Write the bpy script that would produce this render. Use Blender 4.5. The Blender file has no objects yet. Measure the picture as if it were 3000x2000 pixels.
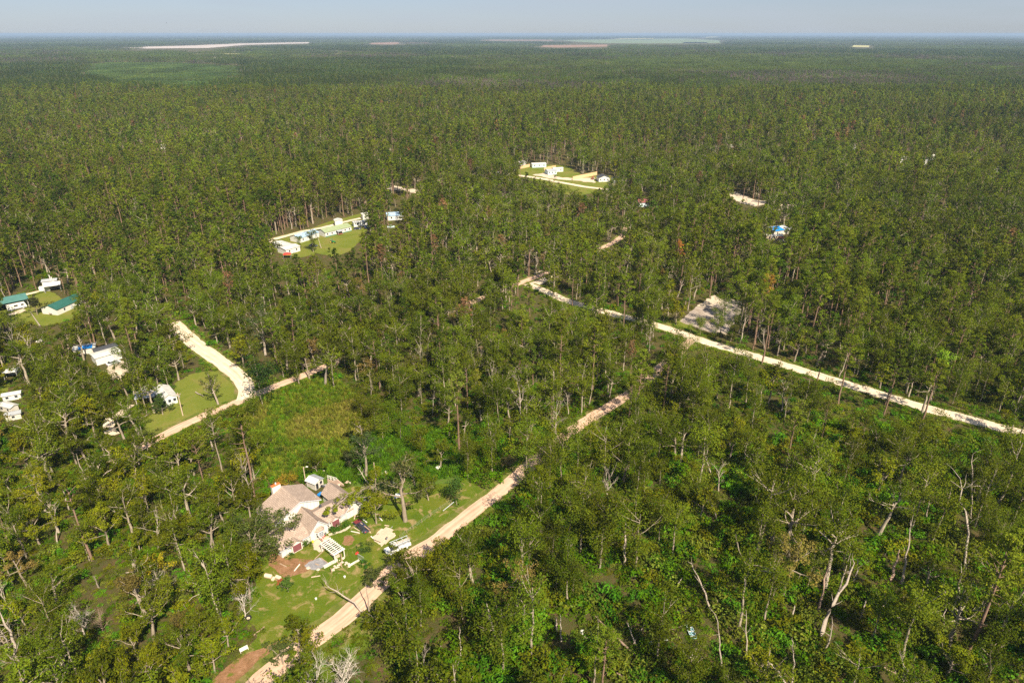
import bpy, bmesh, math, random
import numpy as np
from mathutils import Vector, Matrix

S = bpy.context.scene
COL = S.collection
R = math.radians
rng = np.random.default_rng(7)
random.seed(7)

# ------------------------------------------------------------------ camera
PITCH, FOC, CAM_H = R(24.8), 1950.0, 110.0
cam_d = bpy.data.cameras.new('camera')
cam_d.sensor_fit = 'HORIZONTAL'
cam_d.sensor_width = 36.0
cam_d.lens = 36.0 * FOC / 3000.0
cam_d.clip_start = 1.0
cam_d.clip_end = 200000.0
cam = bpy.data.objects.new('camera', cam_d)
COL.objects.link(cam)
cam.location = (0, 0, CAM_H)
cam.rotation_euler = (R(90) - PITCH, 0, 0)
S.camera = cam

# ------------------------------------------------------------------ sky, sun, exposure
SUN_AZ = (0.47, -0.88)          # horizontal direction towards the sun
SUN_EL = R(46)
w = bpy.data.worlds.new('World')
S.world = w
w.use_nodes = True
nt = w.node_tree
for n in list(nt.nodes):
    nt.nodes.remove(n)
sky = nt.nodes.new('ShaderNodeTexSky')
sky.sky_type = 'NISHITA'
sky.sun_disc = False
sky.sun_elevation = SUN_EL
sky.sun_rotation = math.atan2(SUN_AZ[0], SUN_AZ[1])
sky.altitude = 100
sky.air_density = 1.0
sky.dust_density = 0.3
sky.ozone_density = 4.0
bg = nt.nodes.new('ShaderNodeBackground')
bg.inputs['Strength'].default_value = 0.05
wo = nt.nodes.new('ShaderNodeOutputWorld')
tint = nt.nodes.new('ShaderNodeMix')          # even cool balance over the whole sky
tint.data_type = 'RGBA'
tint.blend_type = 'MULTIPLY'
tint.inputs[0].default_value = 1.0
tint.inputs[7].default_value = (0.755, 0.81, 1.02, 1)
nt.links.new(sky.outputs[0], tint.inputs[6])
wtc = nt.nodes.new('ShaderNodeTexCoord')       # faint streaks of high haze
wmp = nt.nodes.new('ShaderNodeMapping')
wmp.inputs['Scale'].default_value = (2.0, 2.0, 22.0)
nt.links.new(wtc.outputs['Generated'], wmp.inputs[0])
wns = nt.nodes.new('ShaderNodeTexNoise')
wns.inputs['Scale'].default_value = 2.2
wns.inputs['Detail'].default_value = 5
nt.links.new(wmp.outputs[0], wns.inputs['Vector'])
wmr = nt.nodes.new('ShaderNodeMapRange')
wmr.inputs['From Min'].default_value = 0.42
wmr.inputs['From Max'].default_value = 0.72
wmr.inputs['To Min'].default_value = 0.45
wmr.inputs['To Max'].default_value = 0.75
nt.links.new(wns.outputs[0], wmr.inputs[0])
veil = nt.nodes.new('ShaderNodeMix')
veil.data_type = 'RGBA'
veil.inputs[7].default_value = (5.15, 5.8, 6.65, 1)
nt.links.new(wmr.outputs[0], veil.inputs[0])
nt.links.new(tint.outputs[2], veil.inputs[6])
nt.links.new(veil.outputs[2], bg.inputs[0])
nt.links.new(bg.outputs[0], wo.inputs[0])

sun_d = bpy.data.lights.new('sun', 'SUN')
sun_d.energy = 5.0
sun_d.angle = R(0.5)
sun_d.color = (1.0, 0.88, 0.68)
sun = bpy.data.objects.new('sun', sun_d)
COL.objects.link(sun)
k = math.hypot(*SUN_AZ)
to_sun = Vector((SUN_AZ[0] / k * math.cos(SUN_EL), SUN_AZ[1] / k * math.cos(SUN_EL), math.sin(SUN_EL)))
sun.rotation_euler = to_sun.to_track_quat('Z', 'Y').to_euler()

S.view_settings.view_transform = 'Standard'
S.view_settings.look = 'None'
S.view_settings.exposure = 1.0
S.view_settings.gamma = 1.0
S.view_settings.use_curve_mapping = False
S.cycles.max_bounces = 4
S.cycles.diffuse_bounces = 2
S.cycles.transmission_bounces = 3
S.cycles.transparent_max_bounces = 4
S.cycles.volume_bounces = 0
S.cycles.use_denoising = False

# ------------------------------------------------------------------ ground geometry from the photograph's survey (3000 x 2000 px)
CP, SP = math.cos(PITCH), math.sin(PITCH)


def at(px, py, z=0.0):
    """the place at height z that the photograph shows at (px, py)"""
    x, y = (px - 1500) / FOC, -(py - 1000) / FOC
    d = (x, CP + y * SP, -SP + y * CP)
    t = (z - CAM_H) / d[2]
    return Vector((d[0] * t, d[1] * t, z))


def proj(X, Y, Z):
    dz = Z - CAM_H
    zc = np.maximum(Y * CP - dz * SP, 1.0)
    return 1500 + FOC * X / zc, 1000 - FOC * (Y * SP + dz * CP) / zc, zc


def height_at(px, py, Y):
    x, y = (px - 1500) / FOC, -(py - 1000) / FOC
    d = (x, CP + y * SP, -SP + y * CP)
    return CAM_H + d[2] * Y / d[1]


# ------------------------------------------------------------------ materials
def new_mat(name):
    m = bpy.data.materials.new(name)
    m.use_nodes = True
    t = m.node_tree
    for n in list(t.nodes):
        t.nodes.remove(n)
    out = t.nodes.new('ShaderNodeOutputMaterial')
    return m, t, out


def ramp(t, fac, stops):
    r = t.nodes.new('ShaderNodeValToRGB')
    e = r.color_ramp.elements
    while len(e) > len(stops):
        e.remove(e[-1])
    while len(e) < len(stops):
        e.new(0.5)
    for el, (p, c) in zip(e, stops):
        el.position = p
        el.color = (*c, 1)
    t.links.new(fac, r.inputs[0])
    return r.outputs[0]


def noise(t, scale, detail=4, rough=0.6, vec=None, dist=0.0):
    n = t.nodes.new('ShaderNodeTexNoise')
    n.inputs['Scale'].default_value = scale
    n.inputs['Detail'].default_value = detail
    n.inputs['Roughness'].default_value = rough
    n.inputs['Distortion'].default_value = dist
    if vec is not None:
        t.links.new(vec, n.inputs['Vector'])
    return n.outputs[0]


def mixc(t, fac, a, b, mode='MIX'):
    m = t.nodes.new('ShaderNodeMix')
    m.data_type = 'RGBA'
    m.blend_type = mode
    for s, v in ((m.inputs[0], fac), (m.inputs[6], a), (m.inputs[7], b)):
        if isinstance(v, (int, float)):
            s.default_value = v
        elif isinstance(v, tuple):
            s.default_value = (*v, 1)
        else:
            t.links.new(v, s)
    return m.outputs[2]


def coords(t, kind='Object'):
    return t.nodes.new('ShaderNodeTexCoord').outputs[kind]


def principled(t, out, col, rough=0.8, bump=None, bump_s=0.3, spec=0.2, bdist=0.1, metal=0.0):
    p = t.nodes.new('ShaderNodeBsdfPrincipled')
    p.inputs['Roughness'].default_value = rough
    p.inputs['Metallic'].default_value = metal
    p.inputs['Specular IOR Level'].default_value = spec
    if isinstance(col, tuple):
        p.inputs['Base Color'].default_value = (*col, 1)
    else:
        t.links.new(col, p.inputs['Base Color'])
    if bump is not None:
        b = t.nodes.new('ShaderNodeBump')
        b.inputs['Strength'].default_value = bump_s
        b.inputs['Distance'].default_value = bdist
        t.links.new(bump, b.inputs['Height'])
        t.links.new(b.outputs[0], p.inputs['Normal'])
    t.links.new(p.outputs[0], out.inputs[0])
    return p


def mat_worn(name, col, var=0.25, scale=1.5, rough=0.75, spec=0.25, metal=0.0, dirt=None):
    """plain painted / weathered surface: base colour, mottling, dirt"""
    m, t, out = new_mat(name)
    v = coords(t)
    f = noise(t, scale, 6, 0.7, v)
    c2 = tuple(x * (1 - var) for x in col)
    c = ramp(t, f, [(0.3, c2), (0.7, col)])
    if dirt:
        f2 = noise(t, scale * 0.5, 8, 0.75, v, 0.6)
        fac = ramp(t, f2, [(0.5, (0, 0, 0)), (0.75, (1, 1, 1))])
        c = mixc(t, fac, c, dirt)
    principled(t, out, c, rough, noise(t, 14, 3, 0.6, v), 0.15, spec, 0.03, metal)
    return m


def mat_sheet(name, stops, s1, s2, stops2=None, bump=0.5, patch=None, s3=0.05):
    """ground cover: two noises and an optional patch colour; coordinates are metres"""
    m, t, out = new_mat(name)
    v = coords(t)
    c = ramp(t, noise(t, s1, 8, 0.7, v, 0.5), stops)
    f2 = noise(t, s2, 5, 0.7, v)
    c = mixc(t, 0.55, c, ramp(t, f2, [(0.25, (0.35, 0.35, 0.35)), (0.75, (1.0, 1.0, 1.0))]), 'MULTIPLY') if stops2 is None else mixc(t, ramp(t, f2, [(0.42, (0, 0, 0)), (0.62, (1, 1, 1))]), c, stops2)
    if patch:
        f3 = noise(t, s3, 7, 0.65, v, 0.8)
        c = mixc(t, ramp(t, f3, [(0.54, (0, 0, 0)), (0.64, (1, 1, 1))]), c, patch)
    principled(t, out, c, 0.95, noise(t, s2 * 1.3, 6, 0.75, v), bump, 0.05, 0.35)
    return m


M = {}
M['ground'] = mat_sheet('forest_floor', [(0.3, (0.05, 0.07, 0.014)), (0.5, (0.07, 0.08, 0.02)), (0.68, (0.15, 0.085, 0.05))], 0.3, 2.4, (0.085, 0.06, 0.03), 0.9)
M['lawn'] = mat_sheet('mown_grass', [(0.3, (0.075, 0.125, 0.01)), (0.5, (0.11, 0.155, 0.013)), (0.72, (0.18, 0.17, 0.03))], 0.11, 2.2, None, 0.5, (0.27, 0.2, 0.09), 0.3)
M['lawn_dry'] = mat_sheet('dry_mown_grass', [(0.3, (0.12, 0.16, 0.02)), (0.5, (0.165, 0.19, 0.03)), (0.7, (0.23, 0.19, 0.06))], 0.07, 1.5, None, 0.3)
M['rank'] = mat_sheet('rank_grass', [(0.3, (0.08, 0.11, 0.014)), (0.5, (0.14, 0.14, 0.024)), (0.7, (0.18, 0.16, 0.04))], 0.07, 1.1, (0.15, 0.15, 0.03), 0.9)
M['scrub'] = mat_sheet('green_scrub', [(0.3, (0.05, 0.12, 0.012)), (0.5, (0.085, 0.15, 0.018)), (0.7, (0.12, 0.14, 0.03))], 0.12, 1.3, (0.1, 0.12, 0.03), 0.9)
M['reddirt'] = mat_sheet('red_dirt', [(0.3, (0.15, 0.12, 0.04)), (0.45, (0.27, 0.145, 0.075)), (0.62, (0.36, 0.2, 0.115)), (0.75, (0.6, 0.45, 0.32))], 0.55, 3.0, None, 0.6, (0.12, 0.14, 0.02), 0.42)
M['sand'] = mat_sheet('pale_sand', [(0.3, (0.52, 0.42, 0.31)), (0.55, (0.66, 0.55, 0.43)), (0.75, (0.74, 0.64, 0.52))], 0.15, 1.6, None, 0.25)
M['sandlot'] = mat_sheet('sand_lot', [(0.3, (0.3, 0.24, 0.19)), (0.5, (0.43, 0.36, 0.31)), (0.7, (0.52, 0.44, 0.38))], 0.12, 1.0, None, 0.3, (0.16, 0.13, 0.06), 0.09)
M['verge'] = mat_sheet('grass_verge', [(0.3, (0.09, 0.13, 0.02)), (0.5, (0.14, 0.16, 0.03)), (0.68, (0.32, 0.22, 0.13))], 0.25, 1.4, None, 0.4)
M['tilled'] = mat_sheet('tilled_field', [(0.3, (0.48, 0.42, 0.40)), (0.7, (0.6, 0.53, 0.5))], 0.003, 0.05, None, 0.0)
M['crop'] = mat_sheet('green_field', [(0.3, (0.16, 0.22, 0.12)), (0.7, (0.22, 0.27, 0.16))], 0.004, 0.05, None, 0.0)
M['pinkfield'] = mat_sheet('cleared_field', [(0.3, (0.26, 0.15, 0.11)), (0.7, (0.36, 0.24, 0.17))], 0.006, 0.05, None, 0.0)
M['strawfield'] = mat_sheet('straw_field', [(0.3, (0.42, 0.42, 0.18)), (0.7, (0.55, 0.5, 0.25))], 0.006, 0.05, None, 0.0)
M['plantation'] = mat_sheet('young_plantation_floor', [(0.3, (0.06, 0.11, 0.025)), (0.7, (0.1, 0.13, 0.04))], 0.02, 0.25, None, 0.5)


def mat_road(name, cols):
    m, t, out = new_mat(name)
    uv = coords(t, 'UV')
    mp = t.nodes.new('ShaderNodeMapping')
    t.links.new(uv, mp.inputs[0])
    mp.inputs['Scale'].default_value = (5.5, 0.06, 1)
    streak = noise(t, 1.0, 5, 0.6, mp.outputs[0])
    c = ramp(t, streak, [(0.3, cols[0]), (0.52, cols[1]), (0.72, cols[2])])
    v = coords(t)
    blot = noise(t, 0.35, 7, 0.7, v, 0.6)
    c = mixc(t, 0.5, c, ramp(t, blot, [(0.3, (0.62, 0.6, 0.58)), (0.6, (1, 1, 1))]), 'MULTIPLY')
    principled(t, out, c, 0.95, noise(t, 3.0, 6, 0.7, v), 0.3, 0.05, 0.12)
    return m


M['dirt_road'] = mat_road('dirt_road_surface', [(0.44, 0.29, 0.2), (0.58, 0.4, 0.29), (0.66, 0.48, 0.37)])
M['sand_road'] = mat_road('sandy_road_surface', [(0.5, 0.4, 0.28), (0.66, 0.55, 0.42), (0.76, 0.66, 0.54)])


def mat_leaf():
    m, t, out = new_mat('leaves')
    a = t.nodes.new('ShaderNodeAttribute')
    a.attribute_name = 'col'
    oi = t.nodes.new('ShaderNodeObjectInfo')
    hs = t.nodes.new('ShaderNodeHueSaturation')
    mr = t.nodes.new('ShaderNodeMapRange')
    mr.inputs['To Min'].default_value = 0.499
    mr.inputs['To Max'].default_value = 0.528
    big = noise(t, 0.011, 3, 0.6, oi.outputs['Location'])
    hm_ = t.nodes.new('ShaderNodeMix')
    hm_.inputs[0].default_value = 0.62
    t.links.new(oi.outputs['Random'], hm_.inputs[2])
    t.links.new(big, hm_.inputs[3])
    st_ = t.nodes.new('ShaderNodeMapRange')
    st_.inputs['From Min'].default_value = 0.3
    st_.inputs['From Max'].default_value = 0.7
    t.links.new(hm_.outputs[0], st_.inputs[0])
    t.links.new(st_.outputs[0], mr.inputs[0])
    wide_ = noise(t, 0.0042, 4, 0.65, oi.outputs['Location'])
    wv_ = t.nodes.new('ShaderNodeMapRange')
    wv_.inputs['From Min'].default_value = 0.35
    wv_.inputs['From Max'].default_value = 0.65
    wv_.inputs['To Min'].default_value = 0.78
    wv_.inputs['To Max'].default_value = 1.22
    t.links.new(wide_, wv_.inputs[0])
    mr2 = t.nodes.new('ShaderNodeMapRange')
    mr2.inputs['To Min'].default_value = 0.72
    mr2.inputs['To Max'].default_value = 1.3
    mu = t.nodes.new('ShaderNodeMath')
    mu.operation = 'MULTIPLY'
    mu.inputs[1].default_value = 7.31
    fr = t.nodes.new('ShaderNodeMath')
    fr.operation = 'FRACT'
    t.links.new(oi.outputs['Random'], mu.inputs[0])
    t.links.new(mu.outputs[0], fr.inputs[0])
    t.links.new(fr.outputs[0], mr2.inputs[0])
    t.links.new(mr.outputs[0], hs.inputs['Hue'])
    vm_ = t.nodes.new('ShaderNodeMath')
    vm_.operation = 'MULTIPLY'
    t.links.new(mr2.outputs[0], vm_.inputs[0])
    t.links.new(wv_.outputs[0], vm_.inputs[1])
    t.links.new(vm_.outputs[0], hs.inputs['Value'])
    t.links.new(a.outputs['Color'], hs.inputs['Color'])
    d = t.nodes.new('ShaderNodeBsdfDiffuse')
    tr = t.nodes.new('ShaderNodeBsdfTranslucent')
    mx = t.nodes.new('ShaderNodeMixShader')
    mx.inputs[0].default_value = 0.28
    t.links.new(hs.outputs[0], d.inputs[0])
    t.links.new(hs.outputs[0], tr.inputs[0])
    t.links.new(d.outputs[0], mx.inputs[1])
    t.links.new(tr.outputs[0], mx.inputs[2])
    t.links.new(mx.outputs[0], out.inputs[0])
    return m


def mat_bark(name, c1, c2, scale=2.0):
    m, t, out = new_mat(name)
    v = coords(t)
    mp = t.nodes.new('ShaderNodeMapping')
    t.links.new(v, mp.inputs[0])
    mp.inputs['Scale'].default_value = (3, 3, 0.6)
    f = noise(t, scale, 5, 0.7, mp.outputs[0])
    oi = t.nodes.new('ShaderNodeObjectInfo')
    c = ramp(t, f, [(0.3, c1), (0.65, c2)])
    c = mixc(t, 0.35, c, ramp(t, oi.outputs['Random'], [(0.0, (0.55, 0.5, 0.45)), (1.0, (1, 1, 1))]), 'MULTIPLY')
    principled(t, out, c, 0.9, f, 0.4, 0.1, 0.05)
    return m


M['leaf'] = mat_leaf()
M['bark'] = mat_bark('grey_bark', (0.16, 0.125, 0.09), (0.4, 0.34, 0.27))
M['pinebark'] = mat_bark('pine_bark', (0.13, 0.085, 0.06), (0.32, 0.21, 0.155))
M['deadwood'] = mat_bark('dead_wood', (0.22, 0.18, 0.15), (0.5, 0.43, 0.36))
M['ashwood'] = mat_bark('ash_grey_wood', (0.36, 0.31, 0.28), (0.62, 0.56, 0.5))
M['palebark'] = mat_bark('pale_bark', (0.19, 0.155, 0.115), (0.48, 0.41, 0.33))
M['browndead'] = mat_bark('brown_dead_wood', (0.19, 0.125, 0.09), (0.4, 0.29, 0.23))
M['mossbark'] = mat_bark('mossy_bark', (0.1, 0.13, 0.03), (0.3, 0.27, 0.15))


def mat_shingle():
    m, t, out = new_mat('asphalt_shingles')
    uv = coords(t, 'UV')
    b = t.nodes.new('ShaderNodeTexBrick')
    t.links.new(uv, b.inputs['Vector'])
    b.inputs['Scale'].default_value = 1.0
    b.inputs['Brick Width'].default_value = 0.9
    b.inputs['Row Height'].default_value = 0.42
    b.inputs['Mortar Size'].default_value = 0.05
    b.inputs['Mortar Smooth'].default_value = 0.4
    b.inputs['Bias'].default_value = 0.0
    b.inputs['Color1'].default_value = (0.44, 0.35, 0.295, 1)
    b.inputs['Color2'].default_value = (0.35, 0.275, 0.23, 1)
    b.inputs['Mortar'].default_value = (0.24, 0.185, 0.155, 1)
    v = coords(t)
    f = noise(t, 0.6, 6, 0.7, v)
    c = mixc(t, 0.6, b.outputs[0], ramp(t, f, [(0.3, (0.7, 0.68, 0.66)), (0.7, (1.06, 1.03, 1.0))]), 'MULTIPLY')
    principled(t, out, c, 0.9, b.outputs['Fac'], -0.3, 0.1, 0.05)
    return m


def mat_ribbed(name, col, pitch=0.5, rough=0.45):
    """ribbed sheet metal, ribs run down the slope (v)"""
    m, t, out = new_mat(name)
    uv = coords(t, 'UV')
    wv = t.nodes.new('ShaderNodeTexWave')
    wv.inputs['Scale'].default_value = 0.5 / pitch
    wv.inputs['Distortion'].default_value = 0.0
    t.links.new(uv, wv.inputs['Vector'])
    f = noise(t, 0.7, 6, 0.7, coords(t))
    c = ramp(t, f, [(0.3, tuple(x * 0.72 for x in col)), (0.7, col)])
    principled(t, out, c, rough, wv.outputs[0], 0.3, 0.3, 0.03)
    return m


M['shingle'] = mat_shingle()
M['white'] = mat_worn('white_boards', (0.7, 0.67, 0.61), 0.12, 0.8, 0.7, 0.2, 0, (0.62, 0.57, 0.48))
M['groove'] = mat_worn('grey_batten', (0.33, 0.33, 0.35), 0.2)
M['fascia'] = mat_worn('bluish_fascia', (0.5, 0.54, 0.6), 0.15)
M['maroon'] = mat_worn('maroon_boards', (0.22, 0.075, 0.085), 0.25, 1.2)
M['glass'] = mat_worn('dark_window_glass', (0.03, 0.035, 0.045), 0.4, 2.0, 0.1, 0.6)
M['orange'] = mat_worn('orange_cap', (0.72, 0.17, 0.05), 0.3)
M['oldwhite'] = mat_worn('weathered_white', (0.7, 0.66, 0.6), 0.35, 1.5, 0.8, 0.2, 0, (0.4, 0.3, 0.22))
M['wood'] = mat_worn('weathered_wood', (0.42, 0.3, 0.21), 0.35, 2.0, 0.9)
M['palewood'] = mat_worn('pale_planks', (0.62, 0.48, 0.36), 0.3, 2.0, 0.9)
M['newwood'] = mat_worn('new_fence_boards', (0.72, 0.48, 0.27), 0.2, 2.0, 0.85)
M['greygravel'] = mat_sheet('grey_gravel', [(0.3, (0.2, 0.2, 0.21)), (0.5, (0.33, 0.32, 0.34)), (0.7, (0.46, 0.45, 0.46))], 0.8, 4.0, None, 0.6)
M['stone'] = mat_worn('pale_stone', (0.62, 0.52, 0.42), 0.35, 3.0, 0.9)
M['carwhite'] = mat_worn('white_car_paint', (0.78, 0.78, 0.77), 0.08, 1.0, 0.3, 0.5)
M['cardark'] = mat_worn('dark_car_paint', (0.035, 0.04, 0.07), 0.3, 1.5, 0.3, 0.5, 0, (0.16, 0.17, 0.2))
M['carred'] = mat_worn('maroon_car_paint', (0.2, 0.03, 0.035), 0.3, 1.5, 0.35, 0.5)
M['carblue'] = mat_worn('blue_car_paint', (0.05, 0.08, 0.2), 0.3, 1.5, 0.3, 0.5)
M['silver'] = mat_worn('silver_paint', (0.55, 0.58, 0.62), 0.15, 1.0, 0.35, 0.5)
M['rubber'] = mat_worn('black_rubber', (0.025, 0.025, 0.028), 0.3)
M['steel'] = mat_worn('dull_steel', (0.35, 0.35, 0.36), 0.3, 2.0, 0.5, 0.5)
M['red'] = mat_worn('bright_red_plastic', (0.75, 0.05, 0.04), 0.2)
M['yellow'] = mat_worn('yellow_plastic', (0.8, 0.62, 0.05), 0.2)
M['bluetarp'] = mat_worn('blue_tarp_sheet', (0.02, 0.25, 0.72), 0.3, 1.0, 0.5)
M['skyblue'] = mat_worn('light_blue_hull', (0.36, 0.6, 0.72), 0.2, 1.5, 0.45, 0.4)
M['cream'] = mat_worn('cream_paint', (0.75, 0.6, 0.44), 0.25, 2.0, 0.6)
M['rubble'] = mat_worn('rubble_masonry', (0.62, 0.45, 0.36), 0.4, 2.0, 0.9)
M['tealroof'] = mat_ribbed('teal_metal_roof', (0.08, 0.2, 0.18))
M['darkteal'] = mat_ribbed('dark_green_metal_roof', (0.03, 0.12, 0.1))
M['palegreen'] = mat_ribbed('pale_green_metal_roof', (0.3, 0.36, 0.2))
M['blueroof'] = mat_ribbed('pale_blue_metal_roof', (0.36, 0.5, 0.66))
M['whiteroof'] = mat_ribbed('white_metal_roof', (0.62, 0.61, 0.58), 0.6)
M['greyroof'] = mat_ribbed('grey_metal_roof', (0.38, 0.4, 0.43))
M['darkroof'] = mat_worn('charcoal_roof', (0.07, 0.075, 0.09), 0.3)
M['rustroof'] = mat_worn('maroon_roof', (0.27, 0.09, 0.085), 0.3)
M['rusttin'] = mat_worn('rust_roof', (0.34, 0.13, 0.07), 0.35)
M['sidewhite'] = mat_worn('white_siding', (0.66, 0.65, 0.62), 0.1, 0.6)
M['siding_blue'] = mat_worn('pale_blue_siding', (0.55, 0.68, 0.72), 0.15, 0.6)
M['greenskirt'] = mat_worn('green_skirting', (0.06, 0.2, 0.15), 0.2)
M['tractor'] = mat_worn('green_tractor_paint', (0.04, 0.26, 0.06), 0.2, 2.0, 0.5)
M['feather'] = mat_worn('dark_feathers', (0.03, 0.03, 0.035), 0.3)
M['wire'] = mat_worn('galvanised_wire', (0.45, 0.47, 0.48), 0.2, 2.0, 0.5, 0.5)


# ------------------------------------------------------------------ mesh building
class MB:
    """collects boxes, prisms and tubes; build() links them as ONE mesh object"""

    def __init__(s):
        s.v, s.f, s.uv = [], [], []

    def face(s, pts, uvs=None):
        i = len(s.v)
        s.v += [tuple(p) for p in pts]
        s.f.append(tuple(range(i, i + len(pts))))
        s.uv.append(uvs or [(0, 0)] * len(pts))

    def box(s, x0, x1, y0, y1, z0, z1, mtx=None):
        p = [Vector((x, y, z)) for z in (z0, z1) for y in (y0, y1) for x in (x0, x1)]
        if mtx is not None:
            p = [mtx @ q for q in p]
        for q in ((0, 2, 3, 1), (4, 5, 7, 6), (0, 1, 5, 4), (2, 6, 7, 3), (0, 4, 6, 2), (1, 3, 7, 5)):
            s.face([p[k] for k in q])
        return s

    def prism(s, poly, off):
        """polygon (3d points) swept along vector off, closed"""
        a = [Vector(p) for p in poly]
        o = Vector(off)
        b = [p + o for p in a]
        n = len(a)
        nrm = sum(((a[k] - a[0]).cross(a[(k + 1) % n] - a[0]) for k in range(1, n - 1)), Vector())
        if nrm.dot(o) > 0:
            a.reverse()
            b.reverse()
        s.face(a)
        s.face(list(reversed(b)))
        for k in range(n):
            s.face([a[(k + 1) % n], a[k], b[k], b[(k + 1) % n]])
        return s

    def slab(s, p0, p1, p2, p3, th, along=None):
        """roof plane: quad p0..p3 (p0-p1 is the eave), thickness th downwards, with UVs in metres"""
        a = [Vector(p) for p in (p0, p1, p2, p3)]
        n = (a[1] - a[0]).cross(a[3] - a[0]).normalized()
        if n.z < 0:
            n = -n
        e = (a[1] - a[0]).normalized()
        u = n.cross(e)
        uv = [((p - a[0]).dot(e), (p - a[0]).dot(u)) for p in a]
        b = [p - n * th for p in a]
        top = list(range(4))
        if (a[1] - a[0]).cross(a[3] - a[0]).z < 0:
            top.reverse()
        s.face([a[k] for k in top], [uv[k] for k in top])
        s.face([b[k] for k in reversed(top)], [uv[k] for k in reversed(top)])
        for k in range(4):
            i, j = top[k], top[(k + 1) % 4]
            s.face([a[j], a[i], b[i], b[j]], [uv[j], uv[i], uv[i], uv[j]])
        return s

    def tube(s, pts, rad, n=6, cap=True):
        P = [Vector(p) for p in pts]
        rad = list(rad) if hasattr(rad, '__len__') else [rad] * len(P)
        rings = []
        for k, p in enumerate(P):
            t = (P[min(k + 1, len(P) - 1)] - P[max(k - 1, 0)]).normalized()
            ref = Vector((0, 0, 1)) if abs(t.z) < 0.9 else Vector((1, 0, 0))
            a = t.cross(ref).normalized()
            b = t.cross(a)
            rings.append([p + (a * math.cos(2 * math.pi * q / n) + b * math.sin(2 * math.pi * q / n)) * rad[k] for q in range(n)])
        for r0, r1 in zip(rings, rings[1:]):
            for q in range(n):
                s.face([r0[q], r0[(q + 1) % n], r1[(q + 1) % n], r1[q]])
        if cap:
            s.face(list(reversed(rings[0])))
            s.face(rings[-1])
        return s

    def blob(s, c, r, seed=0, squash=0.7, n=7, rings=4):
        """an uneven lump (stone, sack): a jittered squashed ball"""
        rd = random.Random(seed)
        c = Vector(c)
        top = c + Vector((0, 0, r * squash))
        bot = c - Vector((0, 0, r * squash))
        R_ = []
        for k in range(1, rings):
            th = math.pi * k / rings
            R_.append([c + Vector((math.cos(2 * math.pi * q / n) * math.sin(th) * r * rd.uniform(.75, 1.2), math.sin(2 * math.pi * q / n) * math.sin(th) * r * rd.uniform(.75, 1.2), math.cos(th) * r * squash * rd.uniform(.85, 1.1))) for q in range(n)])
        for q in range(n):
            s.face([top, R_[0][q], R_[0][(q + 1) % n]])
            s.face([bot, R_[-1][(q + 1) % n], R_[-1][q]])
        for r0, r1 in zip(R_, R_[1:]):
            for q in range(n):
                s.face([r0[q], r1[q], r1[(q + 1) % n], r0[(q + 1) % n]])
        return s

    def mesh(s, name, mat):
        me = bpy.data.meshes.new(name)
        me.from_pydata(s.v, [], s.f)
        ul = me.uv_layers.new(name='UVMap')
        flat = [c for u in s.uv for q in u for c in q]
        ul.data.foreach_set('uv', flat)
        me.materials.append(mat)
        bm = bmesh.new()
        bm.from_mesh(me)
        bmesh.ops.remove_doubles(bm, verts=bm.verts, dist=0.0005)
        bm.to_mesh(me)
        bm.free()
        return me

    def build(s, name, mat, parent=None, loc=None, rotz=0.0):
        o = bpy.data.objects.new(name, s.mesh(name, mat))
        COL.objects.link(o)
        if parent is not None:
            o.parent = parent
        if loc is not None:
            o.location = loc
        if rotz:
            o.rotation_euler = (0, 0, rotz)
        return o


def tag(o, label, cat, group=None):
    o['label'] = label
    o['category'] = cat
    o['kind'] = 'thing'
    if group:
        o['group'] = group
    return o


def thing(name, label, cat, loc, rotz=0.0, group=None):
    o = bpy.data.objects.new(name, None)
    COL.objects.link(o)
    o.location = loc
    o.rotation_euler = (0, 0, rotz)
    o.empty_display_size = 0.5
    return tag(o, label, cat, group)


def link_copy(o, parent=None):
    c = o.copy()
    COL.objects.link(c)
    if parent is not None:
        c.parent = parent
    return c


def kind(o, k):
    o['kind'] = k
    return o


# ------------------------------------------------------------------ ground sheets
def inside(px, py, poly):
    """even-odd test, px/py numpy arrays"""
    r = np.zeros(np.shape(px), bool)
    n = len(poly)
    for i in range(n):
        x0, y0 = poly[i]
        x1, y1 = poly[(i + 1) % n]
        if y0 == y1:
            continue
        c = ((y0 > py) != (y1 > py)) & (px < (x1 - x0) * (py - y0) / (y1 - y0) + x0)
        r ^= c
    return r


def F(*pts):
    """points given in the 2352 px wide view"""
    return [(x * 3000 / 2352, y * 3000 / 2352) for x, y in pts]


def sheet(name, poly_px, z, mat, step=1.6, jit=0.5):
    pts = [at(x, y, z) for x, y in poly_px]
    out = []
    n = len(pts)
    for i in range(n):
        a, b = pts[i], pts[(i + 1) % n]
        L = (b - a).length
        m = max(1, min(60, int(L / step)))
        for q in range(m):
            p = a.lerp(b, q / m)
            j = min(jit, L * 0.2)
            out.append((p.x + random.uniform(-j, j), p.y + random.uniform(-j, j), z))
    me = bpy.data.meshes.new(name)
    me.from_pydata(out, [], [tuple(range(len(out)))])
    me.materials.append(mat)
    bm = bmesh.new()
    bm.from_mesh(me)
    bmesh.ops.triangulate(bm, faces=bm.faces)
    for f in bm.faces:
        if f.normal.z < 0:
            f.normal_flip()
    bm.to_mesh(me)
    bm.free()
    o = bpy.data.objects.new(name, me)
    COL.objects.link(o)
    return kind(o, 'structure')


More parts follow.
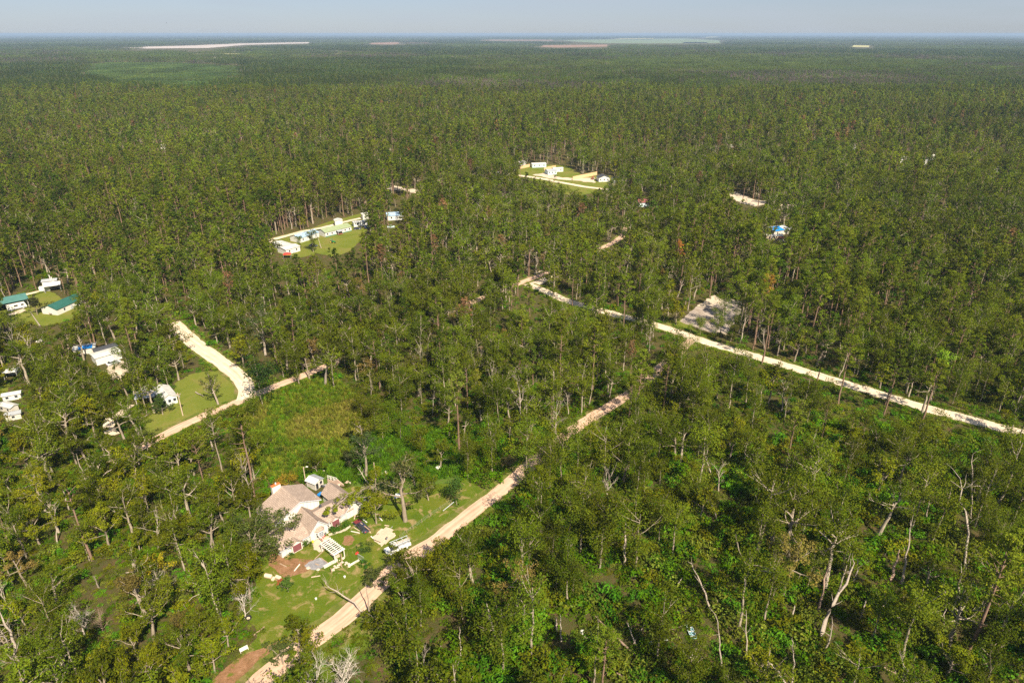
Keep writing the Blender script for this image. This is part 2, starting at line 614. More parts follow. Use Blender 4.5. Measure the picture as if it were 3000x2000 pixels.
def smooth_line(pts, step=2.0):
    """Catmull-Rom through ground points, sampled about every step metres"""
    P = [pts[0] * 2 - pts[1]] + pts + [pts[-1] * 2 - pts[-2]]
    out = []
    for i in range(1, len(P) - 2):
        p0, p1, p2, p3 = P[i - 1], P[i], P[i + 1], P[i + 2]
        m = max(2, int((p2 - p1).length / step))
        for q in range(m):
            t = q / m
            out.append(0.5 * ((2 * p1) + (p2 - p0) * t + (2 * p0 - 5 * p1 + 4 * p2 - p3) * t * t + (3 * p1 - p0 - 3 * p2 + p3) * t ** 3))
    out.append(P[-2])
    return out


ROADS = []


def road(name, pts_px, width, mat, z=0.10, verge=1.6):
    line = smooth_line([at(x, y, 0) for x, y in pts_px])
    n = len(line)
    ws = width if hasattr(width, '__len__') else (width, width)
    for nm, extra, zz, mt, sd in ((name, 0.0, z, mat, 1), ('verge', verge, z - 0.03, M['verge'], 2)):
        if nm == 'verge' and not verge:
            continue
        rd = random.Random(sd + n)
        V, Fc, UV = [], [], []
        for i, p in enumerate(line):
            d = (line[min(i + 1, n - 1)] - line[max(i - 1, 0)]).normalized()
            nrm = Vector((-d.y, d.x, 0))
            wd = (ws[0] + (ws[1] - ws[0]) * i / (n - 1)) / 2 + extra
            a = wd * (1 + rd.uniform(-.09, .09)) + rd.uniform(-.12, .12)
            b = wd * (1 + rd.uniform(-.09, .09)) + rd.uniform(-.12, .12)
            row = ((p + nrm * a, 0.0), (p + nrm * wd * .4, .3), (p - nrm * wd * .4, .7), (p - nrm * b, 1.0))
            for (q, u), hz in zip(row, (0, .03, .03, 0)):
                V.append((q.x, q.y, zz + (hz if nm != 'verge' else 0)))
                UV.append((u, i * 2.0))
        for i in range(n - 1):
            for c in range(3):
                Fc.append((4 * i + c, 4 * i + 4 + c, 4 * i + 5 + c, 4 * i + 1 + c))
        me = bpy.data.meshes.new(nm)
        me.from_pydata(V, [], Fc)
        ul = me.uv_layers.new(name='UVMap')
        for lp in me.loops:
            ul.data[lp.index].uv = UV[lp.vertex_index]
        me.materials.append(mt)
        bm = bmesh.new()
        bm.from_mesh(me)
        bmesh.ops.recalc_face_normals(bm, faces=bm.faces)
        for f in bm.faces:
            if f.normal.z < 0:
                f.normal_flip()
        bm.to_mesh(me)
        bm.free()
        o = bpy.data.objects.new(nm, me)
        COL.objects.link(o)
        kind(o, 'structure')
    ROADS.append((np.array([(p.x, p.y) for p in line]), max(ws) / 2))


# one ground sheet out to the horizon, finer near the camera
gx = np.concatenate([-np.geomspace(70000, 60, 26), [0], np.geomspace(60, 70000, 26)])
gy = np.concatenate([[-400, 0], np.geomspace(40, 70000, 44)])
gv = [(x, y, 0.0) for y in gy for x in gx]
nx = len(gx)
gf = [(r * nx + c, r * nx + c + 1, (r + 1) * nx + c + 1, (r + 1) * nx + c) for r in range(len(gy) - 1) for c in range(nx - 1)]
gm = bpy.data.meshes.new('ground')
gm.from_pydata(gv, [], gf)
gm.materials.append(M['ground'])
go = bpy.data.objects.new('ground', gm)
COL.objects.link(go)
kind(go, 'structure')

# air: one closed box of even haze round the camera and the whole scene
hb = MB().box(-72000, 72000, -500, 72000, -1.0, 116.0)
hm, ht, hout = new_mat('air')
pv = ht.nodes.new('ShaderNodeVolumePrincipled')
pv.inputs['Color'].default_value = (0.42, 0.58, 0.82, 1)
pv.inputs['Density'].default_value = 0.00006
pv.inputs['Anisotropy'].default_value = 0.0
ht.links.new(pv.outputs[0], hout.inputs['Volume'])
hz = kind(hb.build('haze', hm), 'stuff')

# roads
ROAD_A = F((520, 1640), (600, 1562), (690, 1490), (780, 1425), (850, 1362), (925, 1293), (1010, 1235), (1090, 1172), (1155, 1122), (1210, 1075), (1310, 992), (1395, 937), (1430, 915), (1492, 868), (1512, 848), (1556, 812), (1590, 779))
ROAD_B = F((1215, 655), (1260, 672), (1300, 690), (1400, 719), (1520, 751), (1620, 785), (1750, 823), (1900, 869), (2000, 899), (2120, 936), (2260, 972), (2370, 1002), (2500, 1040), (2700, 1100))
ROAD_C = F((200, 1095), (290, 1045), (365, 1006), (440, 968), (560, 918), (620, 893), (740, 845), (840, 803), (960, 745), (1040, 713), (1100, 688), (1200, 648), (1240, 633), (1290, 613), (1390, 567), (1425, 546), (1440, 522), (1446, 505))
ROAD_D = F((395, 742), (408, 755), (428, 773), (470, 806), (525, 845), (558, 876), (566, 896), (562, 918))
road('dirt_road', ROAD_A, (4.6, 3.6), M['dirt_road'])
road('sandy_road', ROAD_B, (5.0, 5.2), M['sand_road'], z=0.115)
road('gravel_road', ROAD_C, (3.8, 3.8), M['dirt_road'], z=0.13)
road('sandy_lane', ROAD_D, (6.5, 5.4), M['sand_road'], z=0.15, verge=1.0)
road('far_lane', [(1430, 505), (1500, 512), (1589, 524), (1627, 532), (1672, 540), (1717, 548), (1768, 554), (1810, 560)], (6, 5), M['sand_road'], verge=0)
road('back_track', [(770, 720), (795, 704), (840, 691), (893, 677), (954, 665), (1011, 650), (1063, 638), (1085, 633)], (4.0, 3.0), M['sand_road'], z=0.1, verge=1.5)
road('lawn_track', [(-60, 898), (0, 883), (38, 874), (77, 863), (128, 851)], (3.0, 2.5), M['sand_road'], verge=1.5)
road('driveway', F((300, 930), (275, 952), (252, 962), (250, 985), (262, 1000)), (2.6, 3.4), M['sand_road'], z=0.1, verge=0)

# clearings: (polygon, sheet name, material, height, keeps the view open)
LAWN = F((430, 1620), (540, 1520), (590, 1462), (572, 1400), (590, 1330), (610, 1270), (640, 1200), (760, 1130), (830, 1110), (960, 1110), (1060, 1090), (1120, 1125), (1150, 1120), (1080, 1178), (1000, 1240), (900, 1322), (850, 1366), (780, 1428), (690, 1494), (600, 1565), (530, 1640))
sheet('lawn', LAWN, 0.03, M['lawn'])
YARD2 = F((930, 1320), (905, 1345), (850, 1400), (800, 1450), (790, 1480), (720, 1500), (640, 1570), (760, 1568), (900, 1440), (960, 1350))
sheet('lawn', YARD2, 0.025, M['lawn'])
sheet('bare_dirt', F((620, 1270), (660, 1284), (700, 1281), (726, 1288), (704, 1316), (650, 1325), (620, 1300)), 0.05, M['reddirt'])
sheet('bare_dirt', F((440, 1600), (560, 1500), (640, 1470), (600, 1520), (520, 1590), (470, 1640)), 0.05, M['reddirt'])
sheet('bare_dirt', [(1010, 1572), (1030, 1566), (1042, 1580), (1022, 1600), (1005, 1592)], 0.055, M['reddirt'], 0.8, 0.3)
FIELD = F((560, 935), (640, 902), (738, 868), (790, 880), (830, 925), (880, 975), (900, 1000), (830, 1030), (790, 1070), (700, 1100), (620, 1105), (570, 1080), (540, 1030), (545, 970))
sheet('rank_field', FIELD, 0.03, M['rank'])
SCRUB = F((840, 1000), (920, 980), (1010, 985), (1065, 1040), (1070, 1080), (1040, 1105), (960, 1118), (860, 1122), (800, 1112), (690, 1110), (690, 1085), (790, 1065), (830, 1035))
sheet('green_scrub', SCRUB, 0.036, M['scrub'])
WLAWN = F((318, 990), (330, 960), (395, 930), (400, 880), (440, 858), (500, 850), (545, 858), (558, 905), (470, 948), (370, 1000))
sheet('lawn', WLAWN, 0.032, M['lawn_dry'])
LLAWN = F((-60, 710), (0, 690), (60, 674), (100, 665), (122, 672), (150, 690), (185, 690), (190, 715), (160, 735), (100, 750), (40, 740), (-60, 760))
sheet('lawn', LLAWN, 0.033, M['lawn_dry'])
sheet('lawn', F((-40, 870), (10, 868), (24, 885), (8, 915), (-40, 925)), 0.034, M['lawn_dry'])
sheet('lawn', F((225, 950), (260, 930), (300, 925), (290, 960), (240, 990)), 0.031, M['lawn'])
MLAWN = F((612, 560), (640, 545), (690, 532), (760, 508), (830, 490), (850, 486), (852, 510), (838, 540), (808, 575), (770, 590), (730, 582), (690, 592), (640, 582))
sheet('lawn', MLAWN, 0.033, M['lawn_dry'])
FARCL = F((1180, 392), (1230, 378), (1300, 380), (1345, 405), (1400, 402), (1412, 425), (1375, 440), (1330, 452), (1290, 445), (1255, 425), (1205, 412))
sheet('lawn', FARCL, 0.03, M['lawn_dry'], 4, 1.5)
SANDLOT = F((1562, 738), (1600, 703), (1640, 680), (1705, 692), (1700, 720), (1668, 768), (1625, 762))
sheet('sand_lot', SANDLOT, 0.03, M['sandlot'])
sheet('verge', F((1528, 742), (1566, 733), (1612, 766), (1600, 776), (1560, 758)), 0.02, M['lawn_dry'])
SANDS = [F((1664, 445), (1690, 440), (1730, 458), (1762, 462), (1745, 476), (1700, 466)), F((1790, 468), (1840, 472), (1830, 482), (1790, 480)), F((2048, 562), (2100, 566), (2118, 572), (2060, 574)),
         F((880, 432), (900, 426), (985, 440), (975, 447), (915, 438)), F((240, 850), (262, 832), (290, 828), (300, 850), (275, 870), (255, 872)), F((1195, 645), (1240, 622), (1290, 615), (1270, 640), (1215, 665)),
         F((585, 412), (612, 404), (640, 408), (610, 420)), F((1600, 703), (1640, 676), (1660, 690), (1620, 705)), F((150, 690), (168, 682), (182, 690), (160, 700)), F((1395, 435), (1420, 432), (1425, 440), (1400, 444))]
for q in SANDS:
    sheet('sand_patch', q, 0.045, M['sand'], 1.5, 0.8)
sheet('sand_patch', [(1563, 512), (1600, 505), (1640, 520), (1700, 522), (1745, 520), (1740, 536), (1690, 530), (1620, 524)], 0.045, M['sand'], 3, 1.5)
sheet('patio', [(914, 1590), (930, 1577), (948, 1571), (962, 1570), (978, 1588), (950, 1600), (951, 1612), (935, 1616), (919, 1608)], 0.06, M['sand'], 0.7, 0.15)
sheet('garden_path', [(962, 1563), (980, 1557), (1000, 1552), (1018, 1543), (1027, 1538), (1028, 1542), (1013, 1553), (990, 1561), (964, 1569)], 0.058, M['sand'], 0.6, 0.12)

# far fields (seen as thin strips towards the horizon)
FARF = [('tilled_field', [(10, 151), (250, 142), (480, 136), (560, 134), (700, 128), (905, 124), (905, 127.5), (720, 132), (610, 141), (400, 143), (310, 142), (100, 146), (20, 153)], M['tilled']),
        ('green_field', [(540, 160), (570, 156), (690, 156), (705, 159)], M['strawfield']), ('cleared_field', [(1078, 130), (1090, 126), (1165, 124), (1172, 128), (1150, 131)], M['pinkfield']),
        ('cleared_field', [(1190, 127), (1200, 124.5), (1250, 124.5), (1252, 127)], M['pinkfield']), ('cleared_field', [(1390, 119.5), (1440, 117), (1620, 117), (1620, 120)], M['pinkfield']),
        ('cleared_field', [(1555, 137), (1600, 133), (1780, 131), (1780, 137), (1640, 140)], M['pinkfield']), ('green_field', [(1645, 120), (1700, 117), (2000, 113), (2110, 119), (2110, 127), (1900, 128), (1760, 127)], M['crop']),
        ('straw_field', [(1790, 116), (1820, 113.5), (1915, 112.5), (1912, 116)], M['strawfield']), ('straw_field', [(2496, 138), (2500, 133), (2548, 134), (2545, 139)], M['strawfield']),
        ('straw_field', [(2400, 131), (2460, 130.5), (2462, 133), (2400, 133)], M['strawfield']), ('tilled_field', [(2000, 127), (2005, 124), (2070, 124.5), (2075, 127)], M['tilled']),
        ('cleared_field', [(2590, 149), (2600, 147.5), (2715, 149), (2720, 151), (2600, 150.5)], M['pinkfield']), ('green_field', [(880, 150), (1000, 147), (1000, 149.5), (880, 151.5)], M['crop']),
        ('straw_field', [(2065, 109), (2100, 107.5), (2104, 109.5), (2070, 111)], M['strawfield'])]
for nm, q, mt in FARF:
    sheet(nm, q, 0.3, mt, 60, 12)
PLANT = [(235, 196), (330, 186), (500, 188), (640, 196), (720, 207), (640, 214), (560, 222), (520, 230), (430, 222), (330, 212)]
sheet('young_plantation', PLANT, 0.2, M['plantation'], 10, 4)


# ------------------------------------------------------------------ tree building
class Tree:
    """wood tubes and leaf sprays gathered as numpy arrays"""

    def __init__(s, seed):
        s.r = np.random.default_rng(seed)
        s.wv, s.wf, s.nw = [], [], 0
        s.lv, s.lc, s.nl = [], [], 0

    def tube(s, P, rad, n=5):
        P = np.asarray(P, float)
        rad = np.asarray(rad, float)
        T = np.gradient(P, axis=0)
        T /= np.linalg.norm(T, axis=1)[:, None] + 1e-9
        ref = np.where(np.abs(T[:, 2:3]) < 0.9, np.array([[0, 0, 1.0]]), np.array([[1.0, 0, 0]]))
        A = np.cross(T, ref)
        A /= np.linalg.norm(A, axis=1)[:, None] + 1e-9
        B = np.cross(T, A)
        th = np.arange(n) * 2 * np.pi / n
        V = P[:, None, :] + rad[:, None, None] * (A[:, None, :] * np.cos(th)[None, :, None] + B[:, None, :] * np.sin(th)[None, :, None])
        m = len(P)
        i = np.arange(m - 1)[:, None] * n
        q = np.arange(n)[None, :]
        q2 = (q + 1) % n
        f = np.stack([i + q, i + q2, i + n + q2, i + n + q], -1).reshape(-1, 4) + s.nw
        s.wv.append(V.reshape(-1, 3))
        s.wf.append(f)
        s.nw += m * n

    def limb(s, p, d, L, r0, r1, seg=5, wob=0.25, up=0.0, n=5):
        """a wobbling tapered limb; returns its points"""
        p = np.asarray(p, float)
        d = np.asarray(d, float)
        d /= np.linalg.norm(d)
        P = [p]
        for k in range(seg):
            d = d + s.r.normal(0, wob, 3) * 0.6 + np.array([0, 0, up])
            d /= np.linalg.norm(d)
            P.append(P[-1] + d * L / seg)
        s.tube(P, np.linspace(r0, r1, seg + 1), n)
        return np.array(P)

    def leaves(s, c, rad, n, size, col, flat=0.7, droop=0.0, var=0.15, asp=1.5):
        """n leaf-spray faces scattered through a lump of radius rad round c"""
        r = s.r
        d = r.normal(0, 1, (n, 3))
        d /= np.linalg.norm(d, axis=1)[:, None]
        q = r.uniform(0.25, 1.0, n) ** 0.55
        off = d * (q * rad)[:, None] * np.array([1, 1, flat])
        P = np.asarray(c) + off
        N = d * 0.75 + r.normal(0, 0.55, (n, 3)) + np.array([0, 0, 0.5])
        N /= np.linalg.norm(N, axis=1)[:, None]
        t = r.normal(0, 1, (n, 3)) - np.array([0, 0, droop])
        U = t - N * np.sum(t * N, 1)[:, None]
        U /= np.linalg.norm(U, axis=1)[:, None] + 1e-9
        W = np.cross(N, U)
        a = (size * r.uniform(0.6, 1.35, n) * asp / 2)[:, None]
        b = (size * r.uniform(0.6, 1.3, n) / 2)[:, None]
        k = r.uniform(0.2, 1.0, (n, 4, 1))
        V = np.stack([P - U * a * k[:, 0], P - W * b * (0.3 + 0.7 * k[:, 1]) + N * b * .25, P + U * a, P + W * b * (0.3 + 0.7 * k[:, 2]) + N * b * .25], 1)
        s.lv.append(V.reshape(-1, 3))
        lum = r.uniform(1 - var, 1 + var, (n, 1)) * r.uniform(0.85, 1.15)
        hue = r.normal(0, 0.07, (n, 1))
        C = np.array(col)[None, :] * lum * np.concatenate([1 + hue, np.ones((n, 1)), 1 - hue * .5], 1)
        s.lc.append(np.clip(C, 0.003, 0.9))
        s.nl += n

    def wood_mesh(s, name, mat):
        return np_mesh(name, np.concatenate(s.wv), np.concatenate(s.wf), None, None, [mat])

    def leaf_mesh(s, name):
        V = np.concatenate(s.lv)
        return np_mesh(name, V, np.arange(len(V)).reshape(-1, 4), np.concatenate(s.lc), None, [M['leaf']])

    def joint_mesh(s, name, mat):
        V = list(s.wv)
        f = list(s.wf)
        nwf = sum(len(x) for x in s.wf)
        C = [np.full((nwf, 3), 0.3)]
        mi = [np.ones(nwf, np.int32)]
        if s.nl:
            L = np.concatenate(s.lv)
            f.append(np.arange(len(L)).reshape(-1, 4) + s.nw)
            V.append(L)
            C.append(np.concatenate(s.lc))
            mi.append(np.zeros(s.nl, np.int32))
        return np_mesh(name, np.concatenate(V), np.concatenate(f), np.concatenate(C), np.concatenate(mi), [M['leaf'], mat])


def np_mesh(name, V, Q, C, mi, mats):
    me = bpy.data.meshes.new(name)
    me.vertices.add(len(V))
    me.vertices.foreach_set('co', np.ascontiguousarray(V, np.float32).ravel())
    me.loops.add(len(Q) * 4)
    me.loops.foreach_set('vertex_index', np.ascontiguousarray(Q, np.int32).ravel())
    me.polygons.add(len(Q))
    me.polygons.foreach_set('loop_start', np.arange(len(Q), dtype=np.int32) * 4)
    for m in mats:
        me.materials.append(m)
    if mi is not None:
        me.polygons.foreach_set('material_index', mi)
    me.update(calc_edges=True)
    if C is not None:
        a = me.attributes.new('col', 'FLOAT_COLOR', 'FACE')
        a.data.foreach_set('color', np.concatenate([C, np.ones((len(C), 1))], 1).astype(np.float32).ravel())
    return me


def unit(az, el):
    return np.array([math.cos(az) * math.cos(el), math.sin(az) * math.cos(el), math.sin(el)])


G_OAK = (0.1, 0.116, 0.008)
G_OAKY = (0.165, 0.17, 0.008)
G_SLIM = (0.112, 0.138, 0.009)
G_PINE = (0.135, 0.158, 0.012)
G_PINED = (0.066, 0.092, 0.01)
G_BUSH = (0.09, 0.15, 0.004)
G_YEL = (0.25, 0.21, 0.012)
G_ORANGE = (0.36, 0.15, 0.035)
G_BROWN = (0.2, 0.105, 0.055)


def grow_oak(seed, H=12, spread=5.5, col=G_OAK, lod=1.0, dens=1.0, trunk=0.38, limbs=7, lean=0.1):
    t = Tree(seed)
    r = t.r
    tilt = r.uniform(-lean, lean, 2)
    top = np.array([tilt[0] * H, tilt[1] * H, H * 0.66])
    k = np.linspace(0, 1, 7)[:, None]
    P = k * top + np.concatenate([r.normal(0, 0.05 * H * .25, (7, 2)) * k, np.zeros((7, 1))], 1)
    R0 = H * 0.026
    t.tube(np.vstack([[0, 0, -0.3], P[1:]]), np.linspace(R0 * 1.15, R0 * 0.35, 7), 7)
    per = max(4, int(30 * dens * lod))
    size = 0.40 / math.sqrt(lod) * (spread / 5.5) ** .3
    az0 = r.uniform(0, 6.28)
    for i in range(limbs + 1):
        u = trunk / 0.66 + (1 - trunk / 0.66) * (i / limbs)
        p = P[0] + (top - P[0]) * u
        j = min(6, int(u * 6))
        p = P[j] * (1 - (u * 6 - j)) + P[min(6, j + 1)] * (u * 6 - j)
        az = az0 + i * 2.4 + r.normal(0, .3)
        el = R(18) + (R(70)) * (i / limbs) ** 1.4 + r.normal(0, .1)
        L = spread * (1.05 - 0.35 * i / limbs) * r.uniform(.75, 1.15)
        lp = t.limb(p, unit(az, el), L, R0 * .42, R0 * .09, 5, .28, .05)
        for q in range(4):
            v = 0.4 + 0.6 * (q / 3)
            b = lp[min(5, int(v * 5))]
            d = (lp[-1] - lp[0]) / L + r.normal(0, .7, 3) + np.array([0, 0, .25])
            sl = L * r.uniform(.25, .5)
            sp = t.limb(b, d, sl, R0 * .15, R0 * .03, 3, .3, .08, 4)
            if r.random() < 0.16:
                continue
            t.leaves(sp[-1], spread * r.uniform(.15, .26), int(per * r.uniform(.8, 1.5)), size, np.array(col) * r.uniform(.85, 1.2), .6)
            t.leaves(sp[1] + r.normal(0, .3, 3), spread * r.uniform(.12, .2), int(per * .7), size, np.array(col) * r.uniform(.85, 1.1), .6)
    return t


def grow_slim(seed, H=16, col=G_SLIM, lod=1.0, ivy=0.6, bare=0.25, wide=1.0):
    """tall slender hardwood: ragged crown, storm-broken limbs, foliage creeping down the trunk"""
    t = Tree(seed)
    r = t.r
    n = 9
    k = np.linspace(0, 1, n)
    wob = np.cumsum(r.normal(0, 0.013 * H, (n, 2)), 0) * 0.6
    wob -= wob[0]
    P = np.concatenate([wob, (k * H * .93)[:, None]], 1)
    P[0, 2] = -0.3
    R0 = H * 0.0125
    t.tube(P, np.linspace(R0 * 1.2, R0 * .25, n), 6)
    size = 0.42 / math.sqrt(lod)
    per = max(3, int(48 * lod))

    def on(u):
        j = min(n - 2, int(u * (n - 1)))
        f = u * (n - 1) - j
        return P[j] * (1 - f) + P[j + 1] * f
    m = int(H * 0.8)
    for i in range(m):
        u = 0.2 + 0.78 * i / m
        if u < .5 and r.random() > ivy:
            continue
        if u >= .5 and r.random() < bare * .6:
            continue
        az = r.uniform(0, 6.28)
        o = unit(az, r.uniform(-.2, .5)) * r.uniform(.2, 1.1) * wide * (0.7 + 0.7 * u)
        t.leaves(on(u) + o, r.uniform(.7, 1.25) * wide * (0.8 + .4 * u), int(per * r.uniform(.8, 1.4)), size, np.array(col) * r.uniform(.8, 1.2), 1.0)
    for i in range(7):
        u = r.uniform(.45, .95)
        az = i * 2.4 + r.normal(0, .4)
        L = H * r.uniform(.12, .24) * wide
        lp = t.limb(on(u), unit(az, r.uniform(.3, 1.0)), L, R0 * .4, R0 * .07, 4, .22, .1, 4)
        lp2 = t.limb(lp[2], lp[-1] - lp[0] + r.normal(0, 1.0, 3), L * .5, R0 * .2, R0 * .05, 3, .3, .1, 4)
        if r.random() > bare:
            t.leaves(lp[-1], r.uniform(.8, 1.5) * wide, int(per * r.uniform(.9, 1.6)), size, np.array(col) * r.uniform(.85, 1.2), .75)
            t.leaves(lp2[-1], r.uniform(.6, 1.1) * wide, int(per * .8), size, np.array(col) * r.uniform(.85, 1.2), .75)
            t.leaves(lp[2], r.uniform(.6, 1.0) * wide, int(per * .7), size, np.array(col) * r.uniform(.85, 1.1), .8)
    return t


def grow_pine(seed, H=20, spread=2.9, col=G_PINE, lod=1.0, crown=0.62, fill=1.0, stubs=6):
    t = Tree(seed)
    r = t.r
    n = 7
    k = np.linspace(0, 1, n)
    P = np.concatenate([np.cumsum(r.normal(0, .012 * H, (n, 2)), 0) * .5, (k * H)[:, None]], 1)
    P[0] = (0, 0, -.3)
    R0 = H * 0.0125
    t.tube(P, np.linspace(R0 * 1.1, R0 * .2, n), 6)
    size = 0.40 / math.sqrt(lod)
    per = max(4, int(26 * lod * fill))

    def on(u):
        j = min(n - 2, int(u * (n - 1)))
        f = u * (n - 1) - j
        return P[j] * (1 - f) + P[j + 1] * f
    m = 20
    for i in range(m):
        u = crown + (1 - crown) * i / m
        az = i * 2.4 + r.normal(0, .3)
        f = (i / m)
        L = spread * (0.75 + 0.6 * math.sin(min(1, f * 1.5) * 2.2)) * (1 - 0.55 * f ** 2) * r.uniform(.65, 1.15)
        lp = t.limb(on(u), unit(az, R(5) + f * .9), L, R0 * .28, R0 * .06, 4, .16, .10, 4)
        if r.random() < 0.1:
            continue
        t.leaves(lp[-1] + (0, 0, .15), r.uniform(.6, 1.0) * spread * .34, int(per * 1.3), size, np.array(col) * r.uniform(.85, 1.2), .6, asp=1.9)
        t.leaves(lp[2] + r.normal(0, .3, 3), r.uniform(.5, .85) * spread * .3, per, size, np.array(col) * r.uniform(.8, 1.1), .6, asp=1.9)
    t.leaves(on(1.0), spread * .35, per, size, col, .9)
    for i in range(stubs):
        u = r.uniform(crown * .55, crown)
        t.limb(on(u), unit(r.uniform(0, 6.28), r.uniform(-.3, .3)), r.uniform(.6, 1.9), R0 * .18, R0 * .04, 2, .2, 0, 4)
    return t


def grow_dead(seed, H=12, spread=5, limbs=6, twig=3, fork=0.3, lean=0.12, thick=1.0, clumps=0):
    """leafless tree: forking limbs and twigs"""
    t = Tree(seed)
    r = t.r
    tilt = r.uniform(-lean, lean, 2) * H
    top = np.array([tilt[0], tilt[1], H * .7])
    n = 6
    k = np.linspace(0, 1, n)[:, None]
    P = k * top + np.concatenate([np.cumsum(r.normal(0, .02 * H, (n, 2)), 0) * .6, np.zeros((n, 1))], 1)
    P[0] = (0, 0, -.3)
    R0 = H * 0.021 * thick
    t.tube(P, np.linspace(R0, R0 * .18, n), 6)
    for i in range(limbs):
        u = fork + (1 - fork) * (i + 1) / limbs
        j = min(n - 2, int(u * (n - 1)))
        f = u * (n - 1) - j
        p = P[j] * (1 - f) + P[j + 1] * f
        L = spread * r.uniform(.75, 1.2)
        lp = t.limb(p, unit(i * 2.4 + r.normal(0, .4), R(25) + R(45) * u * r.uniform(.6, 1.2)), L, R0 * .36, R0 * .05, 7, .24, .07, 5)
        for q in range(twig):
            b = lp[r.integers(2, 7)]
            sp = t.limb(b, (lp[-1] - lp[0]) / L + r.normal(0, .6, 3), L * r.uniform(.3, .6), R0 * .15, R0 * .035, 4, .3, .08, 4)
            for z in range(4):
                t.limb(sp[r.integers(1, 5)], (sp[-1] - sp[0]) / L + r.normal(0, .4, 3), L * r.uniform(.14, .3), R0 * .06, R0 * .02, 2, .4, .05, 3)
            if clumps and r.random() < clumps:
                t.leaves(sp[-1], r.uniform(.5, .9), 22, .36, G_OAK)
    return t


def grow_snag(seed, H=9, rad=.24, lean=.1, stubs=2, curve=0.0):
    t = Tree(seed)
    r = t.r
    n = 7
    k = np.linspace(0, 1, n)
    dx, dy = r.uniform(-lean, lean, 2)
    P = np.stack([dx * H * k + curve * H * .12 * np.sin(k * 3.3), dy * H * k + r.normal(0, .05, n), H * k - .3], 1)
    P[1:-1, :2] += r.normal(0, .012 * H, (n - 2, 2))
    t.tube(P, np.concatenate([np.linspace(rad * 1.15, rad * .5, n - 1), [rad * .12]]), 7)
    for i in range(stubs):
        j = r.integers(3, n - 1)
        t.limb(P[j], unit(r.uniform(0, 6.28), r.uniform(.1, .9)), H * r.uniform(.1, .26), rad * .4, rad * .1, 3, .3, .05, 5)
    return t


def grow_bush(seed, rad=1.6, h=1.6, col=G_BUSH, lod=1.0, n=9):
    t = Tree(seed)
    r = t.r
    t.limb((0, 0, -.2), (0.1, 0, 1), h * .6, .07, .03, 3)
    for i in range(n):
        a, q = r.uniform(0, 6.28), rad * math.sqrt(r.uniform(0, 1))
        c = (math.cos(a) * q, math.sin(a) * q, h * (0.3 + 0.6 * (1 - (q / rad) ** 2)) * r.uniform(.7, 1.2))
        t.leaves(c, rad * r.uniform(.3, .52), int(30 * lod), 0.34 / math.sqrt(lod), np.array(col) * r.uniform(.75, 1.25), .8)
    return t


def grow_tuft(seed, col, h=1.1, n=46):
    t = Tree(seed)
    r = t.r
    t.tube([(0, 0, -.1), (0, 0, .1)], [.01, .01], 3)
    a = r.uniform(0, 6.28, n)
    q = .75 * np.sqrt(r.uniform(0, 1, n))
    B = np.stack([np.cos(a) * q, np.sin(a) * q, np.zeros(n)], 1)
    T = B + np.stack([np.cos(a) * .3, np.sin(a) * .3, np.full(n, h)], 1) * r.uniform(.5, 1.2, (n, 1)) + np.concatenate([r.normal(0, .2, (n, 2)), np.zeros((n, 1))], 1)
    W = np.stack([-np.sin(a), np.cos(a), np.zeros(n)], 1) * .07
    V = np.stack([B - W, B + W, T + W * .6, T - W * .6], 1)
    t.lv.append(V.reshape(-1, 3))
    t.lc.append(np.array(col) * r.uniform(.65, 1.3, (n, 1)))
    t.nl = n
    return t


# kinds of tree: (look, grower at a level of detail, bark)
PROTO = {}


def reg(key, fn, bark, seeds):
    PROTO[key] = [(fn, sd, bark) for sd in seeds]


reg('oak', lambda s, l: grow_oak(s, 11.5, 5.0, G_OAK, l, dens=1.25), 'bark', (11, 12, 13, 14))
reg('oaky', lambda s, l: grow_oak(s, 10, 4.6, G_OAKY, l, limbs=8, dens=1.2), 'bark', (21, 22, 23))
reg('sparse', lambda s, l: grow_oak(s, 15, 4.6, G_SLIM, l, dens=.75, limbs=9, trunk=.45, lean=.12), 'palebark', (31, 32, 33))
reg('slim', lambda s, l: grow_slim(s, 17.5, G_SLIM, l, ivy=.75, bare=.14, wide=1.5), 'palebark', (41, 42, 43, 44, 45))
reg('column', lambda s, l: grow_slim(s, 14, G_OAK, l, ivy=1.0, bare=.05, wide=1.75), 'bark', (51, 52, 53))
reg('pine', lambda s, l: grow_pine(s, 22, 3.1, G_PINE, l, crown=.6), 'pinebark', (61, 62, 63, 64))
reg('darkpine', lambda s, l: grow_pine(s, 19, 2.8, G_PINED, l, crown=.46, fill=1.2), 'pinebark', (66, 67, 68))
reg('dead', lambda s, l: grow_dead(s, 13, 4.2, 6, 3 if l > .7 else 1), 'deadwood', (71, 72, 73))
reg('snag', lambda s, l: grow_snag(s, 11, .2, .08, 3, .3), 'deadwood', (76, 77, 78))
reg('rusty', lambda s, l: grow_oak(s, 12, 4.2, (.17, .12, .035), l, dens=.8, limbs=8), 'bark', (84, 85))
reg('dying', lambda s, l: grow_pine(s, 18, 2.5, G_BROWN, l, fill=.6, stubs=10), 'pinebark', (81,))

near_wood, near_leaf = {}, {}
for key, lst in PROTO.items():
    for i, (fn, sd, bark) in enumerate(lst):
        t = fn(sd, 2.0)
        near_wood[key, i] = t.wood_mesh('trunk', M[bark])
        if t.nl:
            near_leaf[key, i] = t.leaf_mesh('crown')

# collections of instance sources (not linked to the scene)
src_near = bpy.data.collections.new('tree_sources')
SRC = {}


def add_src(key, me):
    o = bpy.data.objects.new('s%04d' % len(SRC), me)
    src_near.objects.link(o)
    SRC[key] = len(SRC)


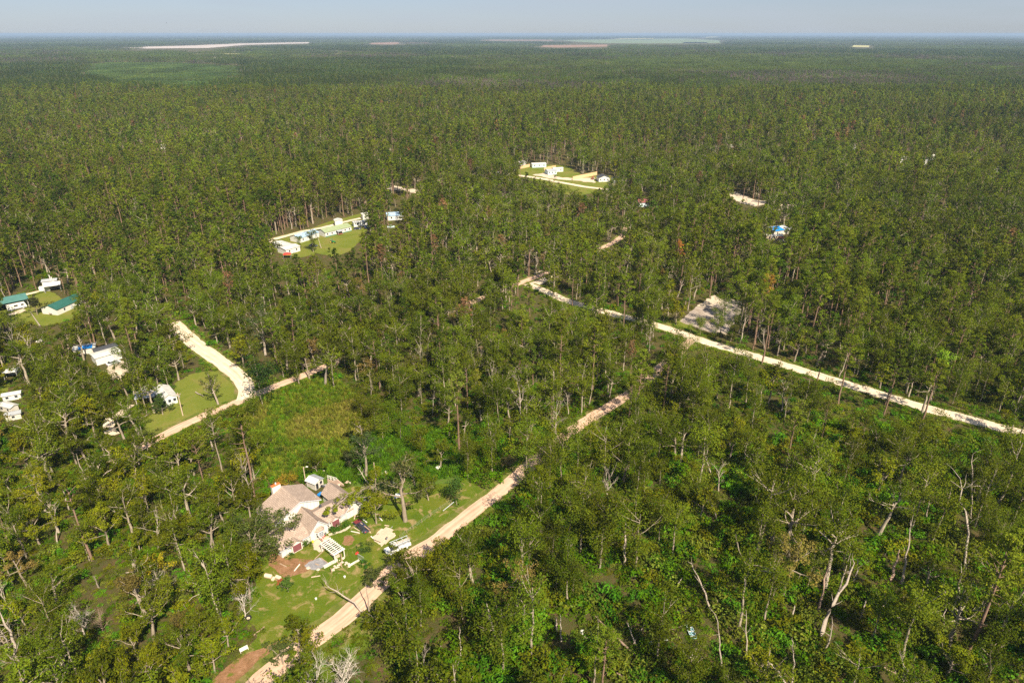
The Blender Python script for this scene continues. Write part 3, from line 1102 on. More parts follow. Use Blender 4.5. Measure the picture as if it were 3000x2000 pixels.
for lod in (0.8, 0.4, 0.2):
    for key, lst in PROTO.items():
        for i, (fn, sd, bark) in enumerate(lst):
            add_src((key, i, lod), fn(sd, lod).joint_mesh('tree_source', M[bark]))
for i in range(5):
    col = [G_BUSH, G_OAKY, G_OAK, (0.085, 0.18, 0.01), (0.14, 0.16, 0.02)][i]
    add_src(('bush', i), grow_bush(100 + i, 1.7 + .2 * (i % 3), 1.5 + .35 * (i % 2), col).joint_mesh('bush_source', M['bark']))
for i in range(4):
    col = [(0.2, 0.205, 0.025), (0.15, 0.19, 0.015), (0.24, 0.2, 0.045), (0.105, 0.19, 0.01)][i]
    add_src(('tuft', i), grow_tuft(120 + i, col).joint_mesh('tuft_source', M['bark']))

# forest tiles for the distance: 60 m squares with some 75 coarse trees each
TILE = 60.0


def forest_tile(seed, mixw, hscale=1.0):
    t = Tree(seed)
    stick = .75 if mixw[4] > .3 else .3
    r = t.r
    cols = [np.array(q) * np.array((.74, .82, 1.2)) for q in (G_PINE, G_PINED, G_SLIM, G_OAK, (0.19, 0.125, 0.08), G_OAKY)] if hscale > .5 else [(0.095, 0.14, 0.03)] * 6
    n = 78
    side = 9
    for i in range(n + 3):
        x = ((i % side) + r.uniform(-.1, 1.1)) / side * TILE - TILE / 2
        y = ((i // side) + r.uniform(-.1, 1.1)) / side * TILE - TILE / 2
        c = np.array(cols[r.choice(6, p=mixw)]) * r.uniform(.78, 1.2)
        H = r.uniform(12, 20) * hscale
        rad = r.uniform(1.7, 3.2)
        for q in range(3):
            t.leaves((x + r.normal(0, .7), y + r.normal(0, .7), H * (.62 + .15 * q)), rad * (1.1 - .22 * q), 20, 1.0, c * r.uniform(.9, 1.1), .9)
        if r.random() < stick:
            t.tube([(x, y, 0), (x + r.normal(0, .6), y, H * r.uniform(.75, 1.02))], [.2, .12], 3)
    t.leaves((0, 0, 2.0), TILE * .5, 260, 3.2, G_OAK, .05)
    return t


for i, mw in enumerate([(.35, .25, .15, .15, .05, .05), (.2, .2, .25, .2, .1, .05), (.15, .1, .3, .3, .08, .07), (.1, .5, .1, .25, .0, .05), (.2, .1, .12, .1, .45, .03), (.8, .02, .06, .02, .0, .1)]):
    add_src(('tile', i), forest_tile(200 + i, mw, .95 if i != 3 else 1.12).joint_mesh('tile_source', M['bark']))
for i in range(2):
    add_src(('young', i), forest_tile(230 + i, (.6, .1, .2, .1, 0, 0), .22).joint_mesh('tile_source', M['bark']))


def scatter(name, X, Y, idx, scl, rot, label=None):
    """one stuff object: instances of the sources on points"""
    n = len(X)
    me = bpy.data.meshes.new(name)
    me.vertices.add(n)
    me.vertices.foreach_set('co', np.stack([X, Y, np.zeros(n)], 1).astype(np.float32).ravel())
    a = me.attributes.new('idx', 'INT', 'POINT')
    a.data.foreach_set('value', np.asarray(idx, np.int32))
    a = me.attributes.new('scl', 'FLOAT_VECTOR', 'POINT')
    a.data.foreach_set('vector', np.asarray(scl, np.float32).ravel())
    a = me.attributes.new('rot', 'FLOAT_VECTOR', 'POINT')
    a.data.foreach_set('vector', np.stack([np.zeros(n), np.zeros(n), rot], 1).astype(np.float32).ravel())
    o = bpy.data.objects.new(name, me)
    COL.objects.link(o)
    g = bpy.data.node_groups.new(name, 'GeometryNodeTree')
    g.interface.new_socket('Geometry', in_out='INPUT', socket_type='NodeSocketGeometry')
    g.interface.new_socket('Geometry', in_out='OUTPUT', socket_type='NodeSocketGeometry')
    N = g.nodes.new
    gi, go_, ip, ci = N('NodeGroupInput'), N('NodeGroupOutput'), N('GeometryNodeInstanceOnPoints'), N('GeometryNodeCollectionInfo')
    ci.inputs['Collection'].default_value = src_near
    ci.inputs['Separate Children'].default_value = True
    ci.inputs['Reset Children'].default_value = True
    ip.inputs['Pick Instance'].default_value = True

    def attr(nm, ty):
        q = N('GeometryNodeInputNamedAttribute')
        q.data_type = ty
        q.inputs['Name'].default_value = nm
        return next(s for s in q.outputs if s.enabled and s.name == 'Attribute')
    L = g.links.new
    L(gi.outputs[0], ip.inputs['Points'])
    L(ci.outputs[0], ip.inputs['Instance'])
    L(attr('idx', 'INT'), ip.inputs['Instance Index'])
    L(attr('scl', 'FLOAT_VECTOR'), ip.inputs['Scale'])
    L(attr('rot', 'FLOAT_VECTOR'), ip.inputs['Rotation'])
    L(ip.outputs[0], go_.inputs[0])
    md = o.modifiers.new('instances', 'NODES')
    md.node_group = g
    return kind(o, 'stuff')


# ------------------------------------------------------------------ where the photograph sees past the trees
MW, MH = 750, 500
_mx, _my = np.meshgrid((np.arange(MW) + .5) * 4, (np.arange(MH) + .5) * 4)
OPEN = np.zeros((MH, MW), np.float32)


def keep(poly, wt=1.0):
    m = inside(_mx, _my, poly)
    OPEN[m] = np.maximum(OPEN[m], wt)


def keep_line(pts, hw, wt=1.0):
    for (x0, y0), (x1, y1) in zip(pts, pts[1:]):
        L = math.hypot(x1 - x0, y1 - y0) + 1e-6
        u = np.clip(((_mx - x0) * (x1 - x0) + (_my - y0) * (y1 - y0)) / L ** 2, 0, 1)
        m = np.hypot(_mx - x0 - u * (x1 - x0), _my - y0 - u * (y1 - y0)) < hw
        OPEN[m] = np.maximum(OPEN[m], wt)


for pl in (F((590, 1568), (600, 1462), (590, 1400), (600, 1300), (640, 1200), (690, 1105), (800, 1110), (850, 1100), (960, 1110), (1050, 1085), (1110, 1130), (1150, 1120), (1085, 1178), (1000, 1240), (930, 1240), (900, 1300), (850, 1366), (780, 1428), (690, 1500)),
           F((590, 940), (640, 910), (738, 875), (790, 890), (830, 930), (870, 985), (830, 1030), (770, 1070), (690, 1100), (620, 1090), (590, 1050)),
           F((845, 1010), (920, 990), (1000, 990), (1050, 1040), (1050, 1075), (960, 1105), (860, 1112), (830, 1060)),
           F((335, 985), (360, 900), (405, 880), (480, 865), (545, 862), (555, 905), (470, 942), (370, 1000)), F((0, 690), (60, 674), (100, 655), (185, 680), (180, 715), (140, 735), (60, 738), (0, 725)),
           F((620, 560), (690, 535), (760, 505), (845, 488), (845, 525), (815, 565), (770, 585), (690, 588), (640, 590)), F((885, 488), (925, 485), (925, 515), (890, 518)),
           F((1195, 378), (1290, 380), (1400, 395), (1405, 420), (1340, 448), (1300, 425), (1240, 405), (1200, 400)), F((1568, 738), (1600, 708), (1635, 690), (1650, 715), (1640, 755), (1615, 755)),
           F((1765, 520), (1820, 520), (1815, 555), (1765, 552)), F((180, 795), (215, 795), (275, 805), (275, 830), (255, 870), (240, 840), (185, 818)), F((5, 848), (35, 848), (35, 890), (0, 895)),
           F((1700, 448), (1755, 462), (1745, 476), (1700, 466)), F((1465, 455), (1492, 455), (1492, 475), (1465, 478)), F((245, 955), (275, 952), (262, 1000), (245, 1000)),
           F((0, 905), (50, 905), (55, 975), (0, 975)), F((1385, 545), (1430, 535), (1425, 555), (1390, 572))):
    keep(pl)
fl = lambda *p: F(*p)
keep_line(F((600, 1562), (690, 1490)), 16)
keep_line(F((835, 1375), (885, 1335)), 26)
keep_line(F((980, 1260), (1090, 1172), (1150, 1125)), 24)
keep_line(F((1165, 1113), (1212, 1074)), 18)
keep_line(F((1300, 1000), (1395, 937)), 17)
keep_line(F((1418, 923), (1436, 911)), 12, 2)
keep_line(F((1486, 876), (1510, 850)), 10, 2)
keep_line(F((2310, 986), (2352, 998)), 8, 1.4)
for sg in (((1252, 669), (1335, 699)), ((1395, 717), (1455, 735)), ((1515, 749), (1650, 795)), ((1655, 796), (1845, 851)), ((1855, 854), (1960, 887)), ((1968, 890), (2105, 931)), ((2135, 939), (2300, 984))):
    keep_line(F(*sg), 10, 2.4)
for sg in (((370, 1002), (450, 962)), ((625, 893), (742, 845)), ((1088, 694), (1112, 683)), ((1190, 656), (1242, 634)), ((1390, 567), (1430, 545))):
    keep_line(F(*sg), 12, 2)
keep_line(F((428, 770), (470, 806), (525, 845), (560, 880)), 24)
FARM = [q for _n, q, _m in FARF]


def blocked(X, Y, H, CR, lo=0.1):
    """share of a tree's picture that would hide what the photograph shows open"""
    hit = np.zeros(len(X))
    n = 0
    for f in (0.02, 0.25, 0.45, .6, .75, .9, 1.0):
        for o in (-0.8, 0, 0.8) if f > lo + .2 else (0,):
            u, v, zc = proj(X + CR * o * (1 if f < .95 else .4), Y, H * f)
            iu = np.clip((u / 4).astype(int), 0, MW - 1)
            iv = np.clip((v / 4).astype(int), 0, MH - 1)
            ok = (u >= 0) & (u < 3000) & (v >= 0) & (v < 2000)
            hit += OPEN[iv, iu] * ok
            n += 1
    return hit / n


keep(F((888, 427), (978, 438), (972, 447), (893, 441)))
keep(F((1664, 443), (1690, 440), (1730, 456), (1764, 460), (1748, 478), (1700, 468)), 1.5)
keep(F((1532, 744), (1570, 734), (1605, 762), (1590, 772)))


def near_road(X, Y, extra):
    r = np.zeros(len(X), bool)
    for L, hw in ROADS:
        for i in range(0, len(L), 400):
            seg = L[i:i + 400]
            lo, hi = seg.min(0) - hw - extra - 2, seg.max(0) + hw + extra + 2
            c = np.where((X > lo[0]) & (X < hi[0]) & (Y > lo[1]) & (Y < hi[1]))[0]
            for b in range(0, len(c), 2000):
                cc = c[b:b + 2000]
                d = np.hypot(X[cc, None] - seg[None, :, 0], Y[cc, None] - seg[None, :, 1]).min(1)
                r[cc] |= d < hw + extra
    return r


CLEAR = [LAWN, FIELD, SCRUB, WLAWN, LLAWN, MLAWN, FARCL, SANDLOT, PLANT] + SANDS
BUILT = []          # (x, y, radius) of buildings and vehicles, filled before the trees are set


def in_clearing(X, Y):
    u, v, _ = proj(X, Y, np.zeros_like(X))
    r = np.zeros(len(X), bool)
    for pl in CLEAR:
        r |= inside(u, v, pl)
    return r


# ------------------------------------------------------------------ the main house
TH = R(46)
HO = at(827.0, 1634.5)
house = thing('house', 'large white house with brown shingle roofs and a bay-windowed front gable', 'house', HO, TH)
BUILT += [((HO + Matrix.Rotation(TH, 3, 'Z') @ Vector((a, b, 0))).to_2d(), 4.5) for a in (1.5, 5, 9, 13, 17, 21) for b in (2, 6, 10, 14)]


def hpt(a, b, z=0.0):
    return HO + Matrix.Rotation(TH, 3, 'Z') @ Vector((a, b, z))


def wallpoly(pts, off, name='wall', mat='white', parent=None):
    return MB().prism(pts, off).build(name, M[mat], parent or house)


T_ = 0.18
# walls: left wing
wallpoly([(0, 0, 0), (7.3, 0, 0), (7.3, 0, 2.5), (0, 0, 2.5)], (0, T_, 0))
wallpoly([(0, .2, 0), (0, 6.6, 0), (0, 6.6, 2.5), (0, 3.3, 3.95), (0, .2, 2.56)], (T_, 0, 0))
# left front dormer with maroon panel
wallpoly([(2.4, -.55, 0), (4.95, -.55, 0), (4.95, -.55, 2.3), (3.68, -.55, 3.15), (2.4, -.55, 2.3)], (0, T_, 0))
wallpoly([(2.4, -.36, 0), (2.4, -.01, 0), (2.4, -.01, 2.4), (2.4, -.36, 2.3)], (T_, 0, 0))
wallpoly([(4.95, -.36, 0), (4.95, -.01, 0), (4.95, -.01, 2.4), (4.95, -.36, 2.3)], (-T_, 0, 0))
# centre gable
wallpoly([(7.4, -.15, 0), (12.2, -.15, 0), (12.2, -.15, 2.75), (9.8, -.15, 5.15), (7.4, -.15, 2.75)], (0, T_, 0))
wallpoly([(7.4, .05, 0), (7.4, 7.1, 0), (7.4, 7.1, 2.8), (7.4, .05, 2.8)], (T_, 0, 0))
wallpoly([(12.2, .05, 0), (12.2, 7.1, 0), (12.2, 7.1, 2.8), (12.2, .05, 2.8)], (-T_, 0, 0))
# link and its maroon dormer
wallpoly([(12.25, .9, 0), (17.8, .9, 0), (17.8, .9, 2.45), (12.25, .9, 2.45)], (0, T_, 0))
wallpoly([(13.5, .35, 0), (15.8, .35, 0), (15.8, .35, 2.2), (14.65, .35, 3.0), (13.5, .35, 2.2)], (0, T_, 0))
wallpoly([(13.5, .55, 0), (13.5, .88, 0), (13.5, .88, 2.3), (13.5, .55, 2.2)], (T_, 0, 0))
wallpoly([(15.8, .55, 0), (15.8, .88, 0), (15.8, .88, 2.3), (15.8, .55, 2.2)], (-T_, 0, 0))
# garage gable at the right end
wallpoly([(17.82, .8, 0), (22.3, .8, 0), (22.3, .8, 2.5), (20.05, .8, 4.6), (17.82, .8, 2.5)], (0, T_, 0))
wallpoly([(22.3, 1.0, 0), (22.3, 11.2, 0), (22.3, 11.2, 2.5), (22.3, 1.0, 2.5)], (-T_, 0, 0))
wallpoly([(17.82, 7.6, 0), (17.82, 11.2, 0), (17.82, 11.2, 2.5), (17.82, 7.6, 2.5)], (T_, 0, 0))
wallpoly([(17.82, 11.4, 0), (22.3, 11.4, 0), (22.3, 11.4, 2.5), (20.05, 11.4, 4.6), (17.82, 11.4, 2.5)], (0, -T_, 0))
# tall main block behind
wallpoly([(2.5, 7.2, 0), (14.5, 7.2, 0), (14.5, 7.2, 4.75), (9.5, 7.2, 6.85), (2.5, 7.2, 3.95)], (0, T_, 0))
wallpoly([(2.5, 7.4, 0), (2.5, 15.2, 0), (2.5, 15.2, 3.95), (2.5, 7.4, 3.95)], (T_, 0, 0))
wallpoly([(14.5, 7.4, 0), (14.5, 15.2, 0), (14.5, 15.2, 4.75), (14.5, 7.4, 4.75)], (-T_, 0, 0))
wallpoly([(2.5, 15.4, 0), (14.5, 15.4, 0), (14.5, 15.4, 4.75), (9.5, 15.4, 6.85), (2.5, 15.4, 3.95)], (0, -T_, 0))


def roofslab(p0, p1, p2, p3, name='roof', mat='shingle', th=.14, parent=None):
    return MB().slab(p0, p1, p2, p3, th).build(name, M[mat], parent or house)


def fascia(p0, p1, drop=.24, th=.05, out=(0, -1, 0)):
    a, b, o = Vector(p0), Vector(p1), Vector(out)
    f = MB().prism([a, b, b - Vector((0, 0, drop)), a - Vector((0, 0, drop))], o * th)
    return f.build('fascia', M['fascia'], house)


# roofs (eave first)
roofslab((-.4, -.45, 2.46), (7.38, -.45, 2.46), (7.38, 3.3, 4.12), (-.4, 3.3, 4.12))
roofslab((7.38, 7.05, 2.46), (-.4, 7.05, 2.46), (-.4, 3.3, 4.12), (7.38, 3.3, 4.12))
roofslab((2.1, 1.6, 2.2), (2.1, -.8, 2.2), (3.68, -.8, 3.28), (3.68, 1.6, 3.28))
roofslab((5.25, -.8, 2.2), (5.25, 1.6, 2.2), (3.68, 1.6, 3.28), (3.68, -.8, 3.28))
roofslab((7.0, 7.15, 2.52), (7.0, -.5, 2.52), (9.8, -.5, 5.32), (9.8, 7.15, 5.32))
roofslab((12.6, -.5, 2.52), (12.6, 7.15, 2.52), (9.8, 7.15, 5.32), (9.8, -.5, 5.32))
roofslab((12.3, .45, 2.42), (20.0, .45, 2.42), (20.0, 4.3, 4.35), (11.0, 4.3, 4.35))
roofslab((20.0, 8.0, 2.42), (12.3, 8.0, 2.42), (11.0, 4.3, 4.35), (20.0, 4.3, 4.35))
roofslab((13.2, 2.2, 2.12), (13.2, .1, 2.12), (14.65, .1, 3.12), (14.65, 2.2, 3.12))
roofslab((16.1, .1, 2.12), (16.1, 2.2, 2.12), (14.65, 2.2, 3.12), (14.65, .1, 3.12))
roofslab((17.45, 11.7, 2.38), (17.45, .45, 2.38), (20.05, .45, 4.78), (20.05, 11.7, 4.78))
roofslab((22.65, .45, 2.38), (22.65, 11.7, 2.38), (20.05, 11.7, 4.78), (20.05, .45, 4.78))
roofslab((2.0, 15.8, 3.9), (2.0, 6.85, 3.9), (9.5, 6.85, 7.08), (9.5, 15.8, 7.08))
roofslab((15.05, 6.85, 4.68), (15.05, 15.8, 4.68), (9.5, 15.8, 7.08), (9.5, 6.85, 7.08))
# fascia boards on the eaves and rakes one sees
fascia((7.0, -.5, 2.42), (9.8, -.5, 5.22))
fascia((9.8, -.5, 5.22), (12.6, -.5, 2.42))
fascia((6.98, 7.0, 2.46), (6.98, -.5, 2.46), out=(-1, 0, 0))
fascia((2.0, 6.85, 3.8), (9.5, 6.85, 6.98))
fascia((9.5, 6.85, 6.98), (15.05, 6.85, 4.58))
fascia((17.45, .45, 2.3), (20.05, .45, 4.7))
fascia((20.05, .45, 4.7), (22.65, .45, 2.3))
fascia((-.42, 3.3, 4.04), (-.42, -.45, 2.38), out=(-1, 0, 0))
fascia((-.4, -.45, 2.4), (2.1, -.45, 2.4))
fascia((5.25, -.45, 2.4), (6.9, -.45, 2.4))
fascia((1.98, 15.8, 3.85), (1.98, 6.85, 3.85), out=(-1, 0, 0))
for x0, x1 in ((12.65, 13.2), (16.1, 17.4)):
    fascia((x0, .45, 2.36), (x1, .45, 2.36))
# battens: dark seams between the wall boards
for x in (.05, 1.25, 5.9, 7.1):
    MB().box(x, x + .06, -.025, 0.0, .05, 2.4).build('batten', M['groove'], house)
for x in (7.42, 8.55, 11.15, 12.1):
    MB().box(x, x + .06, -.175, -.15, .05, 2.7 + max(0, 2.1 - abs(x - 9.8)) * .5).build('batten', M['groove'], house)
for x in (16.6, 17.9, 19.0, 20.1, 21.2, 22.2):
    MB().box(x, x + .06, .775, .8, .05, 2.4).build('batten', M['groove'], house)
MB().box(17.9, 22.25, .77, .797, 2.42, 2.52).build('batten', M['groove'], house)
for x in (19.2, 20.05, 20.9):
    MB().box(x, x + .05, .775, .8, 2.55, 4.4 - abs(x - 20.05) * .95).build('batten', M['groove'], house)
for x in (10.4, 11.3, 12.2, 13.1, 14.0):
    MB().box(x, x + .06, 7.175, 7.2, 3.0, 6.4 - (x - 9.8) * .42).build('batten', M['groove'], house)
for y in (1.2, 2.4, 4.6, 5.8):
    MB().box(-.025, 0, y, y + .06, .05, 2.6).build('batten', M['groove'], house)
# maroon panels (garage-like doors) and the shuttered end window
MB().box(2.62, 4.72, -.62, -.55, .25, 2.1).build('door', M['maroon'], house)
MB().box(13.68, 15.62, .28, .35, .2, 2.05).build('door', M['maroon'], house)
MB().box(-.07, 0, 1.7, 3.6, .3, 2.3).build('shutter', M['maroon'], house)
# bay window: three sided projection, hipped cap, sashes with panes
bay = MB().prism([(8.75, -.16, .35), (11.05, -.16, .35), (10.6, -.85, .35), (9.2, -.85, .35)], (0, 0, 2.1)).build('bay_window', M['white'], house)
cap = MB()
cap.face([(8.6, -.17, 2.46), (11.2, -.17, 2.46), (10.7, -1.0, 2.46), (9.1, -1.0, 2.46)][::-1])
tp = [(9.35, -.17, 3.3), (10.45, -.17, 3.3)]
for q in ([(8.6, -.17, 2.46), (9.1, -1.0, 2.46), tp[0]], [(9.1, -1.0, 2.46), (10.7, -1.0, 2.46), tp[1], tp[0]], [(10.7, -1.0, 2.46), (11.2, -.17, 2.46), tp[1]]):
    cap.face(q, [(p[0], p[2]) for p in q])
cap.build('bay_roof', M['shingle'], bay)


def sash(p0, p1, z0, z1, parent, rows=3, cols=2, proud=.03):
    """frame board with dark panes between p0 and p1 (outer face on the right of p0->p1)"""
    a, b = Vector(p0), Vector(p1)
    e = (b - a).normalized()
    o = Vector((e.y, -e.x, 0))
    up = Vector((0, 0, 1))
    L = (b - a).length
    MB().prism([a + up * z0, b + up * z0, b + up * z1, a + up * z1], o * proud).build('window', M['fascia'], parent)
    for c in range(cols):
        for r_ in range(rows):
            x0, x1 = L * (c + .18) / cols, L * (c + .82) / cols
            y0, y1 = z0 + (z1 - z0) * (r_ + .18) / rows, z0 + (z1 - z0) * (r_ + .82) / rows
            q = a + o * (proud + .004)
            MB().prism([q + e * x0 + up * y0, q + e * x1 + up * y0, q + e * x1 + up * y1, q + e * x0 + up * y1], o * .012).build('pane', M['glass'], parent)


MB().box(9.28, 10.52, -.88, -.851, .5, 2.35).build('window_frame', M['fascia'], bay)
sash((9.36, -.882, 0), (9.88, -.882, 0), .75, 2.1, bay, 3, 2)
sash((9.96, -.882, 0), (10.46, -.882, 0), .75, 2.1, bay, 3, 2)
sash((8.85, -.33, 0), (9.12, -.74, 0), .75, 2.1, bay, 3, 1)
# chimney with an orange cap and a pot
ch = MB().box(7.0, 9.2, 15.55, 16.5, 0, 7.9).build('chimney', M['white'], house)
MB().box(7.0, 9.2, 15.55, 16.5, 7.9, 8.02).build('chimney_cap', M['orange'], ch)
MB().tube([(8.2, 16.0, 8.12), (8.2, 16.0, 8.6)], [.22, .18], 8).build('chimney_pot', M['fascia'], ch)
MB().tube([(14.2, 8.2, 4.9), (14.2, 8.2, 5.7)], .07, 6).build('vent_pipe', M['fascia'], house)
MB().box(16.8, 17.3, 3.4, 3.9, 3.95, 4.35).build('roof_vent', M['darkroof'], house)
MB().box(13.4, 13.9, 4.9, 5.4, 4.0, 4.6).build('roof_vent', M['darkroof'], house)


# ------------------------------------------------------------------ things round the house
def zone(px, py, rad):
    p = at(px, py)
    BUILT.append(((p.x, p.y), rad))


# pergola of white slats
PG = [at(941.8, 1592.4, 2.3), at(975.9, 1579.5, 2.3), at(1004.5, 1608.0, 2.3), at(981.4, 1624.4, 2.3)]
pg_c = (PG[0] + PG[2]) / 2
ax = (PG[3] - PG[0])
ax.z = 0
PGR = math.atan2(ax.y, ax.x)
LEN, WID = ax.length, ((PG[1] - PG[0]).length + (PG[2] - PG[3]).length) / 2
perg = thing('pergola', 'white slatted pergola roof in front of the bay window', 'pergola', (pg_c.x, pg_c.y, 0), PGR)
for y in (-WID / 2, 0, WID / 2):
    MB().box(-LEN / 2 - (3.2 if y == 0 else .1), LEN / 2 + .15, y - .07, y + .07, 2.18, 2.36).build('beam', M['white'], perg)
nsl = 9
for i in range(nsl):
    x = -LEN / 2 + LEN * i / (nsl - 1)
    wdt = .11 if i < nsl - 1 else .3
    MB().box(x - wdt, x + wdt, -WID / 2 - .25, WID / 2 + .25, 2.365, 2.42).build('slat', M['white'], perg)
for x in (-LEN / 2 + .1, LEN / 2):
    for y in (-WID / 2, WID / 2):
        MB().box(x - .09, x + .09, y - .09, y + .09, -.1, 2.18).build('post', M['white'], perg)
BUILT.append(((pg_c.x, pg_c.y), 3.5))


def bar(name, label, cat, p0, p1, wdt, hgt, mat, group=None):
    """one straight timber / stone bar lying or leaning from p0 to p1"""
    p0, p1 = Vector(p0), Vector(p1)
    d = p1 - p0
    L = d.length
    o = MB().box(0, L, -wdt / 2, wdt / 2, 0, hgt).build(name, M[mat])
    o.location = p0
    o.rotation_euler = d.to_track_quat('X', 'Z').to_euler()
    return tag(o, label, cat, group)


# boardwalk under the pergola
w0, w1 = at(780 + 1420 / 7.35, 1540 + 560 / 7.35), at(780 + 1580 / 7.35, 1540 + 710 / 7.35)
bw = thing('boardwalk', 'short plank walk coming out from under the slatted pergola', 'boardwalk', w0, math.atan2((w1 - w0).y, (w1 - w0).x))
for i in range(9):
    MB().box(i * .3, i * .3 + .26, -.75, .75, .05, .13 + .01 * (i % 2)).build('plank', M['palewood'], bw)
bar('low_wall', 'long low white wall beside the grey gravel bed', 'wall', at(780 + 1240 / 7.35, 1540 + 905 / 7.35), at(780 + 1535 / 7.35, 1540 + 745 / 7.35), .55, .5, 'oldwhite')
bar('low_wall', 'short low white wall ending at the wire gate panel', 'wall', at(780 + 1765 / 7.35, 1540 + 880 / 7.35), at(780 + 2000 / 7.35, 1540 + 745 / 7.35), .35, .35, 'oldwhite')
# gravel bed
sheet('gravel_bed', [(780 + x / 7.35, 1540 + y / 7.35) for x, y in ((820, 850), (930, 770), (1060, 720), (1150, 672), (1240, 730), (1330, 810), (1230, 890), (1100, 940), (960, 935), (880, 915))], 0.075, M['greygravel'], .5, .12)
# rubble stones, each by itself
rd = random.Random(3)
stones = []
for i in range(26):
    if i < 16:
        x, y = rd.uniform(1410, 1620), 0
        y = 950 - (x - 1410) * .62 + rd.uniform(-45, 40)
    else:
        x = rd.uniform(1570, 1800)
        y = 730 + (x - 1570) * .55 + rd.uniform(-35, 35)
    p = at(780 + x / 7.35, 1540 + y / 7.35)
    o = MB().blob((0, 0, .1), rd.uniform(.16, .34), i, .6).build('stone', M['stone'], None, p)
    stones.append(o)
NTH = 'nearest|second nearest|third nearest|fourth nearest|fifth nearest|sixth nearest|seventh nearest|eighth nearest|ninth nearest|tenth nearest|eleventh nearest|twelfth nearest|thirteenth nearest|fourteenth nearest|fifteenth nearest|sixteenth nearest|seventeenth nearest'.split('|')
for k_, sub in enumerate((stones[:16], stones[16:])):
    ref = at(780 + 1240 / 7.35, 1540 + 905 / 7.35) if k_ == 0 else pg_c
    for q, o in enumerate(sorted(sub, key=lambda o: (Vector(o.location) - ref).to_2d().length)):
        tag(o, 'pale rubble stone, ' + NTH[q] + (' to the long low white wall end' if k_ == 0 else ' to the pergola of the row by the walk'), 'stone', 'rubble stones in front of the pergola')
for i, (x, y, s) in enumerate(((900, 915, .5), (1120, 945, .4), (1660, 700, .42), (1775, 825, .34))):
    o = MB().blob((0, 0, .15), s, 50 + i, .45).build('boulder', M['stone'], None, at(780 + x / 7.35, 1540 + y / 7.35))
    tag(o, ('large pale slab at the lower edge of the grey gravel bed', 'small pale block on the gravel bed corner by the white wall', 'rounded pale boulder at the end of the plank walk', 'round pale boulder where the short low wall starts')[i], 'boulder')
# timbers
for i, (x0, y0, z0, x1, y1, z1, lb) in enumerate(((1040, 720, .1, 1250, 520, .1, 'long brown timber lying from the patio to the gravel bed'), (1180, 690, .08, 1335, 805, .08, 'brown timber along the upper edge of the gravel bed'),
                                                  (1410, 1005, .05, 1385, 900, 1.4, 'brown post leaning below the long low white wall'), (1625, 720, .05, 1610, 590, 1.7, 'brown post leaning beside the pergola end'),
                                                  (1640, 890, .06, 1510, 760, .06, 'thin brown plank across the stone rubble'), (1825, 115, .06, 2015, 155, .06, 'white plank lying on the lawn near the derelict car'),
                                                  (1885, 35, .1, 2010, 110, .1, 'pale plank lying against the derelict car'))):
    bar('timber', lb, 'timber', at(780 + x0 / 7.35, 1540 + y0 / 7.35, z0), at(780 + x1 / 7.35, 1540 + y1 / 7.35, z1), .18, .12, 'white' if i == 5 else 'palewood' if i == 6 else 'wood')
bar('timber', 'weathered plank lying on the lower lawn near the spare tyre', 'timber', at(742, 1861, .05), at(775, 1835, .05), .22, .1, 'wood')


def chair(name, label, px, py, rot, mat, s=1.0):
    t = thing(name, label, 'chair', at(px, py, .06), rot)
    MB().box(-.28 * s, .28 * s, -.28 * s, .28 * s, .38 * s, .45 * s).build('seat', M[mat], t)
    MB().box(-.28 * s, .28 * s, .22 * s, .29 * s, .45 * s, 1.0 * s).build('backrest', M[mat], t)
    for x in (-.24, .24):
        for y in (-.24, .24):
            MB().box(x * s - .03, x * s + .03, y * s - .03, y * s + .03, 0, .38 * s).build('leg', M[mat], t)
        MB().box(x * s - .04, x * s + .04, -.26 * s, .26 * s, .6 * s, .66 * s).build('arm', M[mat], t)
    return t


chair('patio_chair', 'bright red patio chair nearest the bay window corner', 948.5, 1573, .6, 'red')
chair('patio_chair', 'red patio chair under the pergola beam', 945, 1580.5, 2.4, 'red', .9)
chair('patio_chair', 'dark patio chair against the gable wall by the red chairs', 952, 1566, 1.2, 'darkroof', 1.1)
chair('toy_chair', 'small yellow toy chair on the sandy patio', 917, 1589.5, .4, 'yellow', .7)
# little things on the lawn
o = MB().tube([(0, 0, 0), (0, 0, .42)], [.2, .26], 10).build('bucket', M['sidewhite'], None, at(1010, 1691))
tag(o, 'small white bucket alone on the lawn below the stone rubble', 'bucket')
o = MB().tube([(0, 0, 0), (0, 0, .38)], [.2, .25], 10).build('bucket', M['sidewhite'], None, at(926, 1755))
tag(o, 'small white bucket on the lower lawn above the dirt road', 'bucket')
o = MB().tube([(0, 0, 0.1), (.5, .1, .5)], [.25, .3], 10).build('planter', M['red'], None, at(1043, 1623))
tag(o, 'small red planter beside the wire gate panel', 'planter')
gp = thing('gate_panel', 'grey wire gate panel leaning at the end of the low white wall', 'gate', at(1049, 1633), R(-35))
for x in np.linspace(0, 2.0, 7):
    MB().box(x - .015, x + .015, -.015, .015, .05, 1.2).build('bar', M['wire'], gp)
for z in (.05, 1.2):
    MB().box(-.03, 2.03, -.025, .025, z - .03, z + .03).build('rail', M['wire'], gp)

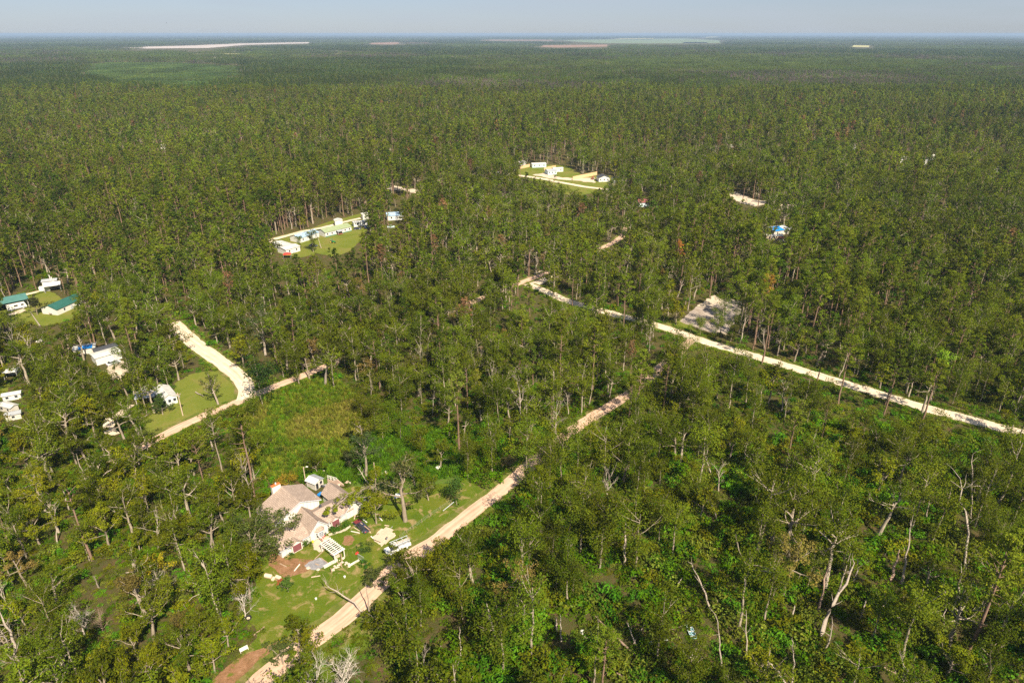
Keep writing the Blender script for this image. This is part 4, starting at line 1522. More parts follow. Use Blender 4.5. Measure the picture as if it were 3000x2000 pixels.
# tanks on a skid
tk = thing('tank_pair', 'two cream gas tanks on a low frame at the dirt edge of the lawn', 'tanks', at(802, 1697), R(-14))
MB().tube([(-2.3, .2, .6), (-2.15, .2, .6), (-.7, .2, .6), (-.55, .2, .6)], [.3, .48, .48, .3], 12).build('tank', M['cream'], tk)
MB().tube([(.3, .5, .55), (.42, .5, .55), (1.5, .3, .55), (1.62, .28, .55)], [.25, .42, .42, .25], 12).build('tank', M['cream'], tk)
MB().box(-2.2, 1.5, -.05, .08, .0, .16).build('runner', M['wood'], tk)
MB().box(-2.2, 1.5, .55, .68, .0, .16).build('runner', M['wood'], tk)
MB().box(-.3, .25, -.5, .4, .1, .5).build('valve_box', M['cream'], tk)

# spare wheel at the foot of the bare shrub
sw = thing('spare_tyre', 'black spare tyre with a pale hub beside the bare shrub', 'tyre', at(729, 1815), R(20))
tb = MB()
for i in range(16):
    a0, a1 = 2 * math.pi * i / 16, 2 * math.pi * (i + 1) / 16
    for (r0, x0), (r1, x1) in (((.36, -.14), (.62, -.16)), ((.62, -.16), (.68, 0)), ((.68, 0), (.62, .16)), ((.62, .16), (.36, .14)), ((.36, .14), (.36, -.14))):
        tb.face([(r0 * math.cos(a0), x0, .66 + r0 * math.sin(a0)), (r0 * math.cos(a1), x0, .66 + r0 * math.sin(a1)), (r1 * math.cos(a1), x1, .66 + r1 * math.sin(a1)), (r1 * math.cos(a0), x1, .66 + r1 * math.sin(a0))])
tb.build('tread', M['rubber'], sw)
MB().tube([(0, -.12, .66), (0, .1, .66)], .35, 14).build('rim', M['cream'], sw)
MB().tube([(0, -.17, .66), (0, -.12, .66)], .1, 8).build('hub', M['steel'], sw)

# white garden bench, tipped
gb = thing('garden_bench', 'tipped white garden bench at the edge of the bottom lawn', 'bench', at(716, 1906), R(38))
MB().box(-.8, .8, -.2, .2, .42, .48).build('seat', M['white'], gb)
MB().box(-.8, .8, .2, .26, .5, .95).build('backrest', M['white'], gb)
for x in (-.72, .72):
    MB().box(x - .05, x + .05, -.18, .2, 0, .42).build('leg', M['white'], gb)


def wheel_parts(t, x, y, r=.33, wd=.22, rim='silver'):
    wl = MB().tube([(x, y - wd / 2, r), (x, y + wd / 2, r)], r, 14).build('wheel', M['rubber'], t)
    s = 1 if y > 0 else -1
    MB().tube([(x, y + s * wd / 2, r), (x, y + s * (wd / 2 + .02), r)], r * .6, 10).build('rim', M[rim], wl)


def extrude_side(profile, w0, w1=None):
    """side outline (x, z) swept across the width; w1 is the half width at the top points"""
    m = MB()
    w1 = w1 or w0
    zs = [z for _x, z in profile]
    lo, hi = min(zs), max(zs)
    hw = [w0 + (w1 - w0) * (z - lo) / (hi - lo) for z in zs]
    A = [(x, -h, z) for (x, z), h in zip(profile, hw)]
    B = [(x, h, z) for (x, z), h in zip(profile, hw)]
    m.face(A)
    m.face(B[::-1])
    n = len(A)
    for i in range(n):
        m.face([A[(i + 1) % n], A[i], B[i], B[(i + 1) % n]])
    return m


def car(label, px, py, rot, paint, L=4.6, suv=False, name='parked_car', group=None):
    t = thing(name, label, 'car', at(px, py), rot, group)
    h = .25 if suv else 0
    l = L / 2
    extrude_side([(-l, .3), (l, .3), (l + .02, .65), (l - .15, .82 + h), (l * .45, .95 + h), (-l * .85, .98 + h), (-l, .85 + h)], .86, .82).build('body', M[paint], t)
    cab = extrude_side([(-l * .8, .96 + h), (l * .42, .94 + h), (l * .12, 1.42 + h), (-l * .5, 1.45 + h)], .78, .6).build('cabin', M['glass'], t)
    extrude_side([(-l * .52, 1.44 + h), (l * .13, 1.41 + h), (l * .11, 1.48 + h), (-l * .5, 1.51 + h)], .63, .6).build('roof', M[paint], cab)
    for x in (-l * .62, l * .62):
        for y in (-.78, .78):
            wheel_parts(t, x, y)
    for y in (-.55, .55):
        MB().box(l - .02, l + .03, y - .18, y + .18, .58, .74).build('headlight', M['silver'], t)
        MB().box(-l - .03, -l + .02, y - .16, y + .16, .62, .78).build('tail_light', M['red'], t)
    zone(px, py, 3)
    return t


# white utility pickup with a ladder rack
pt = thing('pickup_truck', 'white utility pickup with a ladder rack parked under the tree', 'pickup truck', at(1165, 1609), R(180 + 33))
extrude_side([(.5, .4), (3.0, .4), (3.05, .75), (2.9, 1.02), (1.75, 1.15), (.5, 1.15)], .98, .94).build('body', M['carwhite'], pt)
cb = extrude_side([(.1, 1.1), (1.9, 1.13), (1.3, 1.85), (.2, 1.88)], .9, .74).build('cabin', M['glass'], pt)
extrude_side([(.18, 1.86), (1.32, 1.83), (1.25, 1.94), (.2, 1.96)], .78, .72).build('roof', M['carwhite'], cb)
MB().box(.1, .5, -.96, .96, .42, 1.15).build('door', M['carwhite'], pt)
MB().box(-3.0, .0, -1.0, 1.0, .55, .75).build('bed', M['steel'], pt)
for y in (-1.02, .66):
    MB().box(-3.0, -.02, y, y + .36, .74, 1.35).build('side_box', M['carwhite'], pt)
MB().box(-3.05, -2.98, -1.0, 1.0, .6, 1.3).build('tailgate', M['carwhite'], pt)
for x in (-2.8, -1.5, -.2, 1.2):
    for y in (-.85, .85):
        MB().box(x - .04, x + .04, y - .04, y + .04, 1.3 if x < 1 else 1.9, 2.1).build('rack_post', M['steel'], pt)
    MB().box(x - .04, x + .04, -.9, .9, 2.1, 2.18).build('rack_bar', M['silver'], pt)
for y in (-.85, .85):
    MB().box(-3.0, 1.6, y - .04, y + .04, 2.18, 2.26).build('rack_rail', M['silver'], pt)
for x in (-2.0, 2.1):
    for y in (-.86, .86):
        wheel_parts(pt, x, y, .4, .26)
for y in (-.7, .7):
    MB().box(3.03, 3.08, y - .18, y + .18, .7, .9).build('headlight', M['silver'], pt)
ld = thing('ladder', 'pale extension ladder lying on the pickup rack', 'ladder', Vector(pt.location) + Vector((0, 0, 2.28)), R(213))
for y in (-.2, .2):
    MB().box(-3.1, .8, y - .03 + .35, y + .03 + .35, 0, .08).build('rail', M['palewood'], ld)
for x in np.arange(-2.9, .8, .36):
    MB().box(x - .02, x + .02, .17, .53, .02, .06).build('rung', M['palewood'], ld)
zone(1165, 1609, 3.5)

# plank-decked trailer / pale deck beside the truck
d0, d1, d2, d3 = [at(880 + x / 6.533, 1360 + y / 6.533) for x, y in ((1380, 1410), (1590, 1555), (1815, 1340), (1560, 1240))]
sheet('sand_patch', [(880 + x / 6.533, 1360 + y / 6.533) for x, y in ((1360, 1400), (1560, 1570), (1830, 1350), (1760, 1290), (1560, 1230), (1480, 1290))], 0.05, M['sand'], .7, .2)
dk = thing('flat_trailer', 'flat trailer with a pale deck and loose long boards beside the pickup', 'trailer', (d0 + d2) / 2, math.atan2((d2 - d1).y, (d2 - d1).x))
for i in range(9):
    MB().box(-2.5, 2.4, -1.15 + i * .26, -1.15 + i * .26 + .235, .62, .7 + .012 * (i % 3)).build('board', M['palewood'], dk)
MB().box(-2.4, 2.3, -.9, -.8, .45, .61).build('frame', M['steel'], dk)
MB().box(-2.4, 2.3, .8, .9, .45, .61).build('frame', M['steel'], dk)
MB().box(2.3, 3.4, -.06, .06, .45, .55).build('tow_bar', M['steel'], dk)
for y in (-1.28, 1.28):
    wheel_parts(dk, -.5, y, .33, .2)
for i in range(5):
    a = Vector(dk.location) + Matrix.Rotation(dk.rotation_euler[2], 3, 'Z') @ Vector((-2.9 + .2 * i, -1.5 - .16 * i, .15 + .12 * (i % 2)))
    b = a + Matrix.Rotation(dk.rotation_euler[2] + .02 * (i - 2), 3, 'Z') @ Vector((5.0 - .3 * i, 0, 0))
    bar('board', ('innermost', 'second', 'middle', 'fourth', 'outermost')[i] + ' of the loose long boards along the plank-decked trailer', 'board', a, b, .14, .06, 'palewood', 'loose boards beside the flat trailer')
zone(1125, 1570, 3.5)

# derelict car: maroon nose, dark blue tail, dented
dc = car('derelict dark blue car with a maroon bonnet on the lawn by the garage gable', 1060, 1546, R(180 - 46), 'cardark', 5.2, False, 'derelict_car')
MB().box(1.25, 2.42, -.8, .8, .93, 1.02).build('bonnet', M['carred'], dc)
bar('timber', 'brown roof beam leaning across the derelict car', 'timber', at(1056, 1531, 1.4), at(1082, 1552, 1.3), .25, .12, 'wood')

# junk under the oak beside the garage, each piece apart
for i, (x, y, mt, s) in enumerate(((1230, 700, 'steel', .5), (1290, 745, 'rusttin', .4), (1240, 790, 'darkroof', .5), (1290, 900, 'silver', .45), (1190, 820, 'oldwhite', .35), (1400, 770, 'siding_blue', .45), (1510, 790, 'wood', .45), (1390, 560, 'oldwhite', .35))):
    o = MB().blob((0, 0, .2), s, 80 + i, .55, 6, 3).build('junk_heap', M[mt], None, at(880 + x / 6.533, 1360 + y / 6.533))
    tag(o, ('dull grey', 'rust red', 'black', 'silver grey', 'off-white', 'pale blue', 'brown', 'white')[i] + ' junk item in the shade between garage gable and oak', 'junk')
# ruined shed with a white lean roof, and the wall of empty window frames
zz = lambda x, y, z=0: at(880 + x / 6.533, 1360 + y / 6.533, z)
sh0, sh1 = zz(295, 500), zz(430, 400)
SR = math.atan2((sh1 - sh0).y, (sh1 - sh0).x)
sh = thing('ruined_shed', 'ruined white shed with a small metal gable roof behind the house', 'shed', sh0, SR)
MB().box(0, 2.9, 0, .15, 0, 2.1).build('wall', M['oldwhite'], sh)
MB().box(0, .15, .16, 3.2, 0, 2.1).build('wall', M['oldwhite'], sh)
MB().box(2.75, 2.9, .16, 3.2, 0, 2.1).build('wall', M['oldwhite'], sh)
roofslab((-.3, 3.5, 2.1), (-.3, -.3, 2.1), (1.45, -.3, 2.75), (1.45, 3.5, 2.75), 'roof', 'whiteroof', .08, sh)
roofslab((3.2, -.3, 2.1), (3.2, 3.5, 2.1), (1.45, 3.5, 2.75), (1.45, -.3, 2.75), 'roof', 'greyroof', .08, sh)
MB().box(1.7, 2.5, -.02, -.002, .9, 1.8).build('window', M['glass'], sh)
MB().box(.3, 1.1, -.02, -.002, .1, 1.8).build('doorway', M['glass'], sh)
rw0, rw1 = zz(520, 330), zz(830, 420)
rw = thing('ruined_wall', 'broken masonry wall with empty window frames behind the ruined shed', 'wall', rw0, math.atan2((rw1 - rw0).y, (rw1 - rw0).x))
LW = (rw1 - rw0).length
MB().prism([(0, 0, 0), (LW, 0, 0), (LW, 0, .5), (LW * .8, 0, 1.1), (LW * .62, 0, 1.7), (LW * .4, 0, .8), (0, 0, .8)], (0, .2, 0)).build('wall', M['rubble'], rw)
for i in range(3):
    x = .15 + i * LW * .2
    fr = MB()
    fr.box(x, x + .1, .02, .16, .82, 2.1)
    fr.box(x + .85, x + .95, .02, .16, .82, 2.1)
    fr.box(x + .1, x + .85, .02, .16, 2.0, 2.1)
    fr.box(x + .1, x + .85, .03, .15, 1.42, 1.5)
    fr.build('window_frame', M['white'], rw)
zone(945, 1425, 4)
for i, (x, y, s, mt) in enumerate(((690, 330, .7, 'stone'), (740, 400, .55, 'rubble'), (900, 350, .6, 'rubble'), (950, 365, .4, 'stone'), (480, 520, .5, 'stone'), (440, 545, .35, 'rubble'), (450, 140, .5, 'stone'))):
    o = MB().blob((0, 0, .25), s, 120 + i, .6).build('rubble_heap', M[mt], None, zz(x, y))
    tag(o, ('round pale rubble heap under the empty window frames', 'reddish rubble heap at the low end of the broken wall', 'larger pinkish rubble heap out on the grass past the broken wall', 'smaller pale rubble heap out on the grass past the broken wall', 'pale rubble heap in front of the ruined shed door', 'reddish rubble heap nearest the small blue box', 'pale rubble heap behind the shed roof')[i], 'rubble')
for i in range(6):
    o = MB().blob((0, 0, .3), .42, 140 + i, .7, 6, 3).build('junk_heap', M[('rubber', 'darkroof', 'steel', 'rubber', 'rusttin', 'darkroof')[i]], None, zz(410 + 34 * i, 425 + 14 * (i % 2) - 6 * i))
    tag(o, 'dark junk heap by the ruined shed, ' + ('nearest', 'second nearest', 'third nearest', 'fourth nearest', 'fifth nearest', 'sixth nearest')[i] + ' to the shed corner', 'junk', 'dark junk by the ruined shed')
o = MB().box(-.7, .7, -.35, .35, 0, .4).build('blue_box', M['bluetarp'], None, zz(375, 575), SR)
tag(o, 'small bright blue box behind the tall roof corner', 'box')
# ring frames in the shade, metal sheets, debris in the green yard
for i, (x, y, rr) in enumerate(((1625, 360, 1.0), (1745, 365, .8))):
    rg = [(rr * math.cos(a), .3 * math.sin(a), rr * .9 * abs(math.sin(a / 2)) + .1) for a in np.linspace(0, 2 * math.pi, 18)]
    o = MB().tube(rg, .05, 5, False).build('hoop', M['steel'], None, zz(x, y))
    tag(o, ('wide dark steel hoop lying in the shade of the green yard', 'smaller dark steel hoop beside the wide hoop')[i], 'hoop')
for i, (x, y, wd, dp, lb) in enumerate(((1880, 615, 1.1, .8, 'white metal sheet lying in the shade left of the bare-limbed yard oak'), (2080, 215, 1.3, .9, 'bluish metal sheet lying behind the bare-limbed yard oak'))):
    o = MB().prism([(-wd, -dp, .1), (wd, -dp * .6, .25), (wd, dp, .5), (-wd * .8, dp, .35)], (0, 0, .05)).build('metal_sheet', M['silver'], None, zz(x, y))
    tag(o, lb, 'sheet')
for i, (x, y, s, mt) in enumerate(((1560, 185, .5, 'rubble'), (1600, 200, .35, 'darkroof'), (1640, 150, .6, 'oldwhite'), (1660, 180, .4, 'stone'))):
    o = MB().blob((0, 0, .2), s, 160 + i, .5).build('debris', M[mt], None, zz(x, y))
    tag(o, ('reddish', 'black', 'largest white', 'small pale')[i] + ' piece of the debris pile in the bright green yard', 'debris')
for i, (px, py, mt, s, lb) in enumerate(((1090, 1327, 'darkroof', .6, 'dark round object in the weeds near the twin trunks'), (1283, 1371, 'oldwhite', .8, 'white debris in the weeds right of the yard oak'), (1090, 1333, 'stone', .35, 'pale scrap beside the dark round object in the weeds'))):
    o = MB().blob((0, 0, .25), s, 170 + i, .6).build('debris', M[mt], None, at(px, py))
    tag(o, lb, 'debris')

rd = random.Random(17)
DEB = (('board', 'broken pale board', 'palewood'), ('board', 'broken brown board', 'wood'), ('board', 'white trim board', 'white'))
for i, (px, py) in enumerate(((1038, 1520), (1050, 1512), (1075, 1530), (1085, 1560), (1030, 1530), (1095, 1578), (1105, 1588), (840, 1660), (862, 1672), (912, 1690), (935, 1655), (1120, 1525), (1140, 1540), (1000, 1655))):
    a = rd.uniform(0, 3.14)
    L = rd.uniform(.9, 2.2)
    p = at(px, py, .05)
    nm, lk, mt = DEB[i % 3]
    where = ('by the garage corner', 'in front of the garage gable', 'behind the derelict car', 'between the derelict car and flat trailer', 'on the path end by the garage', 'at the flat trailer edge', 'between flat trailer and pickup', 'on the bare dirt near the left wing', 'on the dirt below the left wing', 'below the gravel bed', 'at the upper corner of the gravel bed', 'under the yard oak shade', 'in the shade by the fence', 'below the long low wall')[i]
    bar('board', lk + ' lying ' + where, 'board', p, p + Vector((math.cos(a) * L, math.sin(a) * L, .06)), .24, .08, mt)
# pole lamp and service pole behind the house
def pole(name, label, px, py, hgt, arm=None, cross=False, rad=.13):
    t = thing(name, label, 'pole', at(px, py))
    MB().tube([(0, 0, -.2), (0, 0, hgt)], [rad, rad * .75], 8).build('pole', M['palewood'], t)
    if arm:
        MB().tube([(0, 0, hgt - .3), (arm, 0, hgt + .1)], [.05, .04], 6).build('arm', M['steel'], t)
        MB().box(arm - .1, arm + .45, -.14, .14, hgt + .02, hgt + .2).build('lamp_head', M['sidewhite'], t)
    if cross:
        MB().box(-.9, .9, -.07, .07, hgt - .55, hgt - .4).build('crossarm', M['wood'], t)
        for x in (-.8, 0, .8):
            MB().tube([(x, 0, hgt - .4 if x else hgt), (x, 0, hgt - .18 if x else hgt + .2)], .05, 6).build('insulator', M['steel'], t)
        MB().tube([(.28, 0, hgt - 1.5), (.28, 0, hgt - .9)], .2, 8).build('transformer', M['steel'], t)
    return t


pole('lamp_pole', 'wooden lamp pole with an arm behind the tall roof', 896.6, 1418, 5.6, .8)
pole('service_pole', 'wooden service pole in the bright green yard', 1100.5, 1407, 5.9)
pole('utility_pole', 'leaning brown utility pole on the lawn of the small white cottage', 536, 1217, 8.2, None, True, .17)
pole('fence_pole', 'white slim post at the lawn edge before the far sandy lane', 1700, 700, 6)
# wire fence beside the road
fpx = [(1322, 1474), (1290, 1494), (1262, 1513), (1236, 1531), (1210, 1550), (1192, 1562), (1172, 1578)]
fp = [at(*q) for q in fpx]
wf = thing('wire_fence', 'low wire fence with thin posts along the yard beside the dirt road', 'fence', fp[0])
for q in fp:
    MB().tube([q - fp[0], q - fp[0] + Vector((0, 0, 1.2))], .055, 6).build('post', M['wood'], wf)
for z in (.4, .8, 1.15):
    MB().tube([q - fp[0] + Vector((0, 0, z)) for q in fp], .008, 4).build('wire', M['wire'], wf)
bar('fallen_pipe', 'pale blue-grey pipe slanting in the hedge beside the dirt road', 'pipe', at(1298, 1496, .3), at(1330, 1470, 1.2), .12, .12, 'silver')

# boat, ball and scraps in the lower wood
bt = thing('boat', 'light blue open boat lying in the undergrowth', 'boat', at(2023, 1850), R(96))
hull = MB()
st = [(-2.4, .75, .0), (-1.2, .85, 0), (.4, .85, 0), (1.6, .6, .05), (2.5, .03, .25)]
rows = [[(x, -b, .62 + dz), (x, -b * .7, .1 + dz), (x, b * .7, .1 + dz), (x, b, .62 + dz)] for x, b, dz in st]
for r0, r1 in zip(rows, rows[1:]):
    for q in range(3):
        hull.face([r0[q], r1[q], r1[q + 1], r0[q + 1]])
        hull.face([tuple(np.array(p) + (0, 0, .05)) for p in (r0[q + 1], r1[q + 1], r1[q], r0[q])])
hull.face(rows[0][::-1])
hull.build('hull', M['skyblue'], bt)
for x in (-1.6, -.2, 1.0):
    MB().box(x - .14, x + .14, -.66 + .1 * max(0, x), .66 - .1 * max(0, x), .42, .48).build('thwart', M['sidewhite'], bt)
for sgn in (-1, 1):
    MB().tube([(x, sgn * b, .65 + dz) for x, b, dz in st], .06, 5).build('gunwale', M['siding_blue'], bt)
zone(2023, 1850, 2.2)
zone(2028, 1905, 1.8)
bm_ = bmesh.new()
bmesh.ops.create_icosphere(bm_, subdivisions=3, radius=.55)
me = bpy.data.meshes.new('ball')
bm_.to_mesh(me)
bm_.free()
me.materials.append(M['sidewhite'])
for p in me.polygons:
    p.use_smooth = True
o = bpy.data.objects.new('ball', me)
COL.objects.link(o)
o.location = at(1705, 1850, .5)
tag(o, 'round white ball lying in the green undergrowth', 'ball')
zone(1705, 1850, 1.6)
for i, (px, py, mt, s, lb) in enumerate(((1950, 1872, 'silver', .6, 'bluish scrap in the dark hollow near the fallen forked log'), (1905, 1885, 'siding_blue', .5, 'pale blue scrap beside the dark hollow in the lower wood'), (1595, 1785, 'sidewhite', .5, 'white scrap under the trees of the lower wood'), (1193, 1895, 'rusttin', .9, 'reddish brush heap in the bushes right of the bare roadside tree'))):
    o = MB().blob((0, 0, .25), s, 190 + i, .6).build('scrap', M[mt], None, at(px, py))
    tag(o, lb, 'scrap')
    zone(px, py, .7)

# bird in the sky
bd = thing('bird', 'small dark bird gliding in the pale sky', 'bird', Vector((-126, 269, 113.5)), R(20))
bd.scale = (.5, .5, .5)
extrude_side([(-.35, 0), (-.1, -.09), (.15, -.09), (.4, .02), (.2, .1), (-.1, .08)], .09, .07).build('body', M['feather'], bd)
for s_ in (-1, 1):
    MB().prism([(-.12, s_ * .06, .05), (.15, s_ * .06, .05), (.08, s_ * .55, .16), (-.12, s_ * .75, .1)], (0, 0, .025)).build('wing', M['feather'], bd)
MB().prism([(-.33, -.04, 0), (-.33, .04, 0), (-.6, .1, .02), (-.6, -.1, .02)], (0, 0, .02)).build('tail', M['feather'], bd)


# ------------------------------------------------------------------ other buildings
def cabin(name, label, cat, px, py, wd, dp, rot, h=2.6, rise=1.0, wall='sidewhite', roof='whiteroof', along='x', wins=3, skirt=None, porch=False, open_front=False, over=.3, door=True, group=None):
    """gable building centred on the front edge point (px, py); x runs along the front, y goes back"""
    t = thing(name, label, cat, at(px, py), rot, group)
    x = wd / 2
    if not open_front:
        m = MB()
        if along == 'x':
            m.prism([(-x, 0, 0), (-x, dp, 0), (-x, dp, h), (-x, dp / 2, h + rise * .97), (-x, 0, h)], (wd, 0, 0))
        else:
            m.prism([(-x, 0, 0), (x, 0, 0), (x, 0, h), (0, 0, h + rise * .97), (-x, 0, h)], (0, dp, 0))
        m.build('wall', M[wall], t)
    else:
        MB().box(-x, x, dp - .15, dp, 0, h).build('wall', M[wall], t)
        for qx in (-x + .1, x - .1):
            for qy in (.1, dp * .5):
                MB().box(qx - .08, qx + .08, qy - .08, qy + .08, 0, h).build('post', M[wall], t)
    e = rise * over / ((dp if along == 'x' else wd) / 2)
    if along == 'x':
        roofslab((-x - over, -over, h - e + .1), (x + over, -over, h - e + .1), (x + over, dp / 2, h + rise + .1), (-x - over, dp / 2, h + rise + .1), 'roof', roof, .1, t)
        roofslab((x + over, dp + over, h - e + .1), (-x - over, dp + over, h - e + .1), (-x - over, dp / 2, h + rise + .1), (x + over, dp / 2, h + rise + .1), 'roof', roof, .1, t)
    else:
        roofslab((-x - over, dp + over, h - e + .1), (-x - over, -over, h - e + .1), (0, -over, h + rise + .1), (0, dp + over, h + rise + .1), 'roof', roof, .1, t)
        roofslab((x + over, -over, h - e + .1), (x + over, dp + over, h - e + .1), (0, dp + over, h + rise + .1), (0, -over, h + rise + .1), 'roof', roof, .1, t)
    if not open_front:
        for i in range(wins):
            cx = -x + wd * (i + .5) / wins
            f = MB().box(cx - .5, cx + .5, -.05, -.003, h * .36, h * .8).build('window', M['sidewhite' if wall != 'sidewhite' else 'fascia'], t)
            MB().box(cx - .4, cx + .4, -.065, -.052, h * .4, h * .76).build('pane', M['glass'], f)
        if door:
            cx = -x + wd * (.5 if wins % 2 == 0 else max(1, wins // 2) / max(1, wins) if wins > 1 else .2)
            MB().box(cx - .45, cx + .45, -.05, -.003, .1, 2.1).build('door', M['fascia'], t)
    if skirt:
        MB().box(-x - .02, x + .02, -.02, -.001, 0, .55).build('skirting', M[skirt], t)
    if porch:
        MB().box(-1.6, 1.6, -2.2, -.06, .3, .45).build('porch_deck', M['rusttin'], t)
        roofslab((-1.9, -2.5, 2.3), (1.9, -2.5, 2.3), (1.9, -.31, 2.75), (-1.9, -.31, 2.75), 'porch_roof', 'greyroof', .08, t)
        for qx in (-1.5, 1.5):
            MB().box(qx - .06, qx + .06, -2.1, -1.98, .45, 2.25).build('porch_post', M['sidewhite'], t)
    rr = math.hypot(wd, dp) / 2
    c = Vector(t.location) + Matrix.Rotation(rot, 3, 'Z') @ Vector((0, dp / 2, 0))
    BUILT.append(((c.x, c.y), rr * .95))
    return t


def ang(p, q):
    a, b = at(*p), at(*q)
    d = b - a
    return math.atan2(d.y, d.x), d.length


# small white cottage with the utility pole
r_, L_ = ang((485, 1190), (514, 1181))
cabin('cottage', 'small white cottage with a pale gable end and dark windows behind a round tree', 'house', 500, 1186, 4.6, 9.0, r_, 2.7, 1.2, 'sidewhite', 'whiteroof', 'y', 3, over=.35, door=False)
cabin('carport', 'low grey-roofed carport beside the small white cottage', 'carport', 428, 1182, 5.5, 5.0, R(20), 2.2, .5, 'oldwhite', 'greyroof', 'x', 0, open_front=True)
cabin('garden_shed', 'white-roofed lean shed behind the small white cottage', 'shed', 450, 1166, 3.4, 4.5, R(45), 2.4, .8, 'oldwhite', 'whiteroof', 'y', 1, door=False)
# boxy white building, car, tarp hut
r_, L_ = ang((300, 1066), (347, 1052))
cabin('store_building', 'boxy white building with a black side roof above the parked silver car', 'building', 322, 1060, 8.5, 5.5, r_, 2.9, .35, 'sidewhite', 'whiteroof', 'x', 0, door=False)
cabin('black_carport', 'black-roofed carport behind the boxy white building', 'carport', 318, 1041, 7.5, 4.0, r_, 2.6, .3, 'oldwhite', 'darkroof', 'x', 0, open_front=True)
car('silver car parked in front of the boxy white building', 333, 1066, r_ + .12, 'silver', 4.6)
cabin('tarp_hut', 'flat white-roofed hut with a blue tarp on its front slope', 'hut', 250, 1037, 7.0, 4.5, R(24), 2.2, .4, 'oldwhite', 'whiteroof', 'x', 0, door=False)
o = MB().slab((-2.0, -.4, 2.42), (2.6, -.4, 2.42), (2.6, 1.9, 2.75), (-2.0, 1.9, 2.75), .04).build('tarp', M['bluetarp'], None, at(252, 1037), R(24))
tag(o, 'bright blue tarp on the front slope of the flat white-roofed hut', 'tarp')
cabin('covered_trailer', 'white covered trailer among the trees at the picture edge', 'trailer', 37, 1172, 5.0, 2.4, R(25), 2.0, .4, 'sidewhite', 'whiteroof', 'x', 2, door=False)
cabin('covered_trailer', 'larger white trailer below the covered one at the picture edge', 'trailer', 18, 1208, 5.5, 2.4, R(-20), 2.2, .4, 'oldwhite', 'whiteroof', 'x', 2, door=False)
cabin('covered_trailer', 'smaller white trailer lowest of the three at the picture edge', 'trailer', 42, 1230, 4.0, 2.2, R(30), 2.0, .4, 'oldwhite', 'greyroof', 'x', 1, door=False)
for i, (px, py, lb) in enumerate(((218, 978, 'white tent-like cover in the shade near the two green-roofed barns'), (88, 988, 'grey junk under trees below the green lawn'), (118, 1004, 'white slab on the ground below the green lawn'))):
    o = MB().blob((0, 0, .8), (1.4, 1.2, 1.3)[i], 210 + i, .45, 8, 4).build('covered_heap', M[('silver', 'steel', 'oldwhite')[i]], None, at(px, py))
    tag(o, lb, 'covered heap')
    zone(px, py, 1)
cabin('open_shed', 'small open white shed on the grass by the picture edge', 'shed', 33, 1110, 4.2, 3.5, R(15), 2.6, .6, 'sidewhite', 'whiteroof', 'x', 0, open_front=True)
# green-roofed barns and the white shed of the upper lawn
r_, L_ = ang((10, 911), (66, 899))
cabin('motorhome_barn', 'teal-roofed open barn sheltering a white motorhome', 'barn', 28, 912, 15.0, 9.0, r_, 4.0, 1.2, 'sidewhite', 'tealroof', 'x', 0, open_front=True, over=.5)
mh = thing('motorhome', 'white motorhome parked under the teal-roofed barn', 'motorhome', at(40, 912) + Vector((0, 2.5, 0)), r_)
extrude_side([(-3.6, .5), (3.4, .5), (3.6, 1.2), (3.3, 2.2), (3.0, 3.0), (-3.6, 3.0)], 1.2, 1.15).build('body', M['sidewhite'], mh)
MB().box(-3.5, 3.3, -1.225, -1.21, .6, .85).build('side_stripe', M['cardark'], mh)
MB().box(-1.0, .4, -1.23, -1.2, 1.7, 2.4).build('window', M['glass'], mh)
MB().box(1.6, 2.6, -1.23, -1.2, 1.7, 2.4).build('window', M['glass'], mh)
for x in (-2.2, 2.2):
    for y in (-1.05, 1.05):
        wheel_parts(mh, x, y, .42, .26)
sheet('concrete_apron', [(22, 921), (40, 914), (66, 904), (76, 909), (60, 917), (30, 924)], .07, M['sand'], 1.5, .1)
r_, L_ = ang((186, 914), (236, 890))
cabin('green_barn', 'dark green-roofed white barn half hidden by the round oaks', 'barn', 212, 905, 15.0, 8.0, r_ - .05, 2.6, 1.6, 'sidewhite', 'darkteal', 'x', 2)
o = MB().tube([(0, 0, 0), (0, 0, 1.3), (0, 0, 1.7)], [1.3, 1.3, .6], 14).build('water_tank', M['sidewhite'], None, at(187, 911))
tag(o, 'round white water tank at the end of the dark green-roofed barn', 'tank')
cabin('white_workshop', 'white slope-roofed workshop at the corner of the upper lawn', 'workshop', 157, 856, 6.5, 5.5, R(28), 3.2, 1.0, 'steel', 'whiteroof', 'x', 0, open_front=True)
cabin('grey_annex', 'grey-roofed annex behind the white workshop', 'annex', 148, 840, 6.0, 4.0, R(22), 2.8, .6, 'oldwhite', 'greyroof', 'x', 0, door=False)
for i in range(3):
    p = at(155 + 5 * i, 838 + 1.5 * i)
    o = MB().tube([(0, 0, 0), (-.3, 0, 5.6 - .7 * i)], [.25, .2], 8).build('standpipe', M['sidewhite'], None, p)
    tag(o, ('tallest', 'middle', 'shortest')[i] + ' of the three white standpipes behind the white workshop', 'pipe')
tr = thing('box_trailer', 'small white box trailer beside the white workshop', 'trailer', at(134, 853), R(20))
MB().box(-2.2, 2.2, -1, 1, .45, 2.4).build('body', M['sidewhite'], tr)
MB().box(2.2, 3.4, -.06, .06, .5, .62).build('tow_bar', M['steel'], tr)
for y in (-1.05, 1.05):
    wheel_parts(tr, -.3, y, .33, .2)
